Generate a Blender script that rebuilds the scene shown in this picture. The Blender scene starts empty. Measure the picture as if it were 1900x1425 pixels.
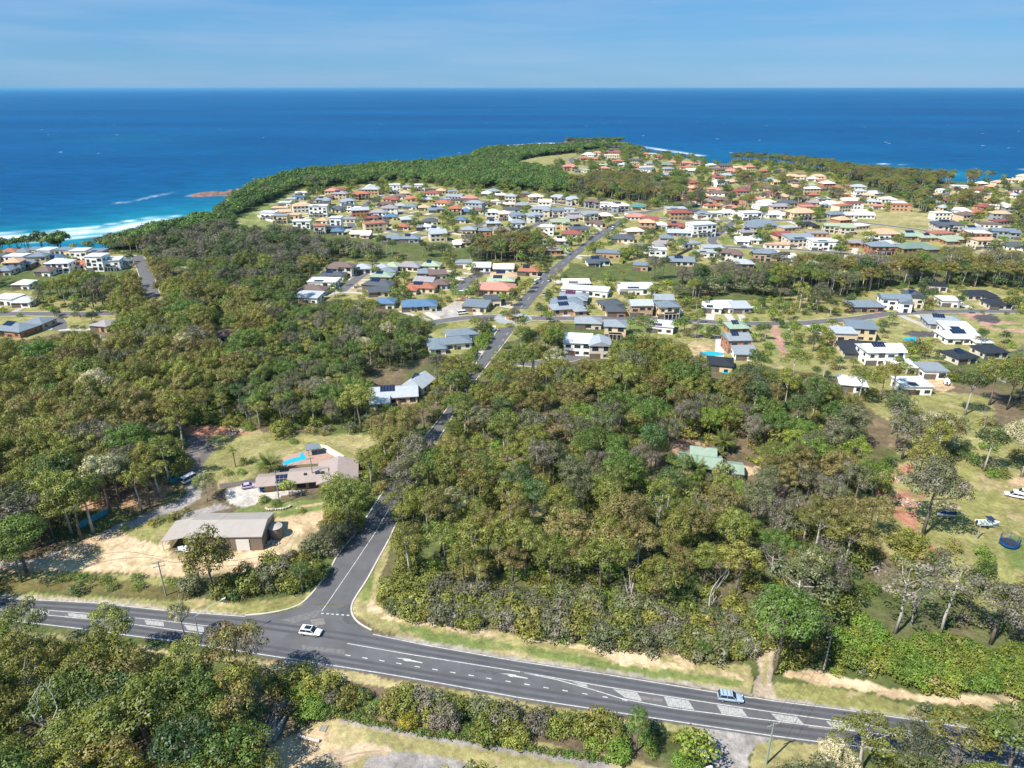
import bpy, math, random
import numpy as np
from math import radians as R

# ============================================================ camera, sky, sun, exposure
S = bpy.context.scene
H_CAM, F_PX, PITCH = 106.0, 1300.0, R(22.9)
cd = bpy.data.cameras.new('camera'); cam = bpy.data.objects.new('camera', cd)
S.collection.objects.link(cam); S.camera = cam
cam.location = (0, 0, H_CAM); cam.rotation_euler = (R(90) - PITCH, 0, 0)
cd.sensor_width = 36; cd.lens = 36 * F_PX / 1900; cd.clip_start = 1; cd.clip_end = 400000
SUN_EL, SUN_AZ = 52, 232         # sun elevation; direction the light comes from, degrees clockwise from +Y
W = bpy.data.worlds.new('World'); S.world = W; W.use_nodes = True
wn = W.node_tree.nodes; wl = W.node_tree.links; wn.clear()
sky = wn.new('ShaderNodeTexSky'); sky.sky_type = 'NISHITA'; sky.sun_disc = False
sky.sun_elevation = R(SUN_EL); sky.sun_rotation = R(SUN_AZ); sky.air_density = 1.0; sky.dust_density = 0.15; sky.ozone_density = 1.5; sky.altitude = 100
tint = wn.new('ShaderNodeMix'); tint.data_type = 'RGBA'; tint.blend_type = 'MULTIPLY'; tint.inputs[0].default_value = 1
tint.inputs[7].default_value = (0.55, 0.74, 1.0, 1)
wl.new(sky.outputs[0], tint.inputs[6])
tc = wn.new('ShaderNodeTexCoord'); mp = wn.new('ShaderNodeMapping'); mp.inputs['Scale'].default_value = (1.3, 1.3, 16)
nz = wn.new('ShaderNodeTexNoise'); nz.inputs['Scale'].default_value = 2.6; nz.inputs['Detail'].default_value = 7; nz.inputs['Roughness'].default_value = 0.55
rp = wn.new('ShaderNodeMapRange'); rp.inputs[1].default_value = 0.42; rp.inputs[2].default_value = 0.72; rp.inputs[3].default_value = 0; rp.inputs[4].default_value = 0.5
hb = wn.new('ShaderNodeMix'); hb.data_type = 'RGBA'; hb.inputs[0].default_value = 0.72; hb.inputs[7].default_value = (.62, 2.25, 4.4, 1)
cm = wn.new('ShaderNodeMix'); cm.data_type = 'RGBA'; cm.inputs[7].default_value = (2.5, 3.6, 5.2, 1)
wl.new(tc.outputs['Generated'], mp.inputs[0]); wl.new(mp.outputs[0], nz.inputs['Vector']); wl.new(nz.outputs[0], rp.inputs[0])
wl.new(rp.outputs[0], cm.inputs[0]); wl.new(tint.outputs[2], hb.inputs[6]); wl.new(hb.outputs[2], cm.inputs[6])
bg = wn.new('ShaderNodeBackground'); bg.inputs[1].default_value = 0.092
wo = wn.new('ShaderNodeOutputWorld'); wl.new(cm.outputs[2], bg.inputs[0]); wl.new(bg.outputs[0], wo.inputs[0])
sd = bpy.data.lights.new('sun', 'SUN'); sd.energy = 4.6; sd.angle = R(0.5); sd.color = (1, 0.95, 0.87)
sun = bpy.data.objects.new('sun', sd); S.collection.objects.link(sun)
sun.rotation_euler = (R(90 - SUN_EL), 0, R(180 - SUN_AZ) )
sun.location = (0, 0, 300)
S.view_settings.view_transform = 'Standard'; S.view_settings.look = 'None'
S.view_settings.exposure = 0.74; S.view_settings.gamma = 1; S.view_settings.use_curve_mapping = False
S.render.engine = 'CYCLES'; S.cycles.max_bounces = 6; S.cycles.diffuse_bounces = 2; S.cycles.glossy_bounces = 2
S.cycles.transmission_bounces = 3; S.cycles.transparent_max_bounces = 6; S.cycles.volume_bounces = 0; S.cycles.use_denoising = True

rng = random.Random(11); nr = np.random.default_rng(5)
SP, CP = math.sin(PITCH), math.cos(PITCH)
SEA = -20.0

def G(px, py, z=0.0):
    """survey helper: the ground point at height z seen along the line of sight (px,py)"""
    u = (px - 950) / F_PX; v = (py - 712.5) / F_PX
    t = (H_CAM - z) / (SP + v * CP)
    return (t * u, t * (CP - v * SP))
def GZ(px, py, z=0.0):
    x, y = G(px, py, z); return (x, y, z)
def P(x, y, z=0.0):
    """inverse of G"""
    dy, dz = y, z - H_CAM
    t = dy * CP - dz * SP
    return (950 + F_PX * x / t, 712.5 + F_PX * (-(dy * SP + dz * CP)) / t)
def depth(x, y, z=0.0): return y * CP - (z - H_CAM) * SP

# ============================================================ helpers
C = S.collection
def srgb(c):
    if isinstance(c, str):
        c = [int(c[i:i + 2], 16) / 255 for i in (0, 2, 4)]
        c = [(x / 12.92 if x <= .04045 else ((x + .055) / 1.055) ** 2.4) for x in c]
    return tuple(c[:3]) + (1,)
MATS = {}
def mat(name, col, rough=.8, spec=.3, metal=0, nscale=0, nvar=.15, bump=0, bscale=5, rnd=0, coord='Object', emit=None, rib=0, ribbump=.4, alpha=None):
    if name in MATS: return MATS[name]
    m = bpy.data.materials.new(name); m.use_nodes = True; nt = m.node_tree; n = nt.nodes; l = nt.links
    b = n['Principled BSDF']; b.inputs['Roughness'].default_value = rough; b.inputs['Specular IOR Level'].default_value = spec
    b.inputs['Metallic'].default_value = metal
    c = srgb(col); b.inputs['Base Color'].default_value = c
    t = n.new('ShaderNodeTexCoord')
    last = None
    if nscale:
        z = n.new('ShaderNodeTexNoise'); z.inputs['Scale'].default_value = nscale; z.inputs['Detail'].default_value = 6; z.inputs['Roughness'].default_value = .65
        l.new(t.outputs[coord], z.inputs['Vector'])
        mr = n.new('ShaderNodeMapRange'); mr.inputs[1].default_value = .3; mr.inputs[2].default_value = .7
        mr.inputs[3].default_value = 1 - nvar; mr.inputs[4].default_value = 1 + nvar
        l.new(z.outputs[0], mr.inputs[0]); last = mr.outputs[0]
    if rnd:
        oi = n.new('ShaderNodeObjectInfo'); mr2 = n.new('ShaderNodeMapRange'); mr2.inputs[3].default_value = 1 - rnd; mr2.inputs[4].default_value = 1 + rnd
        l.new(oi.outputs['Random'], mr2.inputs[0])
        if last:
            mm = n.new('ShaderNodeMath'); mm.operation = 'MULTIPLY'; l.new(last, mm.inputs[0]); l.new(mr2.outputs[0], mm.inputs[1]); last = mm.outputs[0]
        else: last = mr2.outputs[0]
    if last:
        vm = n.new('ShaderNodeVectorMath'); vm.operation = 'SCALE'; vm.inputs[0].default_value = c[:3]; l.new(last, vm.inputs['Scale'])
        l.new(vm.outputs[0], b.inputs['Base Color'])
    if rib:
        wv = n.new('ShaderNodeTexWave'); wv.wave_type = 'BANDS'; wv.bands_direction = 'X'; wv.inputs['Scale'].default_value = rib
        l.new(t.outputs['Object'], wv.inputs['Vector'])
        bp = n.new('ShaderNodeBump'); bp.inputs['Strength'].default_value = ribbump; bp.inputs['Distance'].default_value = .06
        l.new(wv.outputs[0], bp.inputs['Height']); l.new(bp.outputs[0], b.inputs['Normal'])
    elif bump:
        z2 = n.new('ShaderNodeTexNoise'); z2.inputs['Scale'].default_value = bscale; z2.inputs['Detail'].default_value = 5
        l.new(t.outputs[coord], z2.inputs['Vector'])
        bp = n.new('ShaderNodeBump'); bp.inputs['Strength'].default_value = 1; bp.inputs['Distance'].default_value = bump
        l.new(z2.outputs[0], bp.inputs['Height']); l.new(bp.outputs[0], b.inputs['Normal'])
    MATS[name] = m; return m

class MB:
    def __init__(s): s.v = []; s.f = []; s.m = []; s.mats = []
    def mi(s, m):
        if m is None: return 0
        if m not in s.mats: s.mats.append(m)
        return s.mats.index(m)
    def poly(s, pts, m=None):
        o = len(s.v); s.v += [tuple(p) for p in pts]; s.f.append(tuple(range(o, o + len(pts)))); s.m.append(s.mi(m))
    def box(s, cx, cy, z0, w, d, h, m=None, rz=0, taper=1.0):
        o = len(s.v); c, sn = math.cos(rz), math.sin(rz)
        for k, z in ((1, z0), (taper, z0 + h)):
            for a, b in ((-1, -1), (1, -1), (1, 1), (-1, 1)):
                x, y = a * w / 2 * k, b * d / 2 * k
                s.v.append((cx + x * c - y * sn, cy + x * sn + y * c, z))
        for f in ((0, 3, 2, 1), (4, 5, 6, 7), (0, 1, 5, 4), (1, 2, 6, 5), (2, 3, 7, 6), (3, 0, 4, 7)):
            s.f.append(tuple(o + i for i in f)); s.m.append(s.mi(m))
    def tube(s, pts, rad, n=6, m=None, cap=True):
        o = len(s.v); k = len(pts); pts = [np.array(p, float) for p in pts]
        if not hasattr(rad, '__len__'): rad = [rad] * k
        for i, p in enumerate(pts):
            d = pts[min(i + 1, k - 1)] - pts[max(i - 1, 0)]; d /= (np.linalg.norm(d) + 1e-9)
            a = np.cross(d, (0, 0, 1.0)) if abs(d[2]) < .9 else np.cross(d, (1.0, 0, 0)); a /= np.linalg.norm(a); b = np.cross(d, a)
            for j in range(n):
                t = 2 * math.pi * j / n; s.v.append(tuple(p + rad[i] * (math.cos(t) * a + math.sin(t) * b)))
        for i in range(k - 1):
            for j in range(n):
                s.f.append((o + i * n + j, o + i * n + (j + 1) % n, o + (i + 1) * n + (j + 1) % n, o + (i + 1) * n + j)); s.m.append(s.mi(m))
        if cap:
            s.f.append(tuple(o + j for j in range(n))[::-1]); s.m.append(s.mi(m))
            s.f.append(tuple(o + (k - 1) * n + j for j in range(n))); s.m.append(s.mi(m))
    def cyl(s, cx, cy, z0, z1, r0, r1=None, n=16, m=None):
        s.tube([(cx, cy, z0), (cx, cy, z1)], [r0, r0 if r1 is None else r1], n, m)
    def mesh(s, name, m=None, smooth=False):
        me = bpy.data.meshes.new(name); me.from_pydata(s.v, [], s.f)
        if s.mats:
            for x in s.mats: me.materials.append(x)
            me.polygons.foreach_set('material_index', s.m)
        elif m: me.materials.append(m)
        if smooth: me.polygons.foreach_set('use_smooth', [True] * len(s.f))
        me.update(); return me
    def build(s, name, m=None, parent=None, smooth=False):
        return link(name, s.mesh(name, m, smooth), parent)
def link(name, data, parent=None, loc=None):
    o = bpy.data.objects.new(name, data); C.objects.link(o)
    if parent: o.parent = parent
    if loc: o.location = loc
    return o
def tag(o, label=None, cat=None, group=None, kind=None):
    if label: o['label'] = label
    if cat: o['category'] = cat
    if group: o['group'] = group
    if kind: o['kind'] = kind
    return o
def empty(name, loc=(0, 0, 0), rz=0, label=None, cat=None, group=None):
    o = bpy.data.objects.new(name, None); C.objects.link(o); o.location = loc; o.rotation_euler = (0, 0, rz)
    o.empty_display_size = .5
    return tag(o, label, cat, group)

def inpoly(px, py, poly):
    px = np.asarray(px, float); py = np.asarray(py, float); r = np.zeros(px.shape, bool); n = len(poly)
    xs = [p[0] for p in poly]; ys = [p[1] for p in poly]
    bb = (px >= min(xs)) & (px <= max(xs)) & (py >= min(ys)) & (py <= max(ys))
    if not bb.any(): return r
    qx, qy = px[bb], py[bb]; q = np.zeros(qx.shape, bool)
    for i in range(n):
        x0, y0 = poly[i - 1]; x1, y1 = poly[i]
        if y0 == y1: continue
        q ^= ((y0 > qy) != (y1 > qy)) & (qx < (x1 - x0) * (qy - y0) / (y1 - y0) + x0)
    r[bb] = q; return r
def hashn(ix, iy, seed):
    h = (ix.astype(np.int64) * 374761393 + iy.astype(np.int64) * 668265263 + seed * 982451653) & 0x7fffffff
    h = ((h ^ (h >> 13)) * 1274126177) & 0x7fffffff
    return ((h ^ (h >> 16)) & 0xffff) / 65535.0
def vnoise(x, y, sc, seed=0):
    x = x / sc; y = y / sc; ix = np.floor(x); iy = np.floor(y); fx = x - ix; fy = y - iy
    fx = fx * fx * (3 - 2 * fx); fy = fy * fy * (3 - 2 * fy)
    a = hashn(ix, iy, seed); b = hashn(ix + 1, iy, seed); c = hashn(ix, iy + 1, seed); d = hashn(ix + 1, iy + 1, seed)
    return (a * (1 - fx) + b * fx) * (1 - fy) + (c * (1 - fx) + d * fx) * fy
def fbm(x, y, sc, seed=0):
    return .5 * vnoise(x, y, sc, seed) + .3 * vnoise(x, y, sc / 2.3, seed + 1) + .2 * vnoise(x, y, sc / 5.1, seed + 2)

# ============================================================ the survey: what lies where
COAST_L = [(-700, 458), (-300, 450), (0, 443), (60, 438), (100, 439), (150, 446), (175, 446), (200, 436), (240, 427), (300, 416), (345, 405), (385, 396), (400, 388),
           (425, 374), (432, 362), (455, 350), (480, 336), (520, 322), (560, 316), (620, 311), (700, 304), (790, 300), (865, 291), (880, 279), (920, 273),
           (1000, 270), (1060, 268), (1110, 264), (1160, 267), (1185, 272), (1250, 281), (1310, 290), (1345, 300), (1365, 287), (1420, 290), (1500, 296),
           (1560, 308), (1620, 316), (1700, 322), (1780, 326), (1900, 322), (2300, 318), (2900, 316)]
coast = [G(x, y, 6) for x, y in COAST_L]
land = coast + [(4200, 700), (4200, -2500), (-4200, -2500), (-4200, 480)]
BASE_LAND = [(coast[0][0], coast[0][1])]
land_arr = np.array(land)
def seg_dist(x, y, pts, closed=False):
    d = np.full(np.shape(x), 1e9)
    for i in range(len(pts) - (0 if closed else 1)):
        ax, ay = pts[i]; bx, by = pts[(i + 1) % len(pts)]
        dx, dy = bx - ax, by - ay; L = dx * dx + dy * dy + 1e-9
        t = np.clip(((x - ax) * dx + (y - ay) * dy) / L, 0, 1)
        d = np.minimum(d, np.hypot(x - ax - t * dx, y - ay - t * dy))
    return d
def ZP(ox, oy, pts, sc=3.958): return [(ox + a / sc, oy + b / sc) for a, b in pts]

# colours of the ground (linear albedo)
LAWN = (.165, .20, .062); DRY = (.31, .275, .12); GRASS = (.245, .235, .085); DIRT = (.50, .36, .22); SAND = (.62, .47, .30); LITTER = (.15, .115, .07)
RED = (.42, .20, .13); GRAVEL = (.40, .36, .32); CONC = (.50, .45, .40); PINK = (.42, .24, .19); UNDER = (.10, .12, .04); GREYBED = (.32, .29, .27)
VILLAGE = [
    [(440, 425), (432, 408), (480, 385), (545, 352), (640, 345), (720, 338), (800, 340), (900, 350), (1000, 356), (1085, 362), (1200, 377), (1290, 388), (1330, 352), (1240, 345), (1215, 320), (1120, 318), (1070, 330),
     (1040, 312), (960, 302), (1070, 283), (1170, 280), (1250, 285), (1330, 302), (1420, 303), (1480, 312), (1560, 332), (1600, 352), (1690, 372), (1720, 400), (1760, 356), (1900, 325), (2100, 325),
     (2100, 475), (1850, 472), (1790, 458), (1700, 465), (1640, 478), (1580, 474), (1480, 474), (1450, 470), (1390, 492), (1330, 494), (1250, 484), (1180, 488), (1100, 492), (1060, 484),
     (1000, 545), (980, 580), (960, 585), (940, 580), (990, 520), (1030, 480), (1024, 460), (1000, 440), (900, 437), (840, 452), (760, 445), (700, 445), (640, 425), (560, 418), (500, 420)],
    [(548, 545), (570, 522), (600, 497), (640, 484), (860, 486), (1000, 487), (1022, 505), (1032, 520), (1240, 522), (1265, 545), (1275, 565), (1290, 575), (1340, 560), (1420, 556), (1500, 548), (1560, 556), (1620, 538),
     (1740, 532), (1800, 528), (1900, 540), (2100, 545), (2100, 665), (1880, 645), (1830, 655), (1760, 660), (1740, 705), (1680, 720), (1540, 700), (1500, 690), (1420, 680), (1330, 680), (1300, 640), (1180, 620), (1060, 600), (1000, 600),
     (960, 625), (880, 650), (840, 660), (800, 650), (800, 615), (840, 600), (780, 585), (740, 575), (690, 555), (620, 555), (600, 560)],
    [(-100, 476), (60, 462), (235, 466), (262, 478), (300, 560), (275, 562), (250, 500), (210, 492), (130, 500), (60, 494), (-100, 500)],
    [(-100, 540), (60, 540), (65, 560), (215, 575), (218, 610), (120, 616), (60, 628), (-100, 640)],
]
# (colour, roughness of edge in metres, polygon in survey coordinates); later ones lie over earlier ones.  CLEAR: no trees in front of it
COVER = []
CLEAR = []
def cover(col, pts, clear=True, edge=1.2, mix=1.0): 
    COVER.append((col, edge, [G(*p) for p in pts], mix))
    if clear: CLEAR.append(pts)
for v in VILLAGE: cover(GRASS, v, False, 4)
cover(LAWN, [(436, 420), (445, 400), (475, 384), (520, 366), (545, 358), (545, 366), (520, 380), (490, 395), (480, 405), (520, 417), (500, 424), (450, 424)], True, 2)
cover(GRASS, [(955, 300), (990, 292), (1060, 284), (1075, 286), (1050, 297), (1010, 302), (975, 304)], True, 2)
cover(DRY, [(1600, 402), (1660, 390), (1732, 396), (1730, 415), (1660, 420), (1610, 410)], True, 2)
cover(DRY, [(1555, 432), (1600, 415), (1650, 420), (1690, 430), (1660, 436), (1600, 432)], True, 2)
cover(LAWN, [(1330, 452), (1345, 438), (1400, 455), (1405, 460), (1345, 459)], True, 1)
cover(GRASS, [(1390, 562), (1460, 552), (1540, 560), (1560, 580), (1550, 592), (1450, 595), (1400, 585)], False, 2)
cover(DRY, [(930, 545), (985, 543), (1000, 520), (985, 560), (950, 575), (925, 565)], False, 2)
cover(DIRT, [(825, 575), (860, 545), (880, 550), (850, 585)], False, 2)
cover(GRAVEL, [(800, 585), (845, 560), (862, 562), (850, 590), (815, 590)], True, 2)
cover(DIRT, [(640, 545), (668, 522), (678, 522), (655, 545)], False, 1)
cover(DRY, [(545, 527), (560, 518), (580, 518), (570, 535)], False, 1)
cover(DIRT, [(1275, 640), (1290, 630), (1340, 640), (1360, 650), (1330, 660), (1285, 662)], True, 1)
cover(DRY, [(1285, 660), (1350, 662), (1380, 668), (1340, 680), (1290, 676)], False, 1)
cover(PINK, [(1424, 603), (1442, 603), (1450, 628), (1470, 660), (1452, 664), (1440, 640)], True, .3)
cover(LAWN, [(1424, 606), (1428, 606), (1438, 632), (1425, 632)], False, .3); cover(LAWN, [(1446, 608), (1470, 612), (1462, 626), (1452, 625)], False, .3)
cover(LAWN, [(1424, 645), (1440, 645), (1452, 660), (1424, 658)], False, .3); cover(LAWN, [(1452, 640), (1480, 644), (1476, 655), (1464, 656)], False, .3)
cover(PINK, [(1780, 582), (1830, 582), (1900, 604), (1900, 618), (1840, 612), (1820, 600)], True, .3)
cover((.09, .085, .085), [(1805, 585), (1840, 583), (1862, 592), (1855, 600), (1815, 597)], True, .3)
cover(LAWN, [(1838, 605), (1860, 600), (1900, 603), (1900, 610), (1850, 611)], True, .5); cover(LAWN, [(1850, 592), (1880, 585), (1900, 590), (1870, 597)], True, .5)
cover((.09, .085, .085), [(1675, 620), (1690, 613), (1735, 615), (1740, 624), (1700, 626)], True, .3)
cover(LAWN, [(1645, 635), (1665, 632), (1678, 652), (1660, 655)], True, .5)
cover(LAWN, [(1285, 600), (1335, 602), (1340, 625), (1320, 627), (1288, 618)], False, 1)
cover(LAWN, [(1145, 610), (1190, 600), (1230, 620), (1180, 626)], False, 1)
cover(DIRT, [(1715, 690), (1740, 690), (1775, 720), (1745, 728), (1715, 712)], True, 1)
# coastal hinterland
cover((.30, .2, .12), [(305, 418), (345, 405), (352, 412), (310, 426)], False, 3); cover(LAWN, [(240, 436), (300, 420), (300, 424), (258, 438)], False, 2)
# left village verge
cover(GRASS, [(262, 480), (270, 480), (302, 554), (290, 556)], False, 1)
cover(GRASS, [(90, 560), (210, 545), (262, 540), (275, 552), (215, 566), (110, 572)], False, 2)
# house and sheds left of the side road
cover(GRASS, [(345, 806), (385, 792), (450, 797), (520, 806), (600, 808), (700, 806), (706, 820), (660, 845), (665, 860), (560, 845), (490, 865), (480, 885), (412, 905), (392, 885), (360, 870), (380, 840)], True, 1.5)
cover(RED, [(338, 792), (390, 790), (450, 798), (465, 802), (430, 808), (400, 806), (385, 815), (350, 812)], True, 1)
cover((.16, .14, .13), [(338, 806), (385, 812), (400, 830), (385, 860), (372, 895), (345, 900), (350, 860)], True, 1.5)
cover(DRY, [(560, 812), (620, 810), (700, 808), (705, 820), (665, 845), (640, 838), (600, 830)], True, 3)
cover(DRY, [(500, 840), (560, 826), (570, 832), (510, 848)], False, 1)
cover(CONC, [(415, 908), (470, 898), (500, 900), (560, 900), (570, 908), (500, 928), (450, 942), (425, 935)], True, .3)
cover(LAWN, [(440, 945), (500, 930), (560, 928), (605, 926), (602, 945), (560, 958), (510, 960), (430, 952)], True, 1)
cover((.19, .14, .11), [(555, 898), (605, 890), (608, 908), (570, 914)], True, .4)
cover(DIRT, [(545, 940), (600, 932), (600, 935), (548, 943)], False, .4)
cover(DIRT, [(0, 1045), (110, 1020), (200, 985), (240, 975), (300, 975), (320, 990), (300, 1020), (350, 1030), (500, 1020), (510, 960), (560, 955), (600, 948), (604, 965), (578, 1000), (545, 1035), (505, 1060), (430, 1062), (300, 1068), (100, 1060), (0, 1062), (-80, 1062), (-80, 1050)], True, 1.2)
cover(SAND, [(30, 1055), (120, 1030), (210, 1000), (290, 1010), (330, 1040), (420, 1040), (510, 1010), (535, 975), (555, 985), (520, 1040), (440, 1056), (300, 1062), (100, 1058)], True, 3, .8)
cover(GRASS, [(235, 985), (260, 972), (320, 955), (330, 965), (300, 1010), (262, 1005)], True, 2)
cover(GREYBED, [(300, 942), (340, 925), (350, 900), (375, 900), (372, 925), (335, 945), (250, 975), (205, 992), (180, 1002), (210, 975)], True, .8)
cover(GREYBED, [(330, 955), (400, 936), (425, 938), (428, 944), (340, 964)], True, .5)
cover(CONC, [(-80, 1046), (0, 1043), (60, 1038), (110, 1024), (118, 1028), (66, 1048), (0, 1054), (-80, 1058)], True, .2)
cover(LITTER, [(-80, 1000), (40, 990), (130, 1000), (110, 1020), (60, 1036), (-80, 1042)], False, 2); cover((.36, .22, .13), [(120, 900), (260, 890), (330, 905), (280, 935), (200, 945), (140, 950)], False, 3)
cover(GRASS, [(-80, 1062), (100, 1063), (300, 1070), (352, 1072), (352, 1092), (300, 1085), (150, 1078), (-80, 1075)], True, 1)
cover((.15, .13, .05), [(-80, 1075), (300, 1085), (360, 1092), (355, 1112), (200, 1105), (-80, 1096)], False, 1.5)
# highway verges
cover(GRASS, [(-80, 1094), (0, 1098), (200, 1108), (300, 1118), (360, 1112), (440, 1118), (555, 1104), (582, 1097), (585, 1106), (560, 1126), (500, 1138), (460, 1141), (300, 1132), (100, 1113), (0, 1107), (-80, 1103)], True, 1)
cover((.42, .36, .27), [(-80, 1099), (0, 1103), (200, 1113), (330, 1128), (455, 1138), (460, 1143), (320, 1135), (170, 1119), (-80, 1105)], True, .5)
cover(DRY, [(700, 1040), (722, 1000), (728, 1010), (712, 1060), (700, 1120), (720, 1142), (800, 1152), (960, 1176), (1200, 1210), (1390, 1235), (1400, 1262), (1396, 1285), (1300, 1274), (1120, 1245), (960, 1222), (780, 1192), (690, 1165), (655, 1140), (650, 1110), (680, 1070)], True, 1)
cover(LAWN, [(690, 1040), (700, 1045), (692, 1090), (690, 1110), (670, 1120), (656, 1110), (680, 1070)], True, .8)
cover(SAND, [(672, 1122), (692, 1118), (720, 1145), (800, 1156), (960, 1182), (1080, 1198), (1080, 1204), (940, 1188), (800, 1164), (730, 1156), (690, 1150)], True, 2, .75)
cover(LAWN, [(735, 1155), (800, 1165), (960, 1196), (1120, 1222), (1260, 1247), (1380, 1264), (1380, 1276), (1260, 1262), (1100, 1236), (960, 1212), (800, 1188), (750, 1172)], True, 1.5)
cover(SAND, [(1075, 1192), (1180, 1208), (1290, 1222), (1290, 1245), (1220, 1246), (1140, 1228), (1090, 1215)], True, 3, .8)
cover(SAND, [(1300, 1240), (1370, 1248), (1376, 1256), (1320, 1254)], True, 2, .8)
cover((.33, .29, .24), [(700, 1176), (800, 1190), (960, 1219), (1130, 1244), (1300, 1270), (1395, 1284), (1395, 1292), (1300, 1278), (1130, 1251), (950, 1226), (780, 1197), (690, 1178)], True, .4)
cover(GRASS, [(1440, 1262), (1500, 1270), (1640, 1294), (1700, 1312), (1720, 1330), (1700, 1336), (1560, 1314), (1440, 1296), (1428, 1284)], True, 1)
cover(DIRT, [(1455, 1245), (1520, 1245), (1600, 1264), (1700, 1284), (1900, 1300), (2000, 1305), (2000, 1330), (1860, 1318), (1740, 1302), (1640, 1286), (1520, 1272), (1460, 1258)], True, 1.5)
cover(SAND, [(1530, 1248), (1640, 1272), (1760, 1290), (1900, 1302), (1900, 1312), (1740, 1298), (1620, 1280), (1540, 1264)], True, 1.5, .8)
cover((.33, .29, .24), [(1425, 1290), (1560, 1312), (1700, 1333), (1900, 1360), (1900, 1366), (1700, 1339), (1560, 1318), (1425, 1299)], True, .4)
cover((.40, .32, .24), [(1398, 1292), (1405, 1250), (1410, 1200), (1425, 1170), (1440, 1140), (1450, 1142), (1438, 1180), (1432, 1250), (1438, 1290), (1450, 1302)], True, .5)
cover(DRY, [(1414, 1270), (1417, 1210), (1430, 1172), (1434, 1174), (1424, 1215), (1423, 1275)], True, .4)
cover(DRY, [(-80, 1158), (540, 1232), (700, 1256), (820, 1274), (960, 1300), (1203, 1337), (1300, 1348), (1320, 1368), (1200, 1352), (1000, 1322), (850, 1296), (700, 1272), (540, 1245), (240, 1205), (-80, 1165)], True, .8)
cover(GREYBED, [(1292, 1346), (1340, 1352), (1430, 1366), (1432, 1372), (1400, 1380), (1384, 1430), (1325, 1440), (1322, 1400), (1318, 1370)], True, .4)
cover(DRY, [(1400, 1378), (1440, 1370), (1540, 1384), (1560, 1400), (1500, 1420), (1420, 1440), (1385, 1440)], True, 1)
cover(DRY, [(560, 1345), (610, 1332), (640, 1330), (800, 1355), (1000, 1385), (1160, 1405), (1300, 1440), (530, 1450), (530, 1390)], True, 1)
cover(DIRT, [(500, 1370), (600, 1350), (620, 1370), (640, 1400), (600, 1440), (520, 1450), (490, 1420)], True, 1.2, .8)
cover(GREYBED, [(628, 1332), (700, 1344), (800, 1364), (900, 1380), (1020, 1398), (1120, 1414), (1180, 1430), (1160, 1436), (1000, 1406), (880, 1388), (760, 1366), (630, 1340)], True, .2)
cover(GREYBED, [(700, 1394), (760, 1396), (840, 1406), (900, 1425), (900, 1450), (660, 1450), (680, 1410)], True, .4)
cover((.44, .34, .23), [(590, 1402), (650, 1384), (720, 1382), (730, 1394), (680, 1405), (640, 1425), (600, 1445), (570, 1445)], True, .6)
# paddock on the right, clearings in the lot
cover(GRASS, [(1560, 716), (1590, 708), (1700, 722), (1800, 730), (1840, 742), (1850, 800), (1900, 830), (2100, 850), (2100, 1170), (1900, 1170), (1840, 1150), (1790, 1100), (1720, 1060), (1640, 1020), (1600, 960), (1600, 880), (1680, 850), (1680, 800), (1650, 780), (1590, 740)], False, 2)
cover(DRY, [(1680, 800), (1840, 800), (1900, 840), (2100, 850), (2100, 980), (1900, 975), (1700, 1000), (1660, 900)], False, 6, .6)
CLEAR.append([(1690, 725), (1770, 728), (1830, 745), (1820, 800), (1800, 800), (1800, 770), (1720, 760)])
CLEAR.append([(1800, 860), (1845, 900), (1900, 890), (1900, 1020), (1810, 1010), (1740, 985), (1740, 900)])
CLEAR.append([(1655, 860), (1690, 855), (1690, 1000), (1668, 990)])
cover(RED, [(1640, 880), (1700, 860), (1710, 900), (1700, 960), (1720, 1010), (1760, 1020), (1740, 1040), (1690, 1020), (1640, 960), (1610, 900)], False, 3, .6)
cover(DIRT, [(1770, 900), (1840, 890), (1900, 880), (2000, 880), (2000, 892), (1900, 900), (1850, 905), (1790, 925)], True, 2, .6)
cover(DIRT, [(1750, 945), (1800, 935), (1820, 955), (1790, 975), (1760, 970)], True, 2, .5)
cover(LAWN, [(1860, 1000), (1900, 990), (2000, 990), (2000, 1080), (1880, 1060)], True, 2)
cover((.36, .24, .16), [(1240, 822), (1262, 812), (1300, 820), (1300, 830), (1262, 842), (1250, 840)], True, .8)
cover(DIRT, [(1372, 866), (1410, 864), (1415, 870), (1400, 880), (1378, 884)], True, .8)
cover((.36, .24, .16), [(1430, 898), (1460, 900), (1462, 915), (1440, 918)], True, .8)
cover(DRY, [(980, 945), (1005, 935), (1018, 945), (1005, 956), (985, 958)], True, .8)
cover(GRASS, [(955, 850), (975, 855), (970, 895), (960, 880)], False, .8)
cover(LAWN, [(950, 670), (990, 665), (1060, 680), (1110, 690), (1110, 730), (960, 722)], False, 2)
cover(LAWN, [(1000, 605), (1030, 605), (1030, 650), (1000, 660)], False, 2)
cover(LAWN, [(585, 715), (620, 710), (620, 720), (590, 728)], False, 1)

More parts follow.
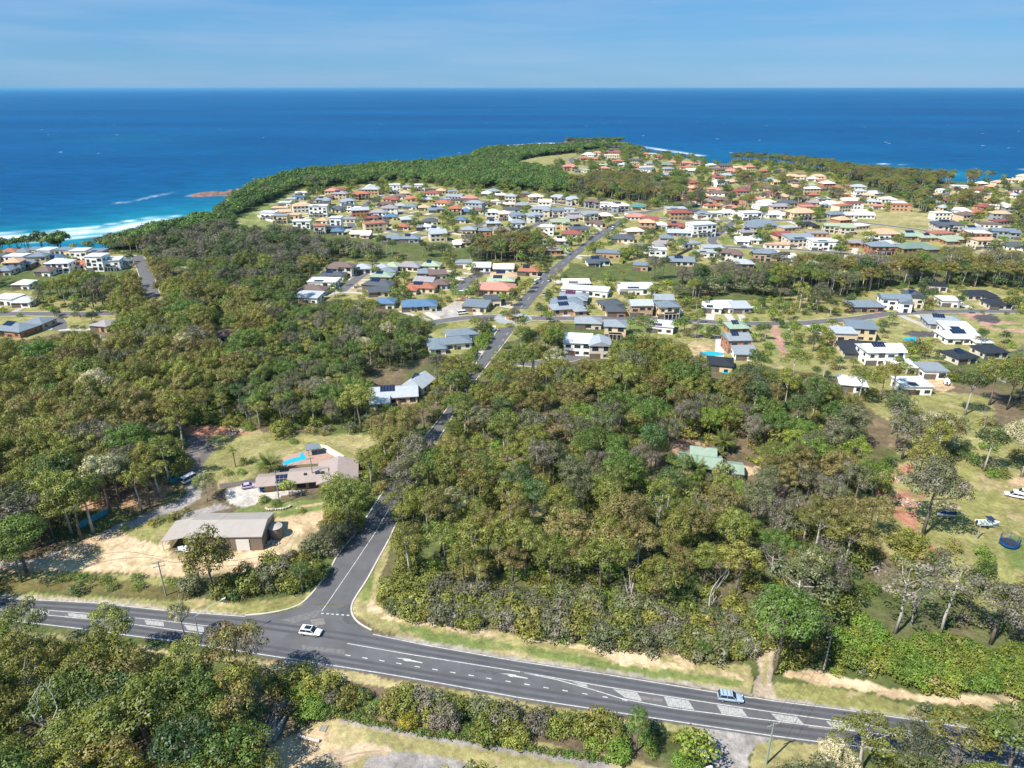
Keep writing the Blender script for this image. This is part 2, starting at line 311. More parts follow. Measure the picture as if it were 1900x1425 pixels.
# roads: centre line in survey coordinates, width in metres
ROADS = [
    ('side_road_far', [(950, 572), (1008, 509), (1056, 471), (1112, 430), (1160, 402)], [(978, 574), (1023, 519), (1069, 476), (1127, 433), (1177, 402)]),
    ('side_road', [(562, 1121), (575, 1108), (610, 1063), (627, 1028), (665, 985), (698, 932), (745, 865), (789, 811), (814, 783), (834, 754), (859, 716), (884, 675), (926, 608)],
     [(655, 1121), (660, 1105), (680, 1078), (700, 1040), (720, 1003), (744, 950), (778, 880), (812, 815), (835, 780), (856, 739), (880, 710), (907, 673), (957, 606)]),
]
STREETS = [
    ([(958, 589), (1000, 591), (1060, 591), (1100, 590), (1180, 591), (1253, 593), (1354, 600), (1430, 601), (1490, 600), (1521, 597), (1597, 591), (1640, 583), (1700, 580), (1758, 577), (1900, 578), (2100, 578)], 6.5),
    ([(940, 588), (905, 588), (860, 590), (810, 597), (800, 600)], 6.5),
    ([(632, 541), (657, 521), (680, 505), (686, 503)], 6.5),
    ([(856, 535), (874, 516), (886, 509), (905, 507), (960, 508), (1008, 511)], 7),
    ([(655, 424), (650, 414), (651, 405), (665, 392), (686, 374), (700, 366), (715, 363), (735, 364)], 7),
    ([(552, 390), (572, 377), (592, 364)], 6), ([(555, 390), (590, 398), (640, 402)], 5.5),
    ([(726, 392), (759, 397), (790, 400), (817, 402)], 6),
    ([(950, 439), (974, 425), (1001, 415), (1037, 400), (1060, 393), (1077, 388)], 6.5),
    ([(1020, 379), (1040, 381), (1077, 387), (1110, 391), (1150, 396), (1176, 400)], 7),
    ([(1190, 401), (1239, 407), (1300, 409), (1340, 410), (1362, 410), (1450, 409), (1530, 409), (1590, 412), (1640, 418), (1695, 425), (1730, 430)], 7),
    ([(1363, 411), (1340, 428), (1320, 444), (1322, 452), (1341, 458), (1400, 461), (1458, 462), (1530, 467), (1584, 472)], 7),
    ([(1185, 398), (1221, 389), (1274, 379), (1300, 377)], 7),
    ([(1066, 306), (1058, 299), (1060, 293), (1075, 290)], 7),
    ([(253, 474), (262, 488), (268, 501), (277, 528), (284, 552)], 7.5),
    ([(-60, 583), (0, 583), (50, 582), (109, 583), (202, 582), (215, 582)], 7),
    ([(100, 590), (112, 600), (110, 612)], 6),
    ([(1740, 366), (1770, 356), (1800, 352)], 7),
    ([(945, 670), (990, 676), (1050, 668), (1075, 660)], 6.5),
    ([(715, 425), (735, 432), (800, 438)], 5), ([(830, 432), (870, 425), (905, 412), (925, 405)], 5.5),
    ([(1268, 620), (1330, 626), (1380, 628)], 4),
    ([(1165, 455), (1220, 452), (1262, 445), (1300, 438)], 3.5),
    ([(1060, 296), (1040, 292)], 3),
]
for a in STREETS:
    pts = a[0]; up = [(x, y - 2) for x, y in pts]; dn = [(x, y + 2) for x, y in pts]
    CLEAR.append(up + dn[::-1])
CLEAR.append([(244, 472), (264, 472), (304, 558), (276, 558)])
NOBASE = [l_ + r_[::-1] for n, l_, r_ in ROADS]        # nothing grows on the carriageway; crowns may overhang its leafy stretch
CLEAR.append(ROADS[0][1] + ROADS[0][2][::-1])
CLEAR.append([(562, 1121), (610, 1063), (627, 1028), (665, 985), (690, 945), (725, 945), (722, 1003), (680, 1078), (655, 1121)])
CLEAR.append([(884, 675), (926, 608), (957, 606), (912, 665), (900, 690)]); CLEAR.append([(785, 826), (800, 800), (832, 760), (848, 762), (832, 792), (806, 832)]); CLEAR.append([(850, 735), (870, 700), (888, 700), (865, 735)])
HW_TOP = [(-300, 1085), (-80, 1103), (0, 1109), (177, 1118), (316, 1133), (455, 1143), (562, 1121), (655, 1121), (692, 1175), (783, 1195), (960, 1225), (1127, 1250), (1304, 1279), (1430, 1298), (1572, 1316), (1711, 1336), (1900, 1364), (2300, 1424)]
HW_BOT = [(-300, 1118), (-80, 1142), (0, 1151), (101, 1163), (169, 1171), (253, 1183), (313, 1190), (541, 1227), (707, 1253), (818, 1272), (960, 1298), (1203, 1335), (1430, 1369), (1531, 1383), (1700, 1404), (1824, 1421), (1900, 1432), (2300, 1490)]
CLEAR.append(HW_TOP + HW_BOT[::-1])

# ============================================================ ground sheet
def land_height(x, y):
    ins = inpoly(x, y, land); d = seg_dist(x, y, coast)
    d = d + (fbm(x, y, 60, 3) - .5) * 14
    out = np.where(ins, np.clip(d / 14, 0, 1), 0)
    h = np.where(ins, -3 * (1 - np.clip(d / 14, 0, 1)) ** 2, -3 - np.clip(d / 34, 0, 1) * 22)
    near_beach = np.clip(1 - np.hypot(x + 420, y - 520) / 330, 0, 1)
    h = np.where(ins, h, h + near_beach * 5 * np.clip(d / 30, 0, 1) * 0)
    return h, ins, d
def polar(nr_in, r_list, a_list):
    r = np.array(r_list); a = np.array(a_list)
    A, Rr = np.meshgrid(a, r); x = Rr * np.sin(A); y = Rr * np.cos(A)
    na, nrr = len(a), len(r)
    i = np.arange((nrr - 1) * na).reshape(nrr - 1, na); 
    a0 = i[:, :]; a1 = np.roll(i, -1, axis=1); b0 = a0 + na; b1 = a1 + na
    f = np.stack([a0, b0, b1, a1], -1).reshape(-1, 4)
    return x.ravel(), y.ravel(), f
def np_mesh(name, v, f, m, smooth=False):
    me = bpy.data.meshes.new(name); nv, nf, k = len(v), len(f), f.shape[1]
    me.vertices.add(nv); me.vertices.foreach_set('co', np.asarray(v, np.float32).ravel())
    me.loops.add(nf * k); me.loops.foreach_set('vertex_index', f.astype(np.int32).ravel())
    me.polygons.add(nf); me.polygons.foreach_set('loop_start', np.arange(0, nf * k, k, dtype=np.int32))
    me.update(calc_edges=True); me.validate()
    if smooth: me.polygons.foreach_set('use_smooth', [True] * nf)
    if m: me.materials.append(m)
    return me
fine = np.linspace(R(-42), R(42), 520)
angs = list(fine) + list(np.linspace(R(44), R(316), 60))
rads = list(np.linspace(2, 70, 12)) + list(np.geomspace(74, 2000, 560)) + list(np.linspace(2060, 3400, 20))
gx, gy, gf = polar(0, rads, angs)
gh, gin, gd = land_height(gx, gy)
far_out = np.hypot(gx, gy) > 2600
gh = np.where(~gin, np.minimum(gh, -3 - np.clip(gd / 34, 0, 1) * 22), gh)
col = np.zeros((len(gx), 3)); n1 = fbm(gx, gy, 9, 1); n2 = fbm(gx, gy, 40, 2); n3 = fbm(gx, gy, 3, 7)
base = np.array(LITTER)[None] * (.7 + .7 * n1[:, None]); und = np.array(UNDER)[None] * (.7 + .6 * n3[:, None])
k = np.clip((n2 - .42) * 6 + np.clip((gy - 250) / 120, 0, 1.2) * 1.0, 0, 1)[:, None]; col = base * (1 - k) + und * k
nearm = (np.hypot(gx, gy) < 2100)
for c_, e_, pl, mx in COVER:
    wx = gx + (fbm(gx, gy, 6 * max(e_, .3), 21) - .5) * 2.4 * e_; wy = gy + (fbm(gx, gy, 6 * max(e_, .3), 31) - .5) * 2.4 * e_
    q = inpoly(wx, wy, pl) & nearm
    if not q.any(): continue
    c0 = np.array(c_)[None]
    v = (.8 + .4 * n1[q][:, None]) * (.88 + .24 * n3[q][:, None])
    cc = c0 * v
    if c_ in (GRASS, LAWN, DRY):            # dry and bare patches in the grass
        t = np.clip((fbm(gx[q], gy[q], 14, 41) - .5) * 5, 0, 1)[:, None] * .75
        alt = np.array(DRY if c_ != DRY else (.40, .32, .17))[None] * v
        cc = cc * (1 - t) + alt * t
        t = np.clip((fbm(gx[q], gy[q], 5, 51) - .66) * 9, 0, 1)[:, None] * .6
        cc = cc * (1 - t) + np.array((.44, .33, .2))[None] * v * t
    if c_ in (DIRT, SAND):
        t = np.clip((fbm(gx[q], gy[q], 8, 61) - .55) * 7, 0, 1)[:, None] * .6
        cc = cc * (1 - t) + np.array((.27, .24, .11))[None] * v * t
    if mx < 1:
        t = np.clip((fbm(gx[q], gy[q], 5, 71) - (1 - mx) * .9 - .12) * 8, 0, 1)[:, None]
        cc = col[q] * (1 - t) + cc * t
    col[q] = cc
beachy = (~gin) & (gh < -4)
rockcol = np.array((.30, .17, .13)); sandcol = np.array((.66, .50, .34))
lb = np.clip(1 - np.hypot(gx + 400, gy - 560) / 300, 0, 1)[:, None] > .1
col = np.where(beachy[:, None], np.where(lb, sandcol[None], rockcol[None] * (.6 + .8 * n3[:, None])), col)
gm = bpy.data.materials.new('ground_cover'); gm.use_nodes = True; nt = gm.node_tree; n = nt.nodes; l = nt.links; b = n['Principled BSDF']
b.inputs['Roughness'].default_value = .95; b.inputs['Specular IOR Level'].default_value = .1
at = n.new('ShaderNodeAttribute'); at.attribute_name = 'cover'; geo = n.new('ShaderNodeNewGeometry')
z1 = n.new('ShaderNodeTexNoise'); z1.inputs['Scale'].default_value = .9; z1.inputs['Detail'].default_value = 8; z1.inputs['Roughness'].default_value = .7
l.new(geo.outputs['Position'], z1.inputs['Vector'])
mr = n.new('ShaderNodeMapRange'); mr.inputs[1].default_value = .3; mr.inputs[2].default_value = .7; mr.inputs[3].default_value = .68; mr.inputs[4].default_value = 1.3
l.new(z1.outputs[0], mr.inputs[0]); z3 = n.new('ShaderNodeTexNoise'); z3.inputs['Scale'].default_value = .22; z3.inputs['Detail'].default_value = 9; z3.inputs['Roughness'].default_value = .75; z3.inputs['Distortion'].default_value = .6
l.new(geo.outputs['Position'], z3.inputs['Vector']); mr3 = n.new('ShaderNodeMapRange'); mr3.inputs[1].default_value = .36; mr3.inputs[2].default_value = .64; mr3.inputs[3].default_value = .7; mr3.inputs[4].default_value = 1.25; l.new(z3.outputs[0], mr3.inputs[0])
mm3 = n.new('ShaderNodeMath'); mm3.operation = 'MULTIPLY'; l.new(mr.outputs[0], mm3.inputs[0]); l.new(mr3.outputs[0], mm3.inputs[1])
vm = n.new('ShaderNodeVectorMath'); vm.operation = 'SCALE'; l.new(at.outputs['Color'], vm.inputs[0]); l.new(mm3.outputs[0], vm.inputs['Scale'])
l.new(vm.outputs[0], b.inputs['Base Color'])
bp = n.new('ShaderNodeBump'); bp.inputs['Distance'].default_value = .35; bp.inputs['Strength'].default_value = .9; l.new(z1.outputs[0], bp.inputs['Height']); l.new(bp.outputs[0], b.inputs['Normal'])
me = np_mesh('ground', np.stack([gx, gy, gh], 1), gf, gm, True)
ca = me.color_attributes.new('cover', 'FLOAT_COLOR', 'POINT'); ca.data.foreach_set('color', np.concatenate([col, np.ones((len(col), 1))], 1).astype(np.float32).ravel())
tag(link('ground', me), 'coastal land of bush, lawns and bare dirt', kind='structure')

# ============================================================ sea
srad = list(np.geomspace(80, 2600, 260)) + list(np.geomspace(2700, 130000, 60))
sang = list(np.linspace(R(-45), R(45), 340)) + list(np.linspace(R(48), R(312), 40))
sx, sy, sf = polar(0, srad, sang)
sd_ = seg_dist(sx, sy, coast)
SURF = [G(x, y, SEA) for x, y in [(-400, 456), (-60, 446), (50, 439), (120, 434), (200, 427), (260, 416), (300, 409)]]
ds = seg_dist(sx, sy, SURF)
ROCKP = [G(x, y, SEA) for x, y in [(362, 362), (390, 358), (420, 360), (440, 362)]]; dr = seg_dist(sx, sy, ROCKP)
WAKE = [G(x, y, SEA) for x, y in [(195, 379), (240, 374), (290, 363), (320, 358), (350, 357)]]; dw = seg_dist(sx, sy, WAKE)
FAR = [G(x, y, SEA) for x, y in [(945, 271), (975, 269), (1000, 267), (1030, 266)]]; df = seg_dist(sx, sy, FAR)
FAR2 = [G(x, y, SEA) for x, y in [(1165, 269), (1215, 276), (1300, 289)]]; df2 = seg_dist(sx, sy, FAR2)
BR = [G(x, y, SEA) for x, y in [(1610, 312), (1640, 315), (1690, 320), (1740, 322)]]; db = seg_dist(sx, sy, BR)
BR2 = [G(x, y, SEA) for x, y in [(1640, 304), (1720, 308), (1850, 313), (1960, 316)]]; db2 = seg_dist(sx, sy, BR2)
sn_ = fbm(sx, sy, 18, 81); sn2 = fbm(sx, sy, 60, 91)
foam = np.clip(1.2 - ds / 17, 0, 1) * (.15 + 1.1 * sn_) + np.clip(1 - np.abs(ds - 27) / 5, 0, 1) * np.clip(sn2 * 3 - 1.2, 0, .9) + np.clip(1.1 - dr / 11, 0, 1) * (.3 + 1. * sn_) + np.clip(1 - dw / 6, 0, 1) * np.clip(sn_ * 1.5 - .55, 0, .6)
foam += np.clip(1.3 - df / 22, 0, 1) * (.4 + .8 * sn_) + np.clip(1.1 - df2 / 14, 0, 1) * np.clip(sn_ * 1.8 - .3, 0, 1) + np.clip(1.3 - db / 22, 0, 1) * (.3 + sn_) + np.clip(1 - db2 / 12, 0, 1) * np.clip(sn2 * 5 - 2.4, 0, 1)
shal = np.exp(-ds / 55) * .85 + .6 * np.exp(-db / 60) + .35 * np.exp(-sd_ / 110) + .25 * np.clip(fbm(sx, sy, 500, 95) - .5, 0, 1) * (sy < 2500)
sm = bpy.data.materials.new('sea_water'); sm.use_nodes = True; nt = sm.node_tree; n = nt.nodes; l = nt.links; b = n['Principled BSDF']
b.inputs['Roughness'].default_value = .45; b.inputs['Specular IOR Level'].default_value = .06
def N(t, **kw):
    x = n.new(t)
    for k_, v_ in kw.items(): x.inputs[k_].default_value = v_
    return x
geo = n.new('ShaderNodeNewGeometry'); aS = n.new('ShaderNodeAttribute'); aS.attribute_name = 'shallow'; aF = n.new('ShaderNodeAttribute'); aF.attribute_name = 'foam'
big = N('ShaderNodeTexNoise', Scale=.0016, Detail=4); mapb = n.new('ShaderNodeMapping'); mapb.inputs['Scale'].default_value = (.35, 1, 1); l.new(geo.outputs['Position'], mapb.inputs[0]); l.new(mapb.outputs[0], big.inputs['Vector'])
c1 = n.new('ShaderNodeMix'); c1.data_type = 'RGBA'; c1.inputs[6].default_value = (.0001, .047, .145, 1); c1.inputs[7].default_value = (.0001, .071, .195, 1)
mb_ = N('ShaderNodeMapRange'); mb_.inputs[1].default_value = .35; mb_.inputs[2].default_value = .65; l.new(big.outputs[0], mb_.inputs[0]); l.new(mb_.outputs[0], c1.inputs[0])
c2 = n.new('ShaderNodeMix'); c2.data_type = 'RGBA'; c2.inputs[7].default_value = (.01, .26, .31, 1); l.new(c1.outputs[2], c2.inputs[6]); l.new(aS.outputs['Fac'], c2.inputs[0])
rip = N('ShaderNodeTexNoise', Scale=.06, Detail=7, Roughness=.7); mapr = n.new('ShaderNodeMapping'); mapr.inputs['Scale'].default_value = (.4, 1, 1); l.new(geo.outputs['Position'], mapr.inputs[0]); l.new(mapr.outputs[0], rip.inputs['Vector'])
rm = N('ShaderNodeMapRange'); rm.inputs[1].default_value = .3; rm.inputs[2].default_value = .7; rm.inputs[3].default_value = .68; rm.inputs[4].default_value = 1.34; l.new(rip.outputs[0], rm.inputs[0])
vs = n.new('ShaderNodeVectorMath'); vs.operation = 'SCALE'; l.new(c2.outputs[2], vs.inputs[0]); l.new(rm.outputs[0], vs.inputs['Scale'])
vo = n.new('ShaderNodeTexVoronoi'); vo.inputs['Scale'].default_value = .021; mapv = n.new('ShaderNodeMapping'); mapv.inputs['Scale'].default_value = (.5, 1, 1)
l.new(geo.outputs['Position'], mapv.inputs[0]); l.new(mapv.outputs[0], vo.inputs['Vector'])
lt = n.new('ShaderNodeMath'); lt.operation = 'LESS_THAN'; lt.inputs[1].default_value = .052; l.new(vo.outputs['Distance'], lt.inputs[0])
sep = n.new('ShaderNodeSeparateColor'); l.new(vo.outputs['Color'], sep.inputs[0]); gt = n.new('ShaderNodeMath'); gt.operation = 'GREATER_THAN'; gt.inputs[1].default_value = .72; l.new(sep.outputs[0], gt.inputs[0])
wc = n.new('ShaderNodeMath'); wc.operation = 'MULTIPLY'; l.new(lt.outputs[0], wc.inputs[0]); l.new(gt.outputs[0], wc.inputs[1])
fm = n.new('ShaderNodeMath'); fm.operation = 'MAXIMUM'; l.new(wc.outputs[0], fm.inputs[0])
fn = N('ShaderNodeTexNoise', Scale=.12, Detail=5); l.new(mapr.outputs[0], fn.inputs['Vector'])
fa = n.new('ShaderNodeMath'); fa.operation = 'MULTIPLY_ADD'; fa.inputs[1].default_value = 1.6; fa.inputs[2].default_value = -.8; l.new(fn.outputs[0], fa.inputs[0])
fb = n.new('ShaderNodeMath'); fb.operation = 'MULTIPLY_ADD'; fb.use_clamp = True; l.new(fa.outputs[0], fb.inputs[0]); l.new(aF.outputs['Fac'], fb.inputs[1]); l.new(aF.outputs['Fac'], fb.inputs[2]); l.new(fb.outputs[0], fm.inputs[1])
c3 = n.new('ShaderNodeMix'); c3.data_type = 'RGBA'; c3.inputs[7].default_value = (.75, .82, .86, 1); l.new(vs.outputs[0], c3.inputs[6]); l.new(fm.outputs[0], c3.inputs[0]); l.new(c3.outputs[2], b.inputs['Base Color'])
bp = n.new('ShaderNodeBump'); bp.inputs['Distance'].default_value = 1.2; bp.inputs['Strength'].default_value = .5; l.new(rip.outputs[0], bp.inputs['Height']); l.new(bp.outputs[0], b.inputs['Normal'])
me = np_mesh('sea', np.stack([sx, sy, np.full(len(sx), SEA)], 1), sf, sm, True)
for nm_, ar in (('shallow', shal), ('foam', foam)):
    a_ = me.attributes.new(nm_, 'FLOAT', 'POINT'); a_.data.foreach_set('value', np.clip(ar, 0, 1).astype(np.float32))
tag(link('sea', me), 'deep blue ocean with whitecaps and turquoise shallows', kind='structure')

# haze: even pale air round everything
if True:
    hz = MB(); hz.box(0, 0, -27, 262000, 262000, 27 + H_CAM + 6)
    hm = bpy.data.materials.new('haze_air'); hm.use_nodes = True; nt = hm.node_tree; nt.nodes.clear()
    pv = nt.nodes.new('ShaderNodeVolumePrincipled'); pv.inputs['Color'].default_value = (.22, .62, 1, 1); pv.inputs['Density'].default_value = 0.000026; pv.inputs['Anisotropy'].default_value = .2
    oo = nt.nodes.new('ShaderNodeOutputMaterial'); nt.links.new(pv.outputs[0], oo.inputs['Volume'])
    tag(hz.build('haze', hm), 'thin blue sea haze over the whole coast', kind='stuff')

# ============================================================ roads and markings
asph = mat('asphalt', (.115, .113, .118), .85, .25, nscale=.16, nvar=.2, bump=.02, bscale=6)
asph_old = mat('asphalt_old', (.13, .125, .128), .9, .2, nscale=.3, nvar=.2)
paint = mat('road_paint', (.50, .49, .46), .7, .3, nscale=1.2, nvar=.35)
kerbm = mat('kerb_concrete', (.52, .47, .40), .85, .2, nscale=.5, nvar=.2)
def strip(name, L, Rr, z, m, parent=None, sub=3):
    b_ = MB(); k = len(L); 
    A = [G(*p) for p in L]; B = [G(*p) for p in Rr]
    o = 0
    for p, q in zip(A, B): b_.v += [(p[0], p[1], z), (q[0], q[1], z)]
    for i in range(k - 1): b_.f.append((2 * i, 2 * i + 1, 2 * i + 3, 2 * i + 2)); b_.m.append(0)
    return b_.build(name, m, parent)
def dense(pl, step=6.0):
    out = [pl[0]]
    for a, c in zip(pl, pl[1:]):
        n_ = max(1, int(math.hypot(c[0] - a[0], c[1] - a[1]) / step))
        out += [(a[0] + (c[0] - a[0]) * i / n_, a[1] + (c[1] - a[1]) * i / n_) for i in range(1, n_ + 1)]
    return out
def smooth(pl, it=2):
    for _ in range(it):
        o = [pl[0]]
        for a, c in zip(pl, pl[1:]): o += [(a[0] * .75 + c[0] * .25, a[1] * .75 + c[1] * .25), (a[0] * .25 + c[0] * .75, a[1] * .25 + c[1] * .75)]
        pl = o + [pl[-1]]
    return pl
def ribbon(name, pts, w, z, m, parent=None, off=0.0, build=True, mb=None, th=0):
    k = len(pts); b_ = mb or MB(); o = len(b_.v)
    for i, p in enumerate(pts):
        a = pts[max(i - 1, 0)]; c = pts[min(i + 1, k - 1)]; dx, dy = c[0] - a[0], c[1] - a[1]; L = math.hypot(dx, dy) + 1e-9
        nx, ny = -dy / L, dx / L
        b_.v += [(p[0] + nx * (off + w / 2), p[1] + ny * (off + w / 2), z), (p[0] + nx * (off - w / 2), p[1] + ny * (off - w / 2), z)]
        if th: b_.v += [(p[0] + nx * (off + w / 2), p[1] + ny * (off + w / 2), z - th), (p[0] + nx * (off - w / 2), p[1] + ny * (off - w / 2), z - th)]
    s = 4 if th else 2
    for i in range(k - 1):
        j = o + i * s
        b_.f.append((j, j + 1, j + s + 1, j + s)); b_.m.append(0)
        if th: b_.f += [(j + 2, j, j + s, j + s + 2), (j + 1, j + 3, j + s + 3, j + s + 1)]; b_.m += [0, 0]
    if build: return b_.build(name, m, parent)
# highway: split where the side road joins
hwL = [p for p in HW_TOP]; 
def resample(pl, xs):
    xa = [p[0] for p in pl]; ya = [p[1] for p in pl]; return [(x, float(np.interp(x, xa, ya))) for x in xs]
xs = [-300, -80] + list(range(0, 460, 40)) + [455, 480, 520, 562]
top2 = [p for p in HW_TOP if p[0] <= 455] + [(520, 1138), (545, 1131), (562, 1121), (608, 1123), (655, 1121), (650, 1128), (656, 1146), (672, 1162)] + [p for p in HW_TOP if p[0] >= 692]
hw = MB(); ring = [GZ(x, y, .03) for x, y in top2] + [GZ(x, y, .03) for x, y in HW_BOT[::-1]]
hw.v = ring; hw.f = [tuple(range(len(ring)))]; hw.m = [0]
highway = hw.build('highway', asph); tag(highway, 'grey two lane highway crossing the foreground', kind='structure')
side = None
for nm_, L_, R_ in ROADS:
    o_ = strip(nm_, L_, R_, .024, asph); tag(o_, 'side road running away towards the sea', kind='structure')
    if nm_ == 'side_road': side = o_; side.name = 'side_road'
    else: side2 = o_; o_.name = 'coast_road'; tag(o_, 'far half of the side road beyond the roundabout', kind='structure')
for i, (pts, w_) in enumerate(STREETS):
    g_ = smooth([G(*p) for p in pts]); o_ = ribbon('street', g_, w_, .02 + .0015 * (i % 3), asph_old); tag(o_, 'narrow suburban street', kind='structure')
    kb = MB()
    if w_ > 6.4:
        for s_ in (-1, 1): ribbon('', g_, .3, .13, None, off=s_ * (w_ / 2 + .16), build=False, mb=kb, th=.13)
        kb.build('kerb', kerbm, o_)
def line(px, wid, parent, z=.042, name='painted_line', kerb=False):
    g_ = [G(*p) for p in px]; return ribbon(name, g_, wid, z, paint, parent)
line([(-80, 1104), (0, 1110), (177, 1119), (316, 1134), (455, 1144)], .2, highway)
line([(692, 1177), (720, 1183), (783, 1196), (960, 1227), (1127, 1252), (1304, 1281), (1395, 1295)], .2, highway)
line([(1395, 1294), (1430, 1300), (1572, 1318), (1711, 1338), (1900, 1366)], .2, highway)
line([(-80, 1140), (0, 1149), (101, 1161), (169, 1169), (253, 1181), (313, 1188), (541, 1223), (707, 1249), (818, 1268), (960, 1294), (1203, 1331), (1430, 1365), (1531, 1378), (1700, 1398), (1824, 1414), (1950, 1432)], .2, highway)
line([(-80, 1119), (0, 1126), (160, 1138), (303, 1152), (379, 1161), (477, 1170), (488, 1171)], .16, highway)
line([(-80, 1125), (0, 1133), (189, 1151), (303, 1166), (414, 1181), (450, 1186)], .16, highway)
line([(644, 1194), (758, 1214), (960, 1246), (1127, 1275), (1289, 1300), (1430, 1321), (1713, 1360), (1900, 1388)], .18, highway)
line([(965, 1247), (1036, 1262), (1100, 1280), (1152, 1296), (1193, 1304), (1253, 1315), (1430, 1337), (1597, 1358), (1716, 1373), (1822, 1387), (1950, 1405)], .18, highway)
ds_ = ZP(480, 1065, [(655, 598), (780, 618), (905, 638), (1030, 658), (1165, 682), (1295, 703), (1425, 724), (1560, 746), (1690, 768), (1832, 790)]) + ZP(950, 1065, [(110, 812), (250, 836), (390, 858), (535, 881), (685, 905), (828, 927)])
for x, y in ds_: line([(x - 5, y - .9), (x + 5, y + .9)], .22, highway, name='lane_dash')
for x, y in ((758, 1224), (953, 1253)):
    b_ = MB(); q = [(-25, -3.5), (-10, -3), (-6, -2.4), (4, -1), (4, 0), (26, 5), (26, 6.6), (2, 2.8), (-4, 3), (-12, 0), (-6, -1), (-18, -2.2)]
    b_.poly([GZ(x + a, y + c, .043) for a, c in q]); b_.build('turn_arrow', paint, highway)
wtm = mat('tyre_polished_asphalt', (.082, .081, .088), .7, .3, nscale=.2, nvar=.2)
def along(pa, pb, t): 
    xs_ = np.linspace(max(pa[0][0], pb[0][0]), min(pa[-1][0], pb[-1][0]), 40); return [(x, np.interp(x, [p[0] for p in pa], [p[1] for p in pa]) * (1 - t) + np.interp(x, [p[0] for p in pb], [p[1] for p in pb]) * t) for x in xs_]
TOPL = [(-80, 1104), (0, 1110), (177, 1119), (316, 1134), (455, 1144), (600, 1163), (692, 1177), (783, 1196), (960, 1227), (1127, 1252), (1304, 1281), (1430, 1300), (1572, 1318), (1711, 1338), (1900, 1366)]
MIDL = [(-80, 1119), (0, 1126), (160, 1138), (303, 1152), (477, 1170), (644, 1194), (758, 1214), (960, 1246), (1127, 1275), (1289, 1300), (1430, 1321), (1713, 1360), (1900, 1388)]
MIDB = [(-80, 1125), (0, 1133), (189, 1151), (303, 1166), (414, 1181), (645, 1216), (780, 1240), (944, 1265), (1159, 1299), (1253, 1315), (1430, 1337), (1597, 1358), (1822, 1387), (1900, 1398)]
BOTL = [(-80, 1140), (0, 1149), (169, 1169), (313, 1188), (541, 1223), (707, 1249), (960, 1294), (1203, 1331), (1430, 1365), (1700, 1398), (1900, 1425)]
for pa, pb in ((TOPL, MIDL), (MIDB, BOTL)):
    for t_ in (.27, .73): ribbon('wheel_track', [G(*p) for p in along(pa, pb, t_)], .75, .034, wtm, highway)
chev = bpy.data.materials.new('worn_hatching'); chev.use_nodes = True; n_ = chev.node_tree.nodes; b0 = n_['Principled BSDF']; t_ = n_.new('ShaderNodeNewGeometry')
z_ = n_.new('ShaderNodeTexNoise'); z_.inputs['Scale'].default_value = 5; z_.inputs['Detail'].default_value = 6; r_ = n_.new('ShaderNodeValToRGB')
r_.color_ramp.elements[0].position = .36; r_.color_ramp.elements[0].color = (.15, .15, .15, 1); r_.color_ramp.elements[1].position = .5; r_.color_ramp.elements[1].color = (.40, .39, .37, 1)
chev.node_tree.links.new(t_.outputs['Position'], z_.inputs['Vector']); chev.node_tree.links.new(z_.outputs[0], r_.inputs[0]); chev.node_tree.links.new(r_.outputs[0], b0.inputs['Base Color']); b0.inputs['Roughness'].default_value = .8
for og, pl in [((950, 1065), [(440, 790), (545, 810), (562, 832), (505, 820)]), ((950, 1065), [(740, 845), (920, 870), (957, 935), (830, 908)]), ((950, 1065), [(1115, 900), (1295, 930), (1340, 998), (1145, 970)]),
               ((950, 1065), [(1503, 962), (1690, 990), (1730, 1047), (1540, 1025)]), ((1420, 1065), [(40, 1022), (235, 1050), (285, 1102), (90, 1075)]), ((1420, 1065), [(445, 1080), (620, 1102), (670, 1150), (490, 1130)]),
               ((1420, 1065), [(865, 1143), (1060, 1166), (1110, 1210), (925, 1188)]), ((0, 1065), [(-60, 246), (95, 254), (88, 268), (-60, 256)]), ((0, 1065), [(228, 262), (365, 270), (362, 294), (232, 284)]),
               ((0, 1065), [(500, 285), (640, 299), (640, 324), (505, 310)]), ((0, 1065), [(785, 312), (920, 325), (925, 352), (800, 338)]), ((0, 1065), [(1060, 338), (1200, 352), (1205, 385), (1075, 370)]), ((0, 1065), [(1350, 372), (1495, 388), (1500, 428), (1380, 412)]),
               ((0, 1065), [(1640, 402), (1740, 412), (1650, 440)])]:
    b_ = MB(); b_.poly([GZ(x, y, .038) for x, y in ZP(*og, pl)]); b_.build('painted_hatching', chev, highway)
for i, (pl, cc) in enumerate([([(520, 1150), (560, 1140), (600, 1128), (585, 1146), (545, 1156)], (.155, .15, .148)), ([(575, 1150), (600, 1146), (604, 1158), (580, 1162)], (.20, .175, .16)), ([(625, 1130), (650, 1120), (652, 1140), (672, 1164), (640, 1156)], (.095, .094, .1)),
                             ([(560, 1196), (640, 1206), (640, 1214), (560, 1204)], (.095, .094, .1)), ([(1500, 1345), (1560, 1352), (1562, 1358), (1500, 1351)], (.09, .09, .095)), ([(880, 1240), (930, 1248), (930, 1254), (880, 1246)], (.135, .133, .135)), ([(120, 1140), (180, 1146), (180, 1152), (120, 1146)], (.135, .133, .135)),
                             ([(1180, 1290), (1230, 1297), (1230, 1302), (1180, 1296)], (.09, .09, .095))]):
    b_ = MB(); b_.poly([GZ(x, y, .0322 + i * .0004) for x, y in pl]); b_.build('asphalt_patch', mat('asphalt_patch_%d' % (i % 3), cc, .9, .2, nscale=1.2, nvar=.3), highway)
line([(597, 1134), (607, 1120), (653, 1053), (697, 987), (724, 940)], .16, side, .036)
for x in (598, 608, 617, 626, 636, 646): line([(x - 2.4, 1138.2 + (x - 598) * .07), (x + 2.4, 1138.6 + (x - 598) * .07)], .3, highway, name='give_way_dash')
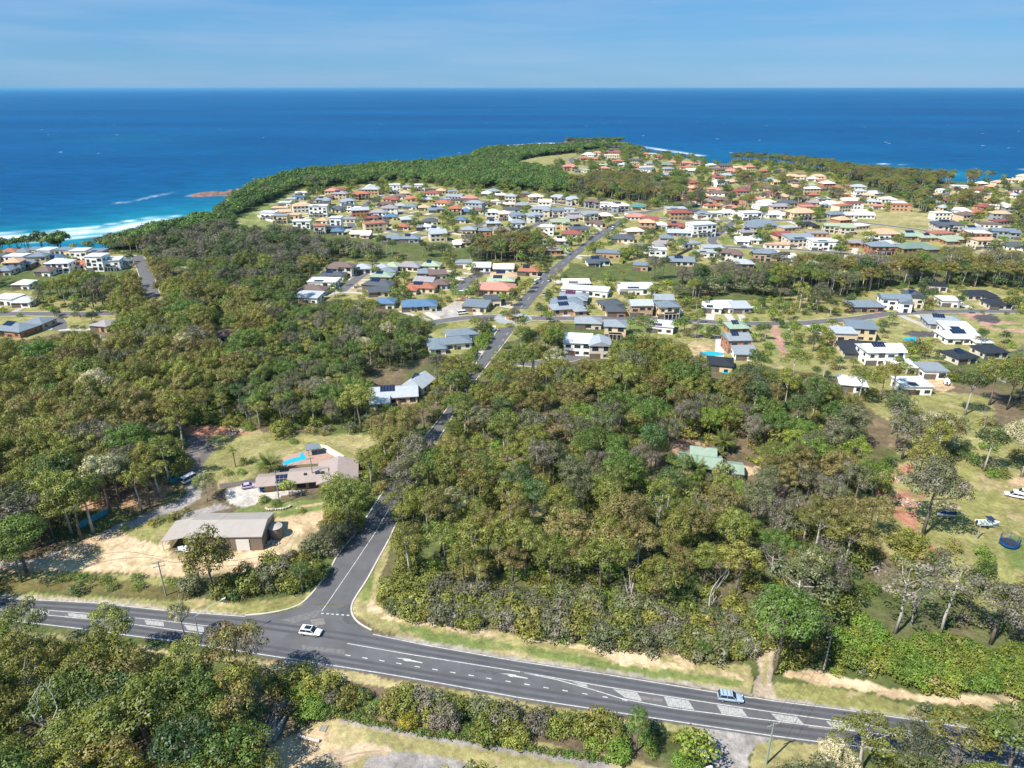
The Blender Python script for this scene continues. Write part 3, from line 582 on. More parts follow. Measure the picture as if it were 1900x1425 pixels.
for i in range(14):
    t_ = i / 14; x = 838 + (940 - 838) * t_; y = 770 - (770 - 610) * t_; x2 = x + 2.6; y2 = y - 4.2
    line([(x + 7, y), (x2 + 7, y2)], .16, side, .036, 'lane_dash')
for i in range(16):
    t_ = i / 16; x = 966 + (1168 - 966) * t_; y = np.interp(x, [966, 1015, 1062, 1120, 1168], [571, 514, 473, 431, 402])
    x2 = x + 5; y2 = np.interp(x2, [966, 1015, 1062, 1120, 1168], [571, 514, 473, 431, 402]); line([(x, y), (x2, y2)], .18, side2, .036, 'lane_dash')
# kerbs of the side road and junction
kl = [(455, 1142), (500, 1138), (545, 1128), (570, 1113), (610, 1062), (627, 1027), (665, 984), (698, 931), (745, 864), (789, 810), (834, 753), (859, 715), (884, 674), (924, 611)]
kr = [(690, 1170), (664, 1156), (652, 1140), (652, 1122), (662, 1104), (680, 1078), (700, 1040), (721, 1003), (745, 950), (779, 880), (813, 815), (836, 780), (857, 739), (908, 673), (956, 612)]
for q in (kl, kr):
    tag(ribbon('kerb', smooth([G(*p) for p in q]), .38, .14, kerbm, None, th=.14), 'pale concrete kerb along the side road', kind='structure')
tag(ribbon('footpath', smooth([G(*p) for p in [(872, 688), (893, 650), (915, 612), (917, 604)]]), 2.0, .06, kerbm, th=.06), 'pale path beside the side road', kind='structure')
paveb = mat('bluestone_paving', (.30, .33, .33), .85, .2, nscale=.8, nvar=.2); brick = mat('red_paving', (.42, .17, .11), .85, nscale=2, nvar=.2)
def disc(b_, x, y, r, z, m, n_=28, h=.0):
    ring = [(x + r * math.cos(2 * math.pi * i / n_), y + r * math.sin(2 * math.pi * i / n_), z) for i in range(n_)]; b_.poly(ring, m)
    if h: 
        for i in range(n_):
            a, c = ring[i], ring[(i + 1) % n_]; b_.poly([(a[0], a[1], z - h), (c[0], c[1], z - h), c, a], m)
for (px, py, rr, ap) in ((952, 591, 4.2, 9.5), (1182, 401, 7, 12)):
    x, y = G(px, py); b_ = MB(); disc(b_, x, y, ap, .031, paveb if rr < 5 else asph_old); tag(b_.build('roundabout_pavement'), 'round paved junction where the roads meet', kind='structure')
    isl = empty('roundabout_island', (x, y, 0), 0, 'small planted roundabout island %s' % ('nearest the camera, at the street junction' if rr < 5 else 'far off in the village, ringed in red paving'), 'roundabout')
    b_ = MB(); disc(b_, 0, 0, rr, .16, None, h=.13); b_.build('kerb_ring', kerbm, isl)
    b_ = MB(); disc(b_, 0, 0, rr - .6, .19, None, h=.03); b_.build('paving_ring', brick, isl)
    b_ = MB(); disc(b_, 0, 0, rr - 2, .3, None, h=.12); b_.build('garden_bed', mat('bed_green', (.16, .17, .05), .9, nscale=2, nvar=.4), isl)
# ============================================================ houses
ROOFC = dict(W=('white', 'cfd1d2'), C=('cream', 'e3d6c2'), L=('light grey', 'a2a8ad'), G=('grey', '8b9298'), D=('dark grey', '50555b'), K=('black', '2b2f36'), B=('blue grey', '727d86'),
             U=('bright blue', '54708c'), N=('brown', '6e5d57'), T=('tan', 'c4a182'), O=('orange', 'a46a52'), R=('red', '8a5149'), P=('pink terracotta', 'b98070'), M=('mint green', '8c9e8c'),
             E=('green', '74867a'), A=('pale green', '98a48c'), Q=('teal', '4f7d7d'), Y=('mauve grey', '928c8e'))
WALLC = ['d9cbb3', 'e6e0d4', 'cfc4b4', 'efece6', 'b9977a', 'a9765a', 'd8c09a', '9fa4a8', 'c8b49a']
def roofmat(c):
    tile = c in 'NTORP'
    return mat('roof_' + ROOFC[c][0].replace(' ', '_'), ROOFC[c][1], .62 if not tile else .8, .35, nscale=.6, nvar=.12, rnd=.08, rib=(1.4 if not tile else 3.2), ribbump=.35)
glassm = mat('window_glass', (.03, .04, .05), .08, .6); framem = mat('window_frame', 'd8d8d4', .5); darkf = mat('dark_frame', '3a3d40', .5)
solarm = mat('solar_panel', (.012, .02, .05), .3, .35); solpur = mat('solar_panel_purple', (.09, .02, .06), .2, .6); alum = mat('aluminium', 'b8bcc0', .4, .5)
fasc = mat('fascia', 'd4d0c8', .6)
def wallmat(h): return mat('wall_' + h, h, .85, .2, nscale=.8, nvar=.12)
def roof_faces(b_, cx, cy, w, d, z, rise, kind, m, over=.55, rz=0.0):
    c, s = math.cos(rz), math.sin(rz)
    def T(x, y, zz): return (cx + x * c - y * s, cy + x * s + y * c, zz)
    W2, D2 = w / 2 + over, d / 2 + over; t = .22
    if kind == 'f':
        b_.box(cx, cy, z, 2 * W2 - .3, 2 * D2 - .3, .32, m, rz); b_.box(cx, cy, z + .32, 2 * W2 - 1.4, 2 * D2 - 1.4, .06, m, rz); return
    if kind == 'k':
        r_ = rise * 1.1; lo, hi = z, z + r_
        P_ = [T(-W2, -D2, lo), T(W2, -D2, lo), T(W2, D2, hi), T(-W2, D2, hi)]
    elif w >= d:
        e = (W2 - D2) if kind == 'h' else W2
        if e < .3: e = .3
        A_, B_ = T(-e, 0, z + rise), T(e, 0, z + rise)
    else:
        e = (D2 - W2) if kind == 'h' else D2
        if e < .3: e = .3
        A_, B_ = T(0, -e, z + rise), T(0, e, z + rise)
    c4 = [T(-W2, -D2, z), T(W2, -D2, z), T(W2, D2, z), T(-W2, D2, z)]; low = [(p[0], p[1], p[2] - t) for p in c4]
    if kind == 'k':
        lw = [(p[0], p[1], p[2] - t) for p in P_]; b_.poly(P_, m)
        for i in range(4): b_.poly([lw[i], lw[(i + 1) % 4], P_[(i + 1) % 4], P_[i]], m)
        b_.poly(lw[::-1], m); return
    if w >= d:
        b_.poly([c4[0], c4[1], B_, A_], m); b_.poly([c4[2], c4[3], A_, B_], m); b_.poly([c4[1], c4[2], B_], m); b_.poly([c4[3], c4[0], A_], m)
    else:
        b_.poly([c4[1], c4[2], B_, A_], m); b_.poly([c4[3], c4[0], A_, B_], m); b_.poly([c4[0], c4[1], A_], m); b_.poly([c4[2], c4[3], B_], m)
    for i in range(4): b_.poly([low[i], low[(i + 1) % 4], c4[(i + 1) % 4], c4[i]], m)
    b_.poly(low[::-1], m)
def wall_faces(b_, cx, cy, w, d, h, kind, rise, m, rz=0.0):
    b_.box(cx, cy, 0, w, d, h - .02, m, rz)
    if kind == 'k':
        c, s = math.cos(rz), math.sin(rz)
        def T(x, y, zz): return (cx + x * c - y * s, cy + x * s + y * c, zz)
        D2 = d / 2; sl = rise * 1.1 / (d + 1.1); zz = lambda y: h - .25 + (y + D2 + .55) * sl
        for sx in (-w / 2, w / 2): b_.poly([T(sx, -D2, h - .3), T(sx, D2, h - .3), T(sx, D2, zz(D2)), T(sx, -D2, zz(-D2))], m)
        b_.poly([T(-w / 2, D2, h - .3), T(w / 2, D2, h - .3), T(w / 2, D2, zz(D2)), T(-w / 2, D2, zz(D2))], m)
HOUSES = []      # (px, py, half width px, height px) for keeping trees off
def house(x, y, w, d, rz, kind, c, wall, st=1, solar=0, detail=1, label='', group=None, wing=None, name='house', cat='house', rise=None, garage=True):
    st_h = 3.0 * st + (.4 if kind == 'f' else 0); rise = rise if rise is not None else ((.23 if y > 420 else .2) * min(w, d) if kind in 'hg' else .1 * min(w, d) if kind == 'k' else 0)
    e = empty(name, (x, y, 0), rz, label, cat, group)
    wm = wallmat(wall); rm_ = roofmat(c)
    wb, rb = MB(), MB()
    secs = [(0, 0, w, d, st_h, kind, rise)]
    if wing:
        side_, ww, wd, wh = wing; secs.append((side_ * (w / 2 - ww / 2 - .4), -(d / 2 + wd / 2) + 1.2, ww, wd + 2.4, wh - .12, 'h' if kind == 'h' else kind, (.19 if kind in 'hg' else .1) * min(ww, wd + 2.4)))
    for (cx, cy, a, b2, h, kd, rs) in secs:
        wall_faces(wb, cx, cy, a, b2, h, kd, rs, wm); roof_faces(rb, cx, cy, a, b2, h, rs, kd, rm_)
    wb.build('wall', None, e); rb.build('roof', None, e)
    # windows, door, garage door, on the walls one sees
    glass = MB(); front = []; 
    fsec = secs[-1] if wing else secs[0]
    def win(cx, cy, z, ww, hh, nx, ny, big):
        wid, dep = (ww, .12) if abs(ny) > .5 else (.12, ww)
        if big:
            f = MB(); f.box(cx, cy, z - .08, wid + (.16 if abs(ny) > .5 else 0), dep + (.16 if abs(nx) > .5 else 0), hh + .16, framem); fo = f.build('window_frame', None, e)
            g = MB(); g.box(cx + nx * .06, cy + ny * .06, z, wid, dep, hh, glassm); g.build('pane', None, fo)
        else: glass.box(cx, cy, z, wid, dep, hh, glassm)
    rr = random.Random(int(x * 7 + y * 13))
    for si, (cx, cy, a, b2, h, kd, rs) in enumerate(secs):
        for s_ in range(st):
            z0 = 2.8 * s_ + .85
            n_ = max(1, int(a / 3.4)); 
            for i in range(n_):
                px_ = cx - a / 2 + (i + .5) * a / n_
                if wing and si == 0 and abs(px_ - secs[1][0]) < secs[1][2] / 2 + .6: continue
                if s_ == 0 and garage and si == len(secs) - 1 and i == (0 if (wing and wing[0] < 0) or not wing else n_ - 1) and a > 6.5:
                    gd = MB(); gd.box(px_, cy - b2 / 2, .05, min(4.6, a / n_ * 1.3), .14, 2.25, mat('garage_door_paint', 'b9b4aa' if rr.random() < .6 else '6b6660', .6)); gd.build('garage_door', None, e); continue
                win(px_, cy - b2 / 2, z0 if rr.random() < .6 else 2.8 * s_ + .2, rr.choice((1.6, 2.0, 2.6)) * min(1, a / n_ / 3.2), 1.25 if rr.random() < .6 else 1.9, 0, -1, detail > 1)
            for sg in (-1, 1):
                n2_ = max(1, int(b2 / 4.5))
                for i in range(n2_):
                    win(cx + sg * a / 2, cy - b2 / 2 + (i + .5) * b2 / n2_, z0, 1.5, 1.2, sg, 0, detail > 1)
    if glass.v: o_ = glass.build('windows', None, e); o_['kind'] = 'stuff'
    dz = MB(); dz.box(w * .12 * (1 if wing and wing[0] < 0 else -1), -d / 2, .05, 1.0, .16, 2.1, mat('door_paint', '7d5a43', .6)); dz.build('door', None, e)
    if st > 1 and kind in 'fh' and rr.random() < .6:
        b2_ = MB(); b2_.box(0, -d / 2 - 1.0, 2.7, w * .6, 2.0, .18, framem); b2_.box(0, -d / 2 - 1.95, 2.9, w * .6, .06, .9, glassm)
        for i in range(4): b2_.box(-w * .28 + i * w * .56 / 3, -d / 2 - 1.9, 0, .16, .16, 2.7, framem)
        b2_.build('balcony', None, e)
    if solar:
        sb = MB(); m_ = solpur if solar == 3 else solarm
        sl = math.atan2(rise, d / 2 + .55) if kind in 'hg' else (math.atan2(rise * 1.1, d + 1.1) if kind == 'k' else 0)
        nx_ = int(min(w * .38, 9) / 1.1); ny_ = 2
        offs = [(-w * .12, 0)] if solar != 2 else [(-w * .16, 0), (w * .2, 0)]
        for ox, _ in offs:
            for i in range(nx_ if solar != 2 else max(3, nx_ // 2)):
                for j in range(ny_):
                    cxp = ox + (i - nx_ / 2) * 1.08; s0 = (d / 2 + .55) * (.42 if kind in 'hg' else .9) ; yy = -s0 + j * 1.75 * math.cos(sl)
                    base = st_h + (.40 if kind == 'f' else (yy + d / 2 + .55) * math.tan(sl)) + .10
                    h1 = 1.65 * math.cos(sl); dz_ = 1.65 * math.sin(sl)
                    p = [(cxp, yy, base), (cxp + 1.0, yy, base), (cxp + 1.0, yy + h1, base + dz_), (cxp, yy + h1, base + dz_)]
                    q = [(a[0], a[1], a[2] - .06) for a in p]; sb.poly(p, m_)
                    for i_ in range(4): sb.poly([q[i_], q[(i_ + 1) % 4], p[(i_ + 1) % 4], p[i_]], m_)
        sb.build('solar_array', None, e)
    a, b_ = P(x, y, st_h * .5); t = depth(x, y); HOUSES.append((a, b_, w * .5 * F_PX / t, (st_h + 3 + d * .35) * .5 * F_PX / t, x, y, max(w, d) * .6, label))
    return e
# rows: "x y width roof-shape+storeys colour flags" in survey sheets (sheet origin, scale), one sheet per neighbourhood
SHEETS = [
 ('in the cul-de-sac estate left of the coast road', (480, 400), 3.958, 0, """605 365 180 h2 N;550 415 170 h D s;480 470 200 f W s;405 525 190 h N;370 575 170 k L;765 370 110 h L;915 365 70 h L;975 355 100 h A;1110 355 170 h Y;1270 350 130 h A;
  910 428 150 h M;955 392 90 h B;890 487 210 h D s;880 535 140 g D;1310 410 120 g N;1225 402 70 h B;1225 462 140 g Y;1200 508 200 h O s;1335 482 80 h N;1180 635 240 h U;935 618 60 h U;1600 640 170 k B;1715 600 90 f D;
  1505 335 110 f G;1635 358 130 g W;1800 370 140 g W;1800 425 180 h T s;1780 460 190 h A s;1745 515 260 h P"""),
 ('in the terraced streets near the left bluff', (400, 230), 3.958, 1, """1315 445 75 f3 W;1500 445 70 f2 W;1130 455 60 g2 W;1085 478 60 h B;1170 468 50 f C;920 475 80 h R;1065 505 120 h2 O;900 505 110 h2 Y;630 500 85 f W;615 530 85 f U;555 545 60 f L;510 572 80 f W;
  790 548 100 h2 G;845 528 60 h N;965 560 100 h2 G;970 585 60 f D;475 610 110 f T;395 645 110 f2 W;480 668 100 f2 G;570 662 100 f T;755 600 125 f3 W;890 610 110 h D;635 708 120 f2 W;790 698 85 h T;880 690 75 f3 W;860 748 120 f D;765 742 55 f2 O;
  895 775 75 h U;1070 795 145 g C;1405 455 60 h G;1390 500 70 h T;1585 470 85 f M;1655 482 70 h T;1740 490 55 f G;1290 542 110 h R;1355 522 80 h N;1450 535 100 h O;1550 545 85 h L;1250 578 110 h N;1425 595 95 h B;1365 590 70 h L;1530 603 75 h T;
  1670 548 95 f G;1790 553 120 f D;1885 562 80 f D;1620 615 120 h B;1755 612 95 h2 O;1845 622 75 h W;1200 640 115 h2 Y;1140 678 95 h R;1285 670 95 h U;1400 690 80 h L;1215 715 100 h D;1575 702 105 h D;1800 692 85 h U;1380 740 75 h O;1530 742 95 h W s;
  1620 768 110 h L;1300 822 130 h B;1430 828 130 h B;1860 765 100 h2 G;1810 858 130 h C"""),
 ('on the far headland rise', (860, 200), 3.958, 2, """985 325 60 h2 P;1100 322 130 h R;1085 345 110 f2 C;920 340 90 h W;890 365 85 h O;965 372 65 h O;1120 385 105 h O;1380 335 60 f W;1440 355 65 h R;1345 335 45 h O;780 425 100 h2 P;870 452 105 f L;1030 438 80 h P;1030 414 60 h A;1165 410 55 g W;
  1485 412 105 h E;1640 400 85 h P;1720 405 55 h O;1625 430 90 h O;1340 447 105 f B;1320 472 70 h W;1400 480 90 h R;1485 482 80 h G;1265 425 55 h O"""),
 ('in the streets around the upper roundabout', (860, 200), 3.958, 1, """1690 540 90 h R;1800 550 85 h N;1870 532 60 h W;1870 500 70 h R;1690 578 85 h T;1840 590 85 h P;1420 595 110 h C;1650 610 90 h O;1660 655 120 h P;1810 700 110 h O;1860 660 70 h N;
  170 620 75 h W;270 632 80 h C;350 642 75 h2 L;450 628 85 f U;530 645 100 h2 C;695 648 100 h2 L;800 660 95 h2 L;940 680 105 h2 N;1050 698 85 f2 W;1150 710 125 h2 C;1285 717 95 h Q;40 682 85 h N;140 690 100 h D;240 680 70 f C;330 698 85 h C;435 705 95 h G;
  570 735 140 h2 G;690 745 80 g2 B;920 768 120 g2 G;1035 782 105 h C;815 795 120 h Y;20 748 60 h U;110 745 85 h N;215 758 95 h2 W;300 768 85 h2 C;390 778 110 h2 B;520 778 120 h2 G;960 832 120 h N;705 828 130 g2 A;615 868 100 f2 W;850 875 140 h D s;
  220 835 100 h L;400 833 100 h2 G;60 890 100 h D;160 890 90 h2 B;280 885 110 h Y;525 925 130 h2 O;795 912 140 h R;720 962 115 h C;655 1030 110 h Y;1555 735 140 f2 L;1700 752 80 f D;1755 772 100 f G;1850 765 75 f W;1350 832 110 h2 T;1450 848 85 h W;1560 850 120 h R;
  1740 850 180 f3 W;1255 893 120 h C;1590 905 170 g L;1170 945 160 h D;1455 985 140 h Y;1490 942 90 h B;1425 1035 120 f2 W s;1065 1055 170 f B;985 1110 160 h D s;1305 1145 75 f B;1600 1110 170 g B s;1770 1050 130 f L;480 1180 140 h O"""),
 ('in the row below the coast road bushland', (950, 400), 3.958, 0, """470 480 190 f C s;540 530 330 f W;455 575 200 h G 3;910 515 250 f W s;1110 592 130 g G;400 650 230 h G s;395 622 220 h B s;720 628 150 h D;760 675 80 h D;945 635 150 g2 L;1140 645 150 h2 B;1480 650 130 k W s;1570 645 100 k W;1660 650 120 k L;
  560 760 180 h G;760 785 150 h2 G;500 900 190 k2 W;630 920 150 g2 L;1095 790 180 f W 3;1650 795 130 h M s;1660 895 160 g2 G s;1695 965 110 k G;1530 1058 170 h K"""),
 ('in the hillside streets right of the coast road', (950, 400), 3.958, 1, """1740 165 190 g W;1600 258 150 h2 N;1860 262 160 h2 B;1700 335 130 h L;1735 108 120 h Y;1780 58 150 h B"""),
 ('in the crowded right part of the village', (1300, 240), 3.167, 2, """190 240 90 h P;370 240 50 h O;470 246 50 h R;90 272 55 h R;160 262 75 h L;300 266 60 h T;115 300 85 f2 W;540 270 85 h T;605 272 60 h T;400 290 70 h G;520 292 70 h N;440 303 60 h T;660 285 55 h W;720 298 55 h O;320 320 75 h R;640 322 70 h A;560 330 60 h T;760 312 60 h N;
  700 342 80 h N;260 340 75 h N;440 347 60 h G;550 365 80 h O;660 378 65 h O;470 385 85 h T;390 377 75 h N;310 405 95 h P;220 425 80 h O;60 435 85 h O;120 402 85 h N;375 442 115 f W;510 425 110 h D;620 440 90 h R;760 432 110 h W;670 424 70 h Y;840 426 60 h T;570 310 60 h N;
  935 358 65 h2 L;985 380 65 h T;1095 403 85 h W;1160 430 105 h W;1055 442 85 h P;1520 330 80 f W;1490 352 65 h N;1560 360 55 h R;1420 352 40 f W;1640 347 60 h R;1650 312 50 h C;1710 330 60 h T;1820 292 75 h T;1850 345 85 h N;1860 380 90 h L;1520 468 100 h2 W;1425 452 60 h L;1380 380 55 h T;1280 360 60 h N;
  20 485 60 h B;150 482 110 h C;290 485 110 f2 W;430 490 125 h W;590 480 140 h2 T;790 490 100 h B;930 495 160 g W;30 385 60 h T;200 375 60 h R;180 300 70 h T;600 400 60 h N;720 400 70 h L;880 330 50 h R;820 360 60 h N"""),
 ('above the gum belt on the right', (1300, 240), 3.167, 1, """370 550 160 h B;620 550 95 h K;810 560 160 g2 A;1450 550 150 h2 D;1600 580 140 h G;1785 590 140 g2 B;580 630 160 k2 G s;720 650 150 f2 W s;920 655 120 h Y;1060 675 140 h2 B;1255 682 200 h E;1075 602 150 h2 T;1240 610 130 h M s;1340 625 105 h A;1470 635 140 h A;1670 645 140 f2 T;
  1850 672 130 h D;515 740 135 h W s;1150 780 70 h B;1380 770 60 h B;850 775 60 h L"""),
 ('in the acreage lots at the right edge', (1420, 400), 3.958, 0, """730 640 220 h B;950 590 190 g2 B;1090 575 110 g2 D s;1560 560 200 h K;1700 625 150 h K;1340 607 80 f W;1300 750 240 h G s;1400 805 190 k W;1440 865 280 h W s;700 800 190 k2 B;610 870 150 f2 L;700 925 330 h K;880 985 270 g2 W;960 1040 140 h W s;1430 1005 170 h K s;1650 968 170 h K;
  1220 1110 110 f G;640 1200 170 h W;1080 1218 200 f W s;1790 1130 160 h D s;1260 500 45 f K"""),
 ('in the beach village at the left edge', (0, 400), 3.958, 1, """75 255 120 h O;30 285 70 h D;185 250 60 h B;240 242 50 f B;135 290 135 f2 W;270 290 120 h2 B;350 245 95 f2 W;460 255 120 f2 B;430 288 100 h U;590 250 110 f2 W;720 255 100 f2 B s;710 292 120 f3 W;850 308 100 f2 W s;865 338 105 h B;415 342 160 h2 W;368 378 115 h N;640 342 170 h O;
  100 328 110 h2 T;200 332 90 h G;55 380 100 h B;180 482 110 h W;60 592 160 f W;180 610 100 h W;-60 300 120 h D;-80 590 150 h N"""),
 ('beside the short street at the left edge', (0, 400), 3.958, 0, """130 800 250 h B;270 770 150 h B;770 778 120 h Y;1640 850 55 h N"""),
]
ROT = {0: (-6, 10), 1: (2, 12), 2: (0, 25)}
raw = []
for phrase, (ox, oy), sc, rk, rows in SHEETS:
    for r in rows.replace('\n', '').split(';'):
        f = r.split(); zx, zy, zw = float(f[0]), float(f[1]), float(f[2]); kd = f[3][0]; st = int(f[3][1]) if len(f[3]) > 1 else 1; cc = f[4]; so = {'s': 1, '3': 3}.get(f[5], 1) if len(f) > 5 else 0
        px, py = ox + zx / sc, oy + zy / sc; zr = 2.8 * st + .8
        x, y = G(px, py, zr); t = depth(x, y, zr); w = zw / sc * t / F_PX
        raw.append([x, y, w, kd, st, cc, so, phrase, px, py, rk])
for it in range(6):            # keep neighbours apart
    for i in range(len(raw)):
        for j in range(i):
            a, b_ = raw[i], raw[j]; dx, dy = a[0] - b_[0], a[1] - b_[1]
            if abs(dx) > 30 or abs(dy) > 30: continue
            nx_ = (a[2] + b_[2]) * .45; ny_ = (min(12, max(8, a[2] * .6)) + min(12, max(8, b_[2] * .6))) * .5 + 1
            if abs(dx) < nx_ and abs(dy) < ny_:
                ox_, oy_ = nx_ - abs(dx), ny_ - abs(dy)
                if ox_ < oy_ * .5: s_ = math.copysign(ox_ * .3, dx or 1); a[0] += s_; b_[0] -= s_
                else: s_ = math.copysign(oy_ * .3, dy or 1); a[1] += s_; b_[1] -= s_
ORD = ['leftmost', 'second from left', 'third from left', 'fourth from left', 'fifth from left', 'sixth from left', 'seventh from left', 'eighth from left', 'ninth from left', 'tenth from left', 'eleventh from left', 'twelfth from left', 'thirteenth from left', 'fourteenth from left', 'fifteenth from left']
SHP = dict(h='hip roofed', g='gabled', f='flat roofed', k='sloping roofed')
desc = {}
for i, r in enumerate(raw):
    key = (ROOFC[r[5]][0], SHP[r[3]], ('three storey ' if r[4] == 3 else 'two storey ' if r[4] == 2 else ''), r[7]); desc.setdefault(key, []).append(i)
labels = {}
for (cn, sh, st_, ph), ids in desc.items():
    ids.sort(key=lambda i: raw[i][8])
    for k_, i in enumerate(ids):
        if len(ids) == 1: labels[i] = '%s %s %shouse %s' % (cn, sh, st_, ph)
        else: labels[i] = '%s of the %s %s %shouses %s' % (ORD[k_] if k_ < len(ORD) - 1 else 'rightmost', cn, sh, st_, ph)
        wds = labels[i].split()
        if len(wds) > 16: labels[i] = labels[i].replace('two storey ', 'two-storey ').replace('three storey ', 'three-storey ').replace(' roofed', '-roofed').replace(' from left', '-from-left')
streets_w = [(smooth([G(*p) for p in a[0]]), a[1]) for a in STREETS] + [([((G(*a)[0] + G(*b_)[0]) / 2, (G(*a)[1] + G(*b_)[1]) / 2) for a, b_ in zip(ROADS[0][1], ROADS[0][2])], 11)]
drv = mat('driveway_concrete', (.48, .44, .39), .85, nscale=.5, nvar=.2, rnd=.2)
for i, (x, y, w, kd, st, cc, so, ph, px, py, rk) in enumerate(raw):
    rr = random.Random(i * 31 + 7); w = max(9, min(w * 1.03, 36)); d = min(14.5, max(9.5, w * .66))
    if kd == 'f' and w > 22: d = 9.5
    if kd == 'g' and w > 18: d = 9
    a0, ar = ROT[rk]; rz = R(a0 + rr.uniform(-ar, ar)) * (1 if rr.random() < .8 else -1)
    wing = None
    if kd in 'hg' and w > 13 and rr.random() < .75: wing = (rr.choice((-1, 1)), w * rr.uniform(.36, .5), rr.uniform(2.5, 5), 2.8 * st)
    if wing: d *= .85
    wall = rr.choice(WALLC) if cc not in 'W' else 'efece6'
    if cc in 'K' : wall = rr.choice(('d8c09a', 'cfc4b4'))
    if cc == 'M' or cc == 'E': wall = 'a9765a'
    house(x, y, w, d, rz, kd, cc, wall, st, so if so else (1 if rr.random() < .22 and w > 11 else 0), 2 if depth(x, y) < 470 else 1, labels[i], 'houses ' + ph, wing)
    # driveway to the nearest street
    best = None
    for pts, sw in streets_w:
        for q in pts:
            dd = math.hypot(q[0] - x, q[1] - y)
            if best is None or dd < best[0]: best = (dd, q, sw)
    if best[0] < 48 and best[0] > 12:
        fx, fy = x + (best[1][0] - x) * .3, y + (best[1][1] - y) * .3
        o_ = ribbon('driveway', [(fx, fy), best[1]], rr.uniform(3, 4.5), .012 + .001 * (i % 7), drv); tag(o_, 'pale driveway between a house and its street', kind='structure')
# the smallest, farthest houses past the three hundred: one joined mass
fill = MB(); nf = 0; fr_ = random.Random(77); occ = [(h[4], h[5]) for h in HOUSES]
for _ in range(6000):
    if nf >= 90: break
    px, py = fr_.choice(((fr_.uniform(480, 1300), fr_.uniform(352, 440)), (fr_.uniform(1150, 1900), fr_.uniform(300, 400)), (fr_.uniform(1180, 1880), fr_.uniform(345, 460))))
    if not inpoly([px], [py], VILLAGE[0])[0] or any(inpoly([px], [py], c)[0] for c in CLEAR): continue
    x, y = G(px, py, 3)
    if any((x - a) ** 2 + ((y - b_) * 1.0) ** 2 < 17.5 ** 2 for a, b_ in occ): continue
    if inpoly([px], [py], [(1060, 320), (1130, 315), (1250, 330), (1310, 360), (1300, 390), (1070, 370)])[0] or inpoly([px], [py], [(880, 440), (1030, 440), (1030, 490), (840, 490)])[0]: continue
    occ.append((x, y)); nf += 1; w = fr_.uniform(12, 19); d = fr_.uniform(9, 12); rz = R(fr_.uniform(-20, 25)); st = fr_.choice((1, 1, 2)); hh = 3.0 * st; kd = fr_.choice('hhgf'); cc = fr_.choice('WCLGDBTONYLGPR' if px < 1350 else 'TONRPCLWYTP')
    fill.box(x, y, 0, w, d, hh - .02, wallmat(fr_.choice(WALLC)), rz); roof_faces(fill, x, y, w, d, hh, .22 * d, kd, roofmat(cc), .5, rz)
    c_, s_ = math.cos(rz), math.sin(rz)
    for i in range(int(w / 3.5) * st):
        a = -w / 2 + 1.8 + (i % max(1, int(w / 3.5))) * 3.5; fill.box(x + a * c_ + (d / 2) * s_, y + a * s_ - (d / 2) * c_, .9 + 3 * (i // max(1, int(w / 3.5))), 1.8, .14, 1.3, glassm, rz)
    a, b_ = P(x, y, hh * .5); t = depth(x, y); HOUSES.append((a, b_, w * .5 * F_PX / t, (hh + 5) * .5 * F_PX / t, x, y, w * .6, ''))
tag(fill.build('distant_houses'), 'small distant houses filling the gaps of the seaside village', kind='stuff')
print('HOUSES', len(raw), nf)
HLIST_END = len(HOUSES)

# ---- the houses and sheds near the camera
def local_frame(p1, p2, z=0):
    a = np.array(G(*p1, z)); b_ = np.array(G(*p2, z)); d = b_ - a; L = float(np.hypot(*d)); return (a + b_) / 2, L, math.atan2(d[1], d[0])
def keep(px, py, hw_, hh_): HOUSES.append((px, py, hw_, hh_, 0, -999, 1, ''))
brown_roof = mat('brown_grey_sheet_roof', 'a5958c', .5, .4, nscale=.5, nvar=.08, rib=1.6, ribbump=.5); shed_roof = mat('grey_sheet_roof', 'a89f96', .45, .4, nscale=.4, nvar=.06, rib=1.5, ribbump=.5)
shed_wall = mat('shed_wall', '837468', .7, .3, rib=2.2, ribbump=.6); trimw = mat('trim_pale', 'cfc9c0', .6)
brickw = wallmat('b08b6b')
# long house with the pool
c_, L_, a_ = local_frame((476, 903), (662, 885), 2.6)
ph = empty('ranch_house', (c_[0], c_[1], 0), a_, 'long low house with brown sheet roof and solar panels beside the swimming pool', 'house')
wb, rb = MB(), MB()
secs = [(-L_ / 2 + 4.8, 3.6, 9.6, 6.4, 2.5, 1.0), (-L_ / 2 + 14, 3.9, 8.8 + 1.5, 8.0, 2.75, 1.4), (L_ / 2 - 5.4, 4.2, 10.8, 12, 2.7, 1.6)]
for i, (cx, cy, w_, d_, h_, rs) in enumerate(secs):
    wb.box(cx + (.9 if i == 0 else 0), cy, 0, w_ - (1.9 if i == 0 else .4), d_ - 1.2, h_ - .03, brickw); roof_faces(rb, cx, cy, w_, d_, h_, rs, 'g', brown_roof, .5)
wb.build('wall', None, ph); rb.build('roof', None, ph)
for cx, ww, z0, hh, nm_ in ((-L_ / 2 + 6.9, 4.4, .05, 2.15, 'garage_door'), (-L_ / 2 + 12, 2.4, .5, 1.5, 'window'), (-L_ / 2 + 15.6, 3.0, .2, 1.9, 'window'), (L_ / 2 - 8.6, 1.1, .05, 2.1, 'door'), (L_ / 2 - 5, 3.2, .5, 1.5, 'window')):
    cy0 = secs[0][1] - secs[0][3] / 2 + .6 if nm_ == 'garage_door' else (secs[1][1] - secs[1][3] / 2 + .6 if cx < L_ / 2 - 10.5 else secs[2][1] - 6 + .6)
    q = MB(); q.box(cx, cy0, z0, ww, .16, hh, mat('garage_brown', '8a7466', .6) if nm_ == 'garage_door' else glassm if nm_ == 'window' else mat('door_paint', '7d5a43', .6)); q.build(nm_, None, ph)
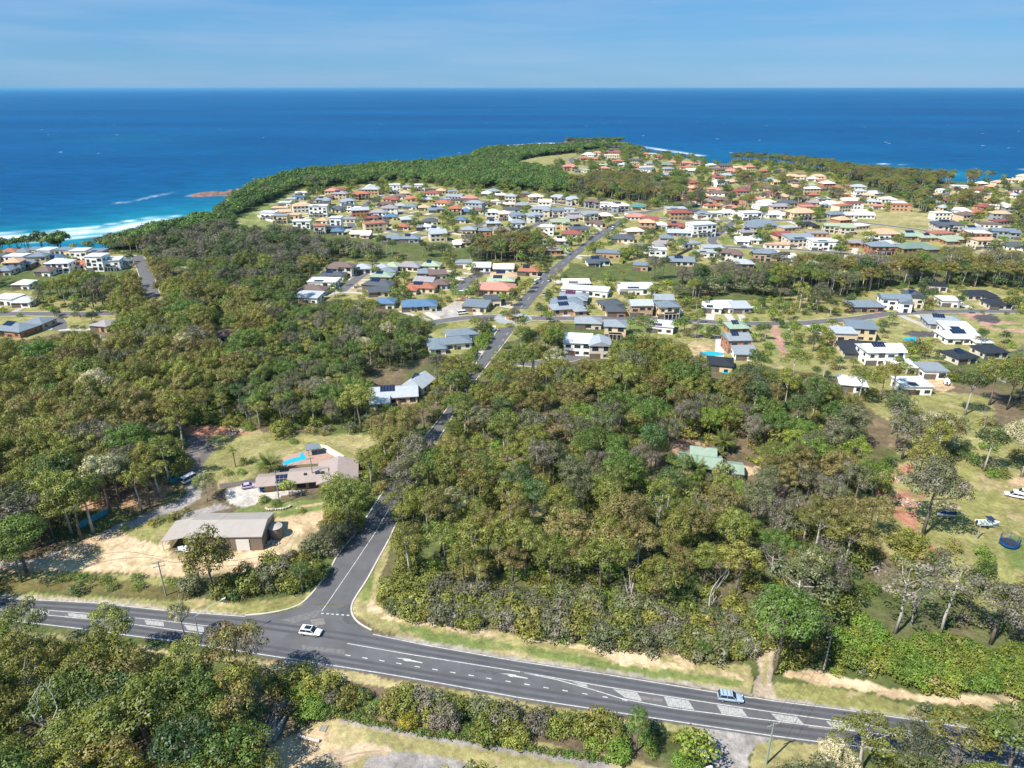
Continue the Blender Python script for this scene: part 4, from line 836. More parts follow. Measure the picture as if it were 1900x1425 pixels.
for i in range(5):
    for j in range(2):
        sl = math.atan2(1.0, 3.7); cx = -L_ / 2 + 5 + i * 1.08; yy = .55 + j * 1.72; zz = 2.5 + (yy - .3 + .2) * math.tan(sl) - .02
        q = MB(); pts = [(cx, yy, zz), (cx + 1.02, yy, zz), (cx + 1.02, yy + 1.6, zz + 1.6 * math.tan(sl)), (cx, yy + 1.6, zz + 1.6 * math.tan(sl))]
        top = [(a, b2, c2 + .09) for a, b2, c2 in pts]; q.poly(top, solarm)
        for k_ in range(4): q.poly([pts[k_], pts[(k_ + 1) % 4], top[(k_ + 1) % 4], top[k_]], alum)
        q.build('solar_panel', None, ph)
q = MB()
for cx, yy, s_ in ((-L_ / 2 + 13.2, 2.4, .8), (-L_ / 2 + 16.6, 2.6, 1.2), (-L_ / 2 + 18, 2.4, 1.0)): q.box(cx, yy, 2.75 + (yy + .6) * .3, s_, s_, .35, glassm)
q.build('skylight', None, ph); keep(568, 880, 96, 26)
q = MB()
for i in range(5): q.cyl(-L_ / 2 + .5 + i * .01, .8 + i * .0, 0, 2.4, .07, n=6, m=trimw) if i == 0 else None
q.build('carport_post', None, ph)
# big shed with lean-to
c_, L_, a_ = local_frame((342, 997), (485, 995), 4.2)
sh = empty('metal_shed', (c_[0], c_[1], 0), a_, 'long brown farm shed with grey sheet roof and open lean-to', 'shed')
rb, wb = MB(), MB(); D_ = 10.5; roof_faces(rb, 0, D_ / 2, L_, D_, 4.2, 1.5, 'g', shed_roof, .15); rb.build('roof', None, sh)
wb.box(0, D_ / 2, 0, L_ - .2, D_ - .2, 4.0, shed_wall)
for s_ in (-1, 1): wb.poly([(s_ * (L_ / 2 - .1), .1, 4.0), (s_ * (L_ / 2 - .1), D_ - .1, 4.0), (s_ * (L_ / 2 - .1), D_ / 2, 5.45)], shed_wall)
wb.build('wall', None, sh)
q = MB(); q.box(L_ * .24, 0, .05, 3.2, .16, 3.2, mat('roller_white', 'd9d6cf', .6, rib=1)); q.build('roller_door', None, sh)
q = MB(); z_a, z_b = 3.9, 2.9; xa, xb = -L_ / 2 - .25, -L_ / 2 - 6.2
top = [(xa, .4, z_a), (xa, 9.6, z_a), (xb, 9.2, z_b), (xb, .2, z_b)]; bot = [(a, b2, c2 - .14) for a, b2, c2 in top]; q.poly(top[::-1], shed_roof); q.poly(bot, shed_roof)
for k_ in range(4): q.poly([bot[k_], bot[(k_ + 1) % 4], top[(k_ + 1) % 4], top[k_]], shed_roof)
q.build('lean_to_roof', None, sh)
for k_ in range(3): q = MB(); q.box(xb + .2, .5 + k_ * 4.3, 0, .15, .15, 2.8, alum); q.build('post', None, sh)
keep(405, 985, 112, 36)
# house in the lot
for nm_ in ('lot_house',):
    c_, L_, a_ = local_frame((1258, 853), (1376, 866), 2.6)
    gh_ = empty('green_roof_house', (c_[0], c_[1], 0), a_, 'pale green sheet roofed house hidden among trees inside the big bush lot', 'house')
    rb, wb = MB(), MB(); gm_ = roofmat('M'); 
    roof_faces(rb, -L_ * .16, 1, L_ * .66, 8, 2.6, 1.5, 'g', gm_); roof_faces(rb, L_ * .32, -.8, L_ * .36, 6.4, 2.5, 1.1, 'g', gm_); roof_faces(rb, -L_ * .1, 5.5, 7, 5, 3.6, 1.3, 'g', gm_)
    wb.box(-L_ * .16, 1, 0, L_ * .66, 8, 2.55, wallmat('cfc4b4')); wb.box(L_ * .32, -.8, 0, L_ * .36, 6.4, 2.42, wallmat('b9b4aa')); wb.box(-L_ * .1, 5.5, 0, 7, 5, 3.5, wallmat('d9cbb3'))
    rb.build('roof', None, gh_); wb.build('wall', None, gh_)
    for i in range(3): q = MB(); q.box(-L_ * .38 + i * 3.4, -3.05, .9, 1.7, .16, 1.3, glassm); q.build('window', None, gh_)
    for i in range(6):
        q = MB(); x0_ = -1.5 + i * 1.05; z0 = 3.3; pts = [(x0_, -1.2, z0), (x0_ + .98, -1.2, z0), (x0_ + .98, .5, z0 + .62), (x0_, .5, z0 + .62)]; q.poly(pts, solarm); top = [(a, b2, c2 - .08) for a, b2, c2 in pts]
        for k_ in range(4): q.poly([top[k_], top[(k_ + 1) % 4], pts[(k_ + 1) % 4], pts[k_]], alum)
        q.build('solar_panel', None, gh_)
    q = MB(); q.box(-L_ * .1, 5.5, 4.7, .7, .7, 1.1, brickw); q.build('chimney', None, gh_); keep(1318, 853, 64, 24)
# grey house and garage by the side road, blue grey house by the roundabout
x, y = G(730, 722, 4); house(x, y, 17, 10, R(8), 'g', 'L', 'd8c09a', 1, 1, 2, 'light grey gabled house left of the side road in dense bush', None, (-1, 6.5, 4, 2.8)); keep(730, 724, 46, 30)
x, y = G(777, 702, 4.4); house(x, y, 8, 9.5, R(-22), 'g', 'L', 'e6d8b8', 1, 1, 2, 'small steep grey garage with solar panels beside the side road', None, None, name='garage', cat='garage', rise=2.6); keep(777, 704, 28, 28)
x, y = G(832, 628, 4); house(x, y, 19, 9, R(14), 'h', 'B', 'e6e0d4', 1, 0, 2, 'blue grey hip roofed house just left below the small roundabout', None, (-1, 6.5, 4, 2.8)); keep(832, 630, 42, 22)
x, y = G(856, 610, 4.5); house(x, y, 14, 8.5, R(14), 'h', 'B', 'd9dde0', 1, 0, 2, 'second blue grey hip roof behind the house by the small roundabout', None, None); keep(856, 610, 26, 14)

# ============================================================ foliage
def leafmat(name, c, hue=.02, val=.22, trans=.22, alt=None, altamt=.5):
    m = bpy.data.materials.new(name); m.use_nodes = True; nt = m.node_tree; n = nt.nodes; l = nt.links; n.clear()
    oi = n.new('ShaderNodeObjectInfo'); at = n.new('ShaderNodeAttribute'); at.attribute_name = 'tint'
    sp = n.new('ShaderNodeSeparateColor'); l.new(at.outputs['Color'], sp.inputs[0])
    mx = n.new('ShaderNodeMix'); mx.data_type = 'RGBA'; mx.inputs[6].default_value = c + (1,); mx.inputs[7].default_value = (alt or tuple(x * 1.2 for x in c)) + (1,)
    # share of clumps in the second colour differs from tree to tree
    th = n.new('ShaderNodeMath'); th.operation = 'SUBTRACT'; l.new(sp.outputs[1], th.inputs[0])
    mrs = n.new('ShaderNodeMapRange'); mrs.inputs[3].default_value = 1 - altamt * 1.6; mrs.inputs[4].default_value = 1.15 - altamt * .3
    l.new(oi.outputs['Random'], mrs.inputs[0]); l.new(mrs.outputs[0], th.inputs[1])
    ga = n.new('ShaderNodeMath'); ga.operation = 'MULTIPLY'; ga.use_clamp = True; ga.inputs[1].default_value = 4; l.new(th.outputs[0], ga.inputs[0]); l.new(ga.outputs[0], mx.inputs[0])
    hs = n.new('ShaderNodeHueSaturation'); l.new(mx.outputs[2], hs.inputs['Color'])
    h1 = n.new('ShaderNodeMapRange'); h1.inputs[3].default_value = .5 - hue; h1.inputs[4].default_value = .5 + hue; l.new(oi.outputs['Random'], h1.inputs[0]); l.new(h1.outputs[0], hs.inputs['Hue'])
    m2 = n.new('ShaderNodeMath'); m2.operation = 'MULTIPLY'; m2.inputs[1].default_value = 37.3; l.new(oi.outputs['Random'], m2.inputs[0]); fr = n.new('ShaderNodeMath'); fr.operation = 'FRACT'; l.new(m2.outputs[0], fr.inputs[0])
    v1 = n.new('ShaderNodeMapRange'); v1.inputs[3].default_value = .93 - val; v1.inputs[4].default_value = .93 + val; l.new(fr.outputs[0], v1.inputs[0])
    vv = n.new('ShaderNodeMath'); vv.operation = 'MULTIPLY'; l.new(v1.outputs[0], vv.inputs[0]); l.new(sp.outputs[0], vv.inputs[1]); l.new(vv.outputs[0], hs.inputs['Value'])
    d = n.new('ShaderNodeBsdfDiffuse'); t = n.new('ShaderNodeBsdfTranslucent'); g = n.new('ShaderNodeBsdfGlossy'); g.inputs['Roughness'].default_value = .5
    l.new(hs.outputs[0], d.inputs[0]); l.new(hs.outputs[0], t.inputs[0])
    ms = n.new('ShaderNodeMixShader'); ms.inputs[0].default_value = trans; l.new(d.outputs[0], ms.inputs[1]); l.new(t.outputs[0], ms.inputs[2])
    ms2 = n.new('ShaderNodeMixShader'); ms2.inputs[0].default_value = .035; l.new(ms.outputs[0], ms2.inputs[1]); l.new(g.outputs[0], ms2.inputs[2])
    o = n.new('ShaderNodeOutputMaterial'); l.new(ms2.outputs[0], o.inputs[0]); return m
LM = dict(
    olive=leafmat('olive_leaves', (0.232, 0.244, 0.046), alt=(0.268, 0.220, 0.061), altamt=.25),
    bronze=leafmat('bronze_leaves', (0.262, 0.201, 0.073), alt=(0.232, 0.238, 0.055), altamt=.7),
    green=leafmat('green_leaves', (0.146, 0.213, 0.039), alt=(0.183, 0.232, 0.049), altamt=.5),
    bright=leafmat('bright_leaves', (0.183, 0.268, 0.037), alt=(0.268, 0.329, 0.049), altamt=.5),
    cream=leafmat('blossoming_leaves', (0.183, 0.201, 0.061), alt=(0.561, 0.525, 0.293), altamt=1.0),
    grey=leafmat('grey_green_leaves', (0.177, 0.189, 0.085), alt=(0.232, 0.207, 0.159), altamt=.5),
    coast=leafmat('coastal_leaves', (0.116, 0.201, 0.041), alt=(0.159, 0.244, 0.055), altamt=.5),
    dark=leafmat('dark_leaves', (0.085, 0.134, 0.039), alt=(0.122, 0.171, 0.049), altamt=.5),
    yellow=leafmat('yellow_leaves', (.42, .38, .02), alt=(.2, .25, .03), altamt=.4),
    twig=leafmat('bare_twigs', (.20, .165, .14), alt=(.26, .22, .18), altamt=.5, trans=0),
)
bark = mat('bark', (.20, .165, .14), .9, .1, nscale=1.5, nvar=.4); pale = mat('pale_bark', (.48, .43, .38), .85, .1, nscale=1.2, nvar=.3); white_b = mat('bleached_bark', (.58, .55, .52), .85, .1, nscale=2, nvar=.25)
def leaf_mesh(name, clumps, leaf, per, m, seed, flat=.75, lo=-.45, jit=.42, cull=None):
    """foliage: small leaf-sprig faces spread over uneven clumps; clumps = [(x,y,z,radius)]"""
    g = np.random.default_rng(seed); V = []; T = []
    for (cx, cy, cz, cr) in clumps:
        k = max(8, int(per * cr * cr))
        d = g.normal(size=(k * 2, 3)); d /= np.linalg.norm(d, axis=1)[:, None]; d = d[d[:, 2] > lo][:k]; k = len(d)
        bump = 1 + .22 * np.sin(d[:, 0] * 5 + seed) * np.cos(d[:, 1] * 6 + cx) 
        p = np.array((cx, cy, cz)) + d * np.array((cr, cr, cr * flat)) * (g.uniform(.72, 1.06, (k, 1))) * bump[:, None]
        nn = d + jit * g.normal(size=(k, 3)) * .6; nn[:, 2] += .25; nn /= np.linalg.norm(nn, axis=1)[:, None]
        a = np.cross(nn, g.normal(size=(k, 3))); a /= np.linalg.norm(a, axis=1)[:, None]; b_ = np.cross(nn, a)
        s1 = leaf * g.uniform(.6, 1.35, (k, 1)); s2 = leaf * g.uniform(.4, .85, (k, 1))
        q = np.stack([p - a * s1, p - b_ * s2 + nn * s2 * .2, p + a * s1 * .9, p + b_ * s2 + nn * s2 * .2], 1); V.append(q.reshape(-1, 3))
        tint = np.clip(g.normal(1, .12) * g.uniform(.78, 1.22, k), .5, 1.5); g2 = np.clip(g.uniform() * .8 + .2 * g.uniform(size=k), 0, 1)
        T.append(np.repeat(np.stack([tint, g2, np.zeros(k), np.ones(k)], 1), 4, 0))
    V = np.concatenate(V); T = np.concatenate(T); f = np.arange(len(V)).reshape(-1, 4)
    me = np_mesh(name, V, f, m); c = me.color_attributes.new('tint', 'FLOAT_COLOR', 'POINT'); c.data.foreach_set('color', T.astype(np.float32).ravel()); return me
def crown_clumps(seed, rx, rz, zc, n_, cr, top=True, hole=.0):
    g = random.Random(seed); out = []; tries = 0
    while len(out) < n_ and tries < 4000:
        tries += 1
        a = g.uniform(0, 2 * math.pi); el = g.uniform(-.35, 1) if top else g.uniform(-1, 1); ce = math.sqrt(max(0, 1 - el * el)); k_ = g.uniform(.55, 1.0) * (1 + .15 * math.sin(2 * a + seed))
        p = (rx * k_ * ce * math.cos(a), rx * k_ * ce * math.sin(a), zc + rz * el * k_); r_ = cr * g.uniform(.65, 1.25)
        if all((p[0] - q[0]) ** 2 + (p[1] - q[1]) ** 2 + (p[2] - q[2]) ** 2 > (.5 * (r_ + q[3])) ** 2 for q in out): out.append((*p, r_))
    return out
def trunk_mesh(name, seed, h, clumps, r0, m, nl=7, lean=.06, forks=1):
    g = random.Random(seed); b_ = MB(); lx, ly = g.uniform(-lean, lean) * h, g.uniform(-lean, lean) * h
    top = np.array((lx, ly, h)); pts = [np.array((0, 0, -.3)), np.array((lx * .2 + g.uniform(-.2, .2), ly * .2, h * .35)), np.array((lx * .55, ly * .6 + g.uniform(-.2, .2), h * .7)), top]
    b_.tube(pts, [r0 * 1.15, r0 * .8, r0 * .6, r0 * .35], 6, m)
    for q in sorted(clumps, key=lambda q: g.random())[:nl]:
        s = g.uniform(.5, .95); base = pts[1] + (pts[3] - pts[1]) * s; e = np.array(q[:3]); mid = base * .5 + e * .5 + np.array((g.uniform(-.4, .4), g.uniform(-.4, .4), -.3))
        b_.tube([base, mid, e], [r0 * .38, r0 * .24, r0 * .08], 4, m, cap=False)
    return b_.mesh(name, None, True)
KINDS = {}
def make_kind(key, lm, seed, rx, rz, zc, n_, cr, leaf, per, h, r0, tm=bark, **kw):
    cl = crown_clumps(seed, rx, rz, zc, n_, cr); KINDS[key] = (leaf_mesh(key + '_foliage', cl, leaf, per, LM[lm], seed, **kw), trunk_mesh(key + '_trunk', seed, h, cl, r0, tm), rx, zc + rz)
# gum trees: nominal 18 m
for i, (lm, sd_i) in enumerate([('olive', 1), ('olive', 2), ('olive', 3), ('olive', 4), ('bronze', 5), ('bronze', 6), ('green', 7), ('green', 8), ('cream', 9), ('cream', 10), ('bright', 11), ('grey', 12), ('dark', 13),
                                ('olive', 14), ('olive', 15), ('bronze', 16), ('green', 17), ('grey', 18)]):
    g = random.Random(sd_i * 7); rx_ = g.uniform(3.9, 6.2); make_kind('gum%d' % i, lm, sd_i, rx_, g.uniform(3.2, 5.4), g.uniform(11.2, 13.2), int(g.uniform(.85, 1.2) * rx_ * 5.2), g.uniform(1.35, 1.85), .22, 66, 12.0, .36, pale if i % 3 == 0 else bark)
for i, lm in enumerate(['grey', 'twig']): make_kind('thin%d' % i, lm, 30 + i, 4.2, 3.4, 10.5, 20, 1.3, .24, 20, 11, .24, pale)
for i, lm in enumerate(['coast', 'coast', 'dark', 'grey']): make_kind('coast%d' % i, lm, 40 + i, 4.6, 2.2, 5.2, 18, 1.7, .42, 20, 5, .25)
make_kind('gumlow', 'olive', 51, 4.0, 5.6, 8.6, 40, 1.55, .22, 66, 11.0, .32)
# shrubs sit on the ground
def make_shrub(key, lm, seed, rx, rz, n_, cr, leaf, per, **kw):
    cl = crown_clumps(seed, rx, rz, rz * .75, n_, cr); cl = [(a, b_, max(c, .2), r_) for a, b_, c, r_ in cl]; KINDS[key] = (leaf_mesh(key + '_foliage', cl, leaf, per, LM[lm], seed, lo=-.3, **kw), None, rx, rz * 1.75)
for i, lm in enumerate(['green', 'dark', 'bright', 'grey', 'olive', 'bronze']): make_shrub('shrub%d' % i, lm, 60 + i, 1.5, 1.1, 10, .8, .15, 120)
make_shrub('wattle', 'olive', 70, 2.4, 1.7, 16, 1.1, .19, 95); make_shrub('wattle2', 'grey', 71, 2.4, 1.9, 16, 1.1, .19, 95); make_shrub('yellowbush', 'yellow', 72, 2.0, 2.2, 16, 1.0, .18, 100); make_shrub('brightbush', 'bright', 73, 2.6, 1.8, 20, 1.1, .17, 120)
make_shrub('twigbush', 'twig', 74, 1.8, 1.8, 14, .9, .2, 60)
make_shrub('small', 'green', 75, .62, .55, 7, .36, .12, 260)
for i, lm in enumerate(['green', 'olive', 'dark', 'bright']): make_kind('garden%d' % i, lm, 80 + i, 2.4, 2.0, 4.0, 12, 1.2, .3, 30, 4.0, .14)

# ---- where trees may stand
HB = np.array([h[:4] for h in HOUSES])
def PP(x, y, z):
    t = y * CP - (z - H_CAM) * SP; return 950 + F_PX * x / t, 712.5 + F_PX * (-(y * SP + (z - H_CAM) * CP)) / t
clear_bb = [(min(p[0] for p in c), min(p[1] for p in c), max(p[0] for p in c), max(p[1] for p in c)) for c in CLEAR]
def hits(px, py, polys):
    r = np.zeros(px.shape, bool)
    for c in polys: r |= inpoly(px, py, c)
    return r
def in_house(px, py, shrink=.9):
    r = np.zeros(px.shape, bool)
    for a, b_, w_, h_ in HB: r |= (np.abs(px - a) < w_ * shrink) & (np.abs(py - b_) < h_ * shrink)
    return r
def cand(spacing, r0_, r1_, amax=42, seed=1, jit=.42):
    """jittered grid over a sector"""
    g = np.random.default_rng(seed); X = np.arange(-r1_ * math.sin(R(amax)), r1_ * math.sin(R(amax)), spacing); Y = np.arange(r0_ * .6, r1_, spacing)
    x, y = np.meshgrid(X, Y); x = x + (np.arange(len(Y)) % 2)[:, None] * spacing / 2; x = (x + g.uniform(-jit, jit, x.shape) * spacing).ravel(); y = (y + g.uniform(-jit, jit, y.shape) * spacing).ravel()
    r = np.hypot(x, y); a = np.abs(np.arctan2(x, y)); k = (r > r0_) & (r < r1_) & (a < R(amax)); return x[k], y[k]
def allowed(x, y, h, rc, polys, house=True, frac=.75, hs=.9):
    ok = inpoly(x, y, land) & (seg_dist(x, y, coast) > 3)
    for zf, s in ((0, 0), (.55, 0), (.95, 0), (frac, -1), (frac, 1), (.97, -.5), (.97, .5)):
        px, py = PP(x + s * rc * .85, y, h * zf); ok &= ~hits(px, py, polys)
        if house and zf > .3: ok &= ~in_house(px, py, hs)
    px, py = PP(x, y, 0); ok &= ~in_house(px, py + 4, min(1, hs + .1)) & ~hits(px, py, NOBASE); return ok
BEACHZ = [(-200, 436), (0, 434), (60, 430), (150, 438), (200, 428), (300, 408), (345, 410), (280, 470), (240, 464), (60, 461), (-200, 470)]
COASTZ = [(430, 372), (420, 340), (560, 300), (700, 290), (900, 262), (1000, 258), (1160, 258), (1345, 285), (1345, 305), (1250, 287), (1170, 284), (1070, 284), (960, 300), (1030, 315), (1050, 335), (1060, 358), (1000, 356), (860, 348), (720, 340), (560, 350), (470, 385), (440, 420), (380, 440), (300, 450), (-100, 475), (-100, 440), (300, 405)]
GREYZ = [(270, 470), (300, 440), (440, 420), (560, 430), (700, 448), (830, 465), (870, 488), (640, 482), (600, 495), (550, 530), (480, 520), (400, 500), (280, 500)]
GREYZ2 = [(1060, 490), (1200, 488), (1300, 500), (1420, 500), (1430, 550), (1300, 575), (1240, 525), (1030, 520)]
LOT = [(905, 740), (1585, 765), (1700, 1100), (1515, 1240), (700, 1135)]
places = {}       # kind -> list of (x,y,rot,scale)
def put(kind, x, y, s, rz=None, sz=None): places.setdefault(kind, []).append((float(x), float(y), rng.uniform(0, 6.28) if rz is None else rz, float(s), float(sz if sz else s)))
NOTREE = CLEAR + VILLAGE
SHRUBBY = [(700, 1100), (740, 1090), (1000, 1110), (1250, 1140), (1400, 1160), (1400, 1235), (1200, 1205), (960, 1172), (720, 1138)]       # low thicket along the lot's road side
VERGE_L = [(-80, 1075), (300, 1085), (360, 1092), (600, 1040), (700, 930), (620, 930), (560, 1010), (430, 1065), (300, 1070), (-80, 1062)]
# near and middle forest
x, y = cand(5.9, 70, 560, 43, 3); xa, ya = cand(5.9, 75, 230, 54, 33); ka = np.abs(np.arctan2(xa, ya)) > R(43); x = np.concatenate([x, xa[ka]]); y = np.concatenate([y, ya[ka]])
sc_ = np.random.default_rng(9).uniform(.68, 1.02, len(x)); px, py = PP(x, y, 0)
lot = inpoly(px, py, LOT); sc_ = np.where(lot, sc_ * .92, sc_); sc_ = np.where(y > 420, sc_ * .8, sc_)
left_scrub = inpoly(px, py, [(280, 480), (560, 540), (640, 600), (800, 620), (860, 690), (700, 780), (520, 800), (380, 790), (520, 700), (500, 600), (280, 520)]); sc_ = np.where(left_scrub, sc_ * .75, sc_)
BLF = inpoly(px, py, [(-200, 1180), (560, 1250), (520, 1600), (-400, 1600)])
ok = allowed(x, y, 17 * sc_, 4.5 * sc_, NOTREE)
for f_ in (.78, .6):
    q_ = ~ok; s2 = sc_ * f_; o2 = allowed(x, y, 17 * s2, 4.5 * s2, NOTREE) & q_ & (py > 400); sc_ = np.where(o2, s2, sc_); ok |= o2
ok &= ~inpoly(px, py, SHRUBBY) & ~inpoly(px, py, VERGE_L) & ~inpoly(px, py, GREYZ) & ~inpoly(px, py, GREYZ2) & ~inpoly(px, py, COASTZ)
ok &= ~((py > 1225) & (px > 500) & (px < 1340)) & ~((px > 1560) & (py > 1150) & (py < 1420)) & ~((px > 1590) & (py > 700) & (py < 1180) & (fbm(x, y, 22, 5) < .60))
ok &= ~(inpoly(px, py, [(945, 660), (1100, 655), (1112, 735), (950, 730)]) & (fbm(x, y, 10, 8) < .62))
ok &= np.random.default_rng(2).uniform(size=len(x)) < np.where(lot, .64, .97)
tn = fbm(x, y, 45, 15); tn2 = fbm(x, y, 16, 25)
for i in np.nonzero(ok)[0]:
    q = tn[i] * .6 + tn2[i] * .4 + rng.uniform(-.1, .1); r_ = rng.random()
    if lot[i]:
        rel = py[i]
        if rel > 960: kd = rng.choice(('gum4', 'gum5', 'gum15', 'gum1', 'gum14', 'thin0')) if q > .44 else rng.choice(('gum1', 'gum13', 'gum11', 'gum3', 'gum16'))
        elif rel > 800: kd = rng.choice(('gum6', 'gum7', 'gum10', 'gum16', 'gum11', 'gum17', 'garden1', 'gum12'))
        else: kd = rng.choice(('gum0', 'gum1', 'gum4', 'gum12', 'gum6', 'gum2'))
        if px[i] < 1000 and rel > 850: kd = rng.choice(('gum0', 'gum1', 'gum2', 'gum4', 'gum3'))
        if px[i] > 1380 and rel > 900: kd = rng.choice(('thin0', 'thin1', 'gum4', 'gum11', 'gum15', 'gum5'))
    elif px[i] > 1500: kd = rng.choice(('gum0', 'gum4', 'gum11', 'gum5', 'thin0', 'gum3', 'gum9', 'gum12'))
    elif left_scrub[i]: kd = rng.choice(('gum7', 'gum12', 'gum6', 'gum11', 'gum3'))
    else: kd = 'gum%d' % ([0, 1, 2, 3, 6, 13, 14, 16, 11][rng.randrange(9)] if q < .55 else [4, 5, 15, 0, 1, 13, 14][rng.randrange(7)])
    if r_ < .028: kd = rng.choice(('gum8', 'gum9'))
    elif r_ < .10: kd = rng.choice(('gum12', 'gum7', 'gum11'))
    if py[i] > 1190 and px[i] < 620 and kd in ('gum8', 'gum9', 'gum11', 'gum17', 'gum7'): kd = rng.choice(('gum1', 'gum12', 'gum4', 'gum13'))
    s = sc_[i] * (1.7 if kd.startswith('garden') else 1.45 if kd.startswith('thin') and not lot[i] else 1)
    put(kd, x[i], y[i], s, None, s * rng.uniform(.9, 1.15))
# understorey
x, y = cand(3.3, 70, 330, 42, 4); xb, yb = cand(2.2, 90, 140, 42, 44); kb = inpoly(*PP(xb, yb, 0), SHRUBBY); x = np.concatenate([x, xb[kb]]); y = np.concatenate([y, yb[kb]]); px, py = PP(x, y, 0)
ok = allowed(x, y, np.full(len(x), 3.2), 1.6, NOTREE) & (np.random.default_rng(3).uniform(size=len(x)) < np.where(inpoly(px, py, SHRUBBY) | inpoly(px, py, VERGE_L), .98, np.where(y < 260, .5, .35)))
ok &= ~inpoly(px, py, [(40, 860), (330, 860), (330, 950), (200, 1000), (0, 1050), (0, 980)]) | (np.random.default_rng(4).uniform(size=len(x)) < .08)
ok &= ~((px > 1590) & (py > 700) & (py < 1150)) | (fbm(x, y, 12, 6) > .58)
sh_ = inpoly(px, py, SHRUBBY) | inpoly(px, py, VERGE_L)
for i in np.nonzero(ok)[0]:
    s = rng.uniform(.8, 1.6)
    if sh_[i]: put(rng.choice(('wattle', 'wattle2', 'wattle', 'shrub5', 'shrub1', 'wattle2')), x[i], y[i], rng.uniform(.65, 1.45) * (1 if px[i] > 600 or py[i] < 1060 else .7))
    else: put(rng.choice(('shrub0', 'shrub1', 'shrub2', 'shrub3', 'shrub4', 'shrub5', 'wattle')), x[i], y[i], s)
# grey scrub and belts between the streets
x, y = cand(6.2, 300, 1150, 43, 6); px, py = PP(x, y, 0)
gz = inpoly(px, py, GREYZ) | inpoly(px, py, GREYZ2); far = (y >= 560) | gz
h_ = np.where(y > 560, 11, 9.); ok = far & allowed(x, y, h_, 4, NOTREE) & ~inpoly(px, py, COASTZ)
for i in np.nonzero(ok)[0]:
    if gz[i]: kd = rng.choice(('thin0', 'coast3', 'coast2', 'coast3', 'thin1', 'gum11', 'gum12')); s = rng.uniform(.6, .85)
    else: kd = rng.choice(('gum0', 'gum3', 'gum11', 'gum12', 'gum4', 'gum6')) if px[i] > 840 else rng.choice(('coast2', 'coast3', 'coast3', 'gum11', 'thin0', 'gum12')); s = rng.uniform(.6, .9)
    if kd.startswith('coast'): s *= 1.35
    put(kd, x[i], y[i], s)
# coastal canopy
x, y = cand(5.6, 420, 1900, 43, 7, .7); px, py = PP(x, y, 0)
ok = inpoly(px, py, COASTZ) & allowed(x, y, np.full(len(x), 7.), 4, NOTREE, frac=.7)
for i in np.nonzero(ok)[0]: put(rng.choice(('coast0', 'coast1', 'coast0', 'coast2')), x[i], y[i], rng.uniform(.6, 1.45))
x, y = cand(8, 1150, 1900, 43, 8); px, py = PP(x, y, 0); ok = ~inpoly(px, py, COASTZ) & (py < 345) & allowed(x, y, np.full(len(x), 10.), 4, NOTREE)
for i in np.nonzero(ok)[0]: put(rng.choice(('gum12', 'gum11', 'gum6')), x[i], y[i], rng.uniform(.6, .8))
x, y = cand(3.5, 420, 800, 43, 17); px, py = PP(x, y, 0); ok = inpoly(px, py, BEACHZ) & inpoly(x, y, land) & ~in_house(px, py, .8) & (np.abs(px - 165) > 9)
for i in np.nonzero(ok)[0]: put(rng.choice(('coast2', 'coast3', 'coast0', 'coast2')), x[i], y[i], rng.uniform(.6, 1.0))
# village gardens
x, y = cand(5.0, 270, 1500, 43, 10); px, py = PP(x, y, 0); vil = hits(px, py, VILLAGE)
gd = vil & allowed(x, y, np.full(len(x), 5.), 2., CLEAR, hs=.62) & (fbm(x, y, 26, 77) > .36) & (np.random.default_rng(8).uniform(size=len(x)) < .85)
for i in np.nonzero(gd)[0]:
    r_ = rng.random()
    if r_ < .5: put(rng.choice(('shrub0', 'shrub1', 'shrub2', 'shrub4', 'shrub5')), x[i], y[i], rng.uniform(.7, 1.5))
    elif r_ < .93: put('garden%d' % rng.randrange(4), x[i], y[i], rng.uniform(.6, 1.2) * (1.25 if y[i] > 430 else 1))
    else: put(rng.choice(('gum3', 'gum11', 'gum12')), x[i], y[i], rng.uniform(.4, .6))
# tall belts inside the village
for pl, n_ in (([(1070, 345), (1130, 330), (1210, 332), (1245, 350), (1300, 368), (1290, 388), (1180, 376), (1075, 362)], 190), ([(880, 470), (960, 455), (1022, 460), (1028, 482), (960, 490), (850, 488)], 60), ([(1640, 372), (1760, 360), (1900, 385), (1900, 430), (1780, 415), (1700, 395)], 60),
               ([(1300, 345), (1380, 330), (1480, 350), (1600, 380), (1500, 390), (1350, 375)], 45), ([(1350, 380), (1450, 385), (1440, 395), (1330, 395)], 8), ([(1220, 360), (1340, 350), (1340, 385), (1260, 388)], 26)):
    gx_ = [p[0] for p in pl]; gy_ = [p[1] for p in pl]; k = 0; tr = 0
    while k < n_ and tr < 4000:
        tr += 1; a, b_ = rng.uniform(min(gx_), max(gx_)), rng.uniform(min(gy_), max(gy_))
        if inpoly([a], [b_], pl)[0] and not in_house(np.array([a]), np.array([b_ - 4.]), .8)[0]:
            X_, Y_ = G(a, b_); put(rng.choice(('gum11', 'gum12', 'gum4', 'gum3', 'gum6')), X_, Y_, rng.uniform(.6, .95)); k += 1
# the belt of gums between the coast road and the right edge stands tall: extra trunks along its lower edge
for i in range(70):
    a = rng.uniform(1430, 1890); b_ = rng.uniform(508, 534); X_, Y_ = G(a, b_); put(rng.choice(('gum0', 'gum3', 'gum11', 'gum4')), X_, Y_, rng.uniform(.7, .9))

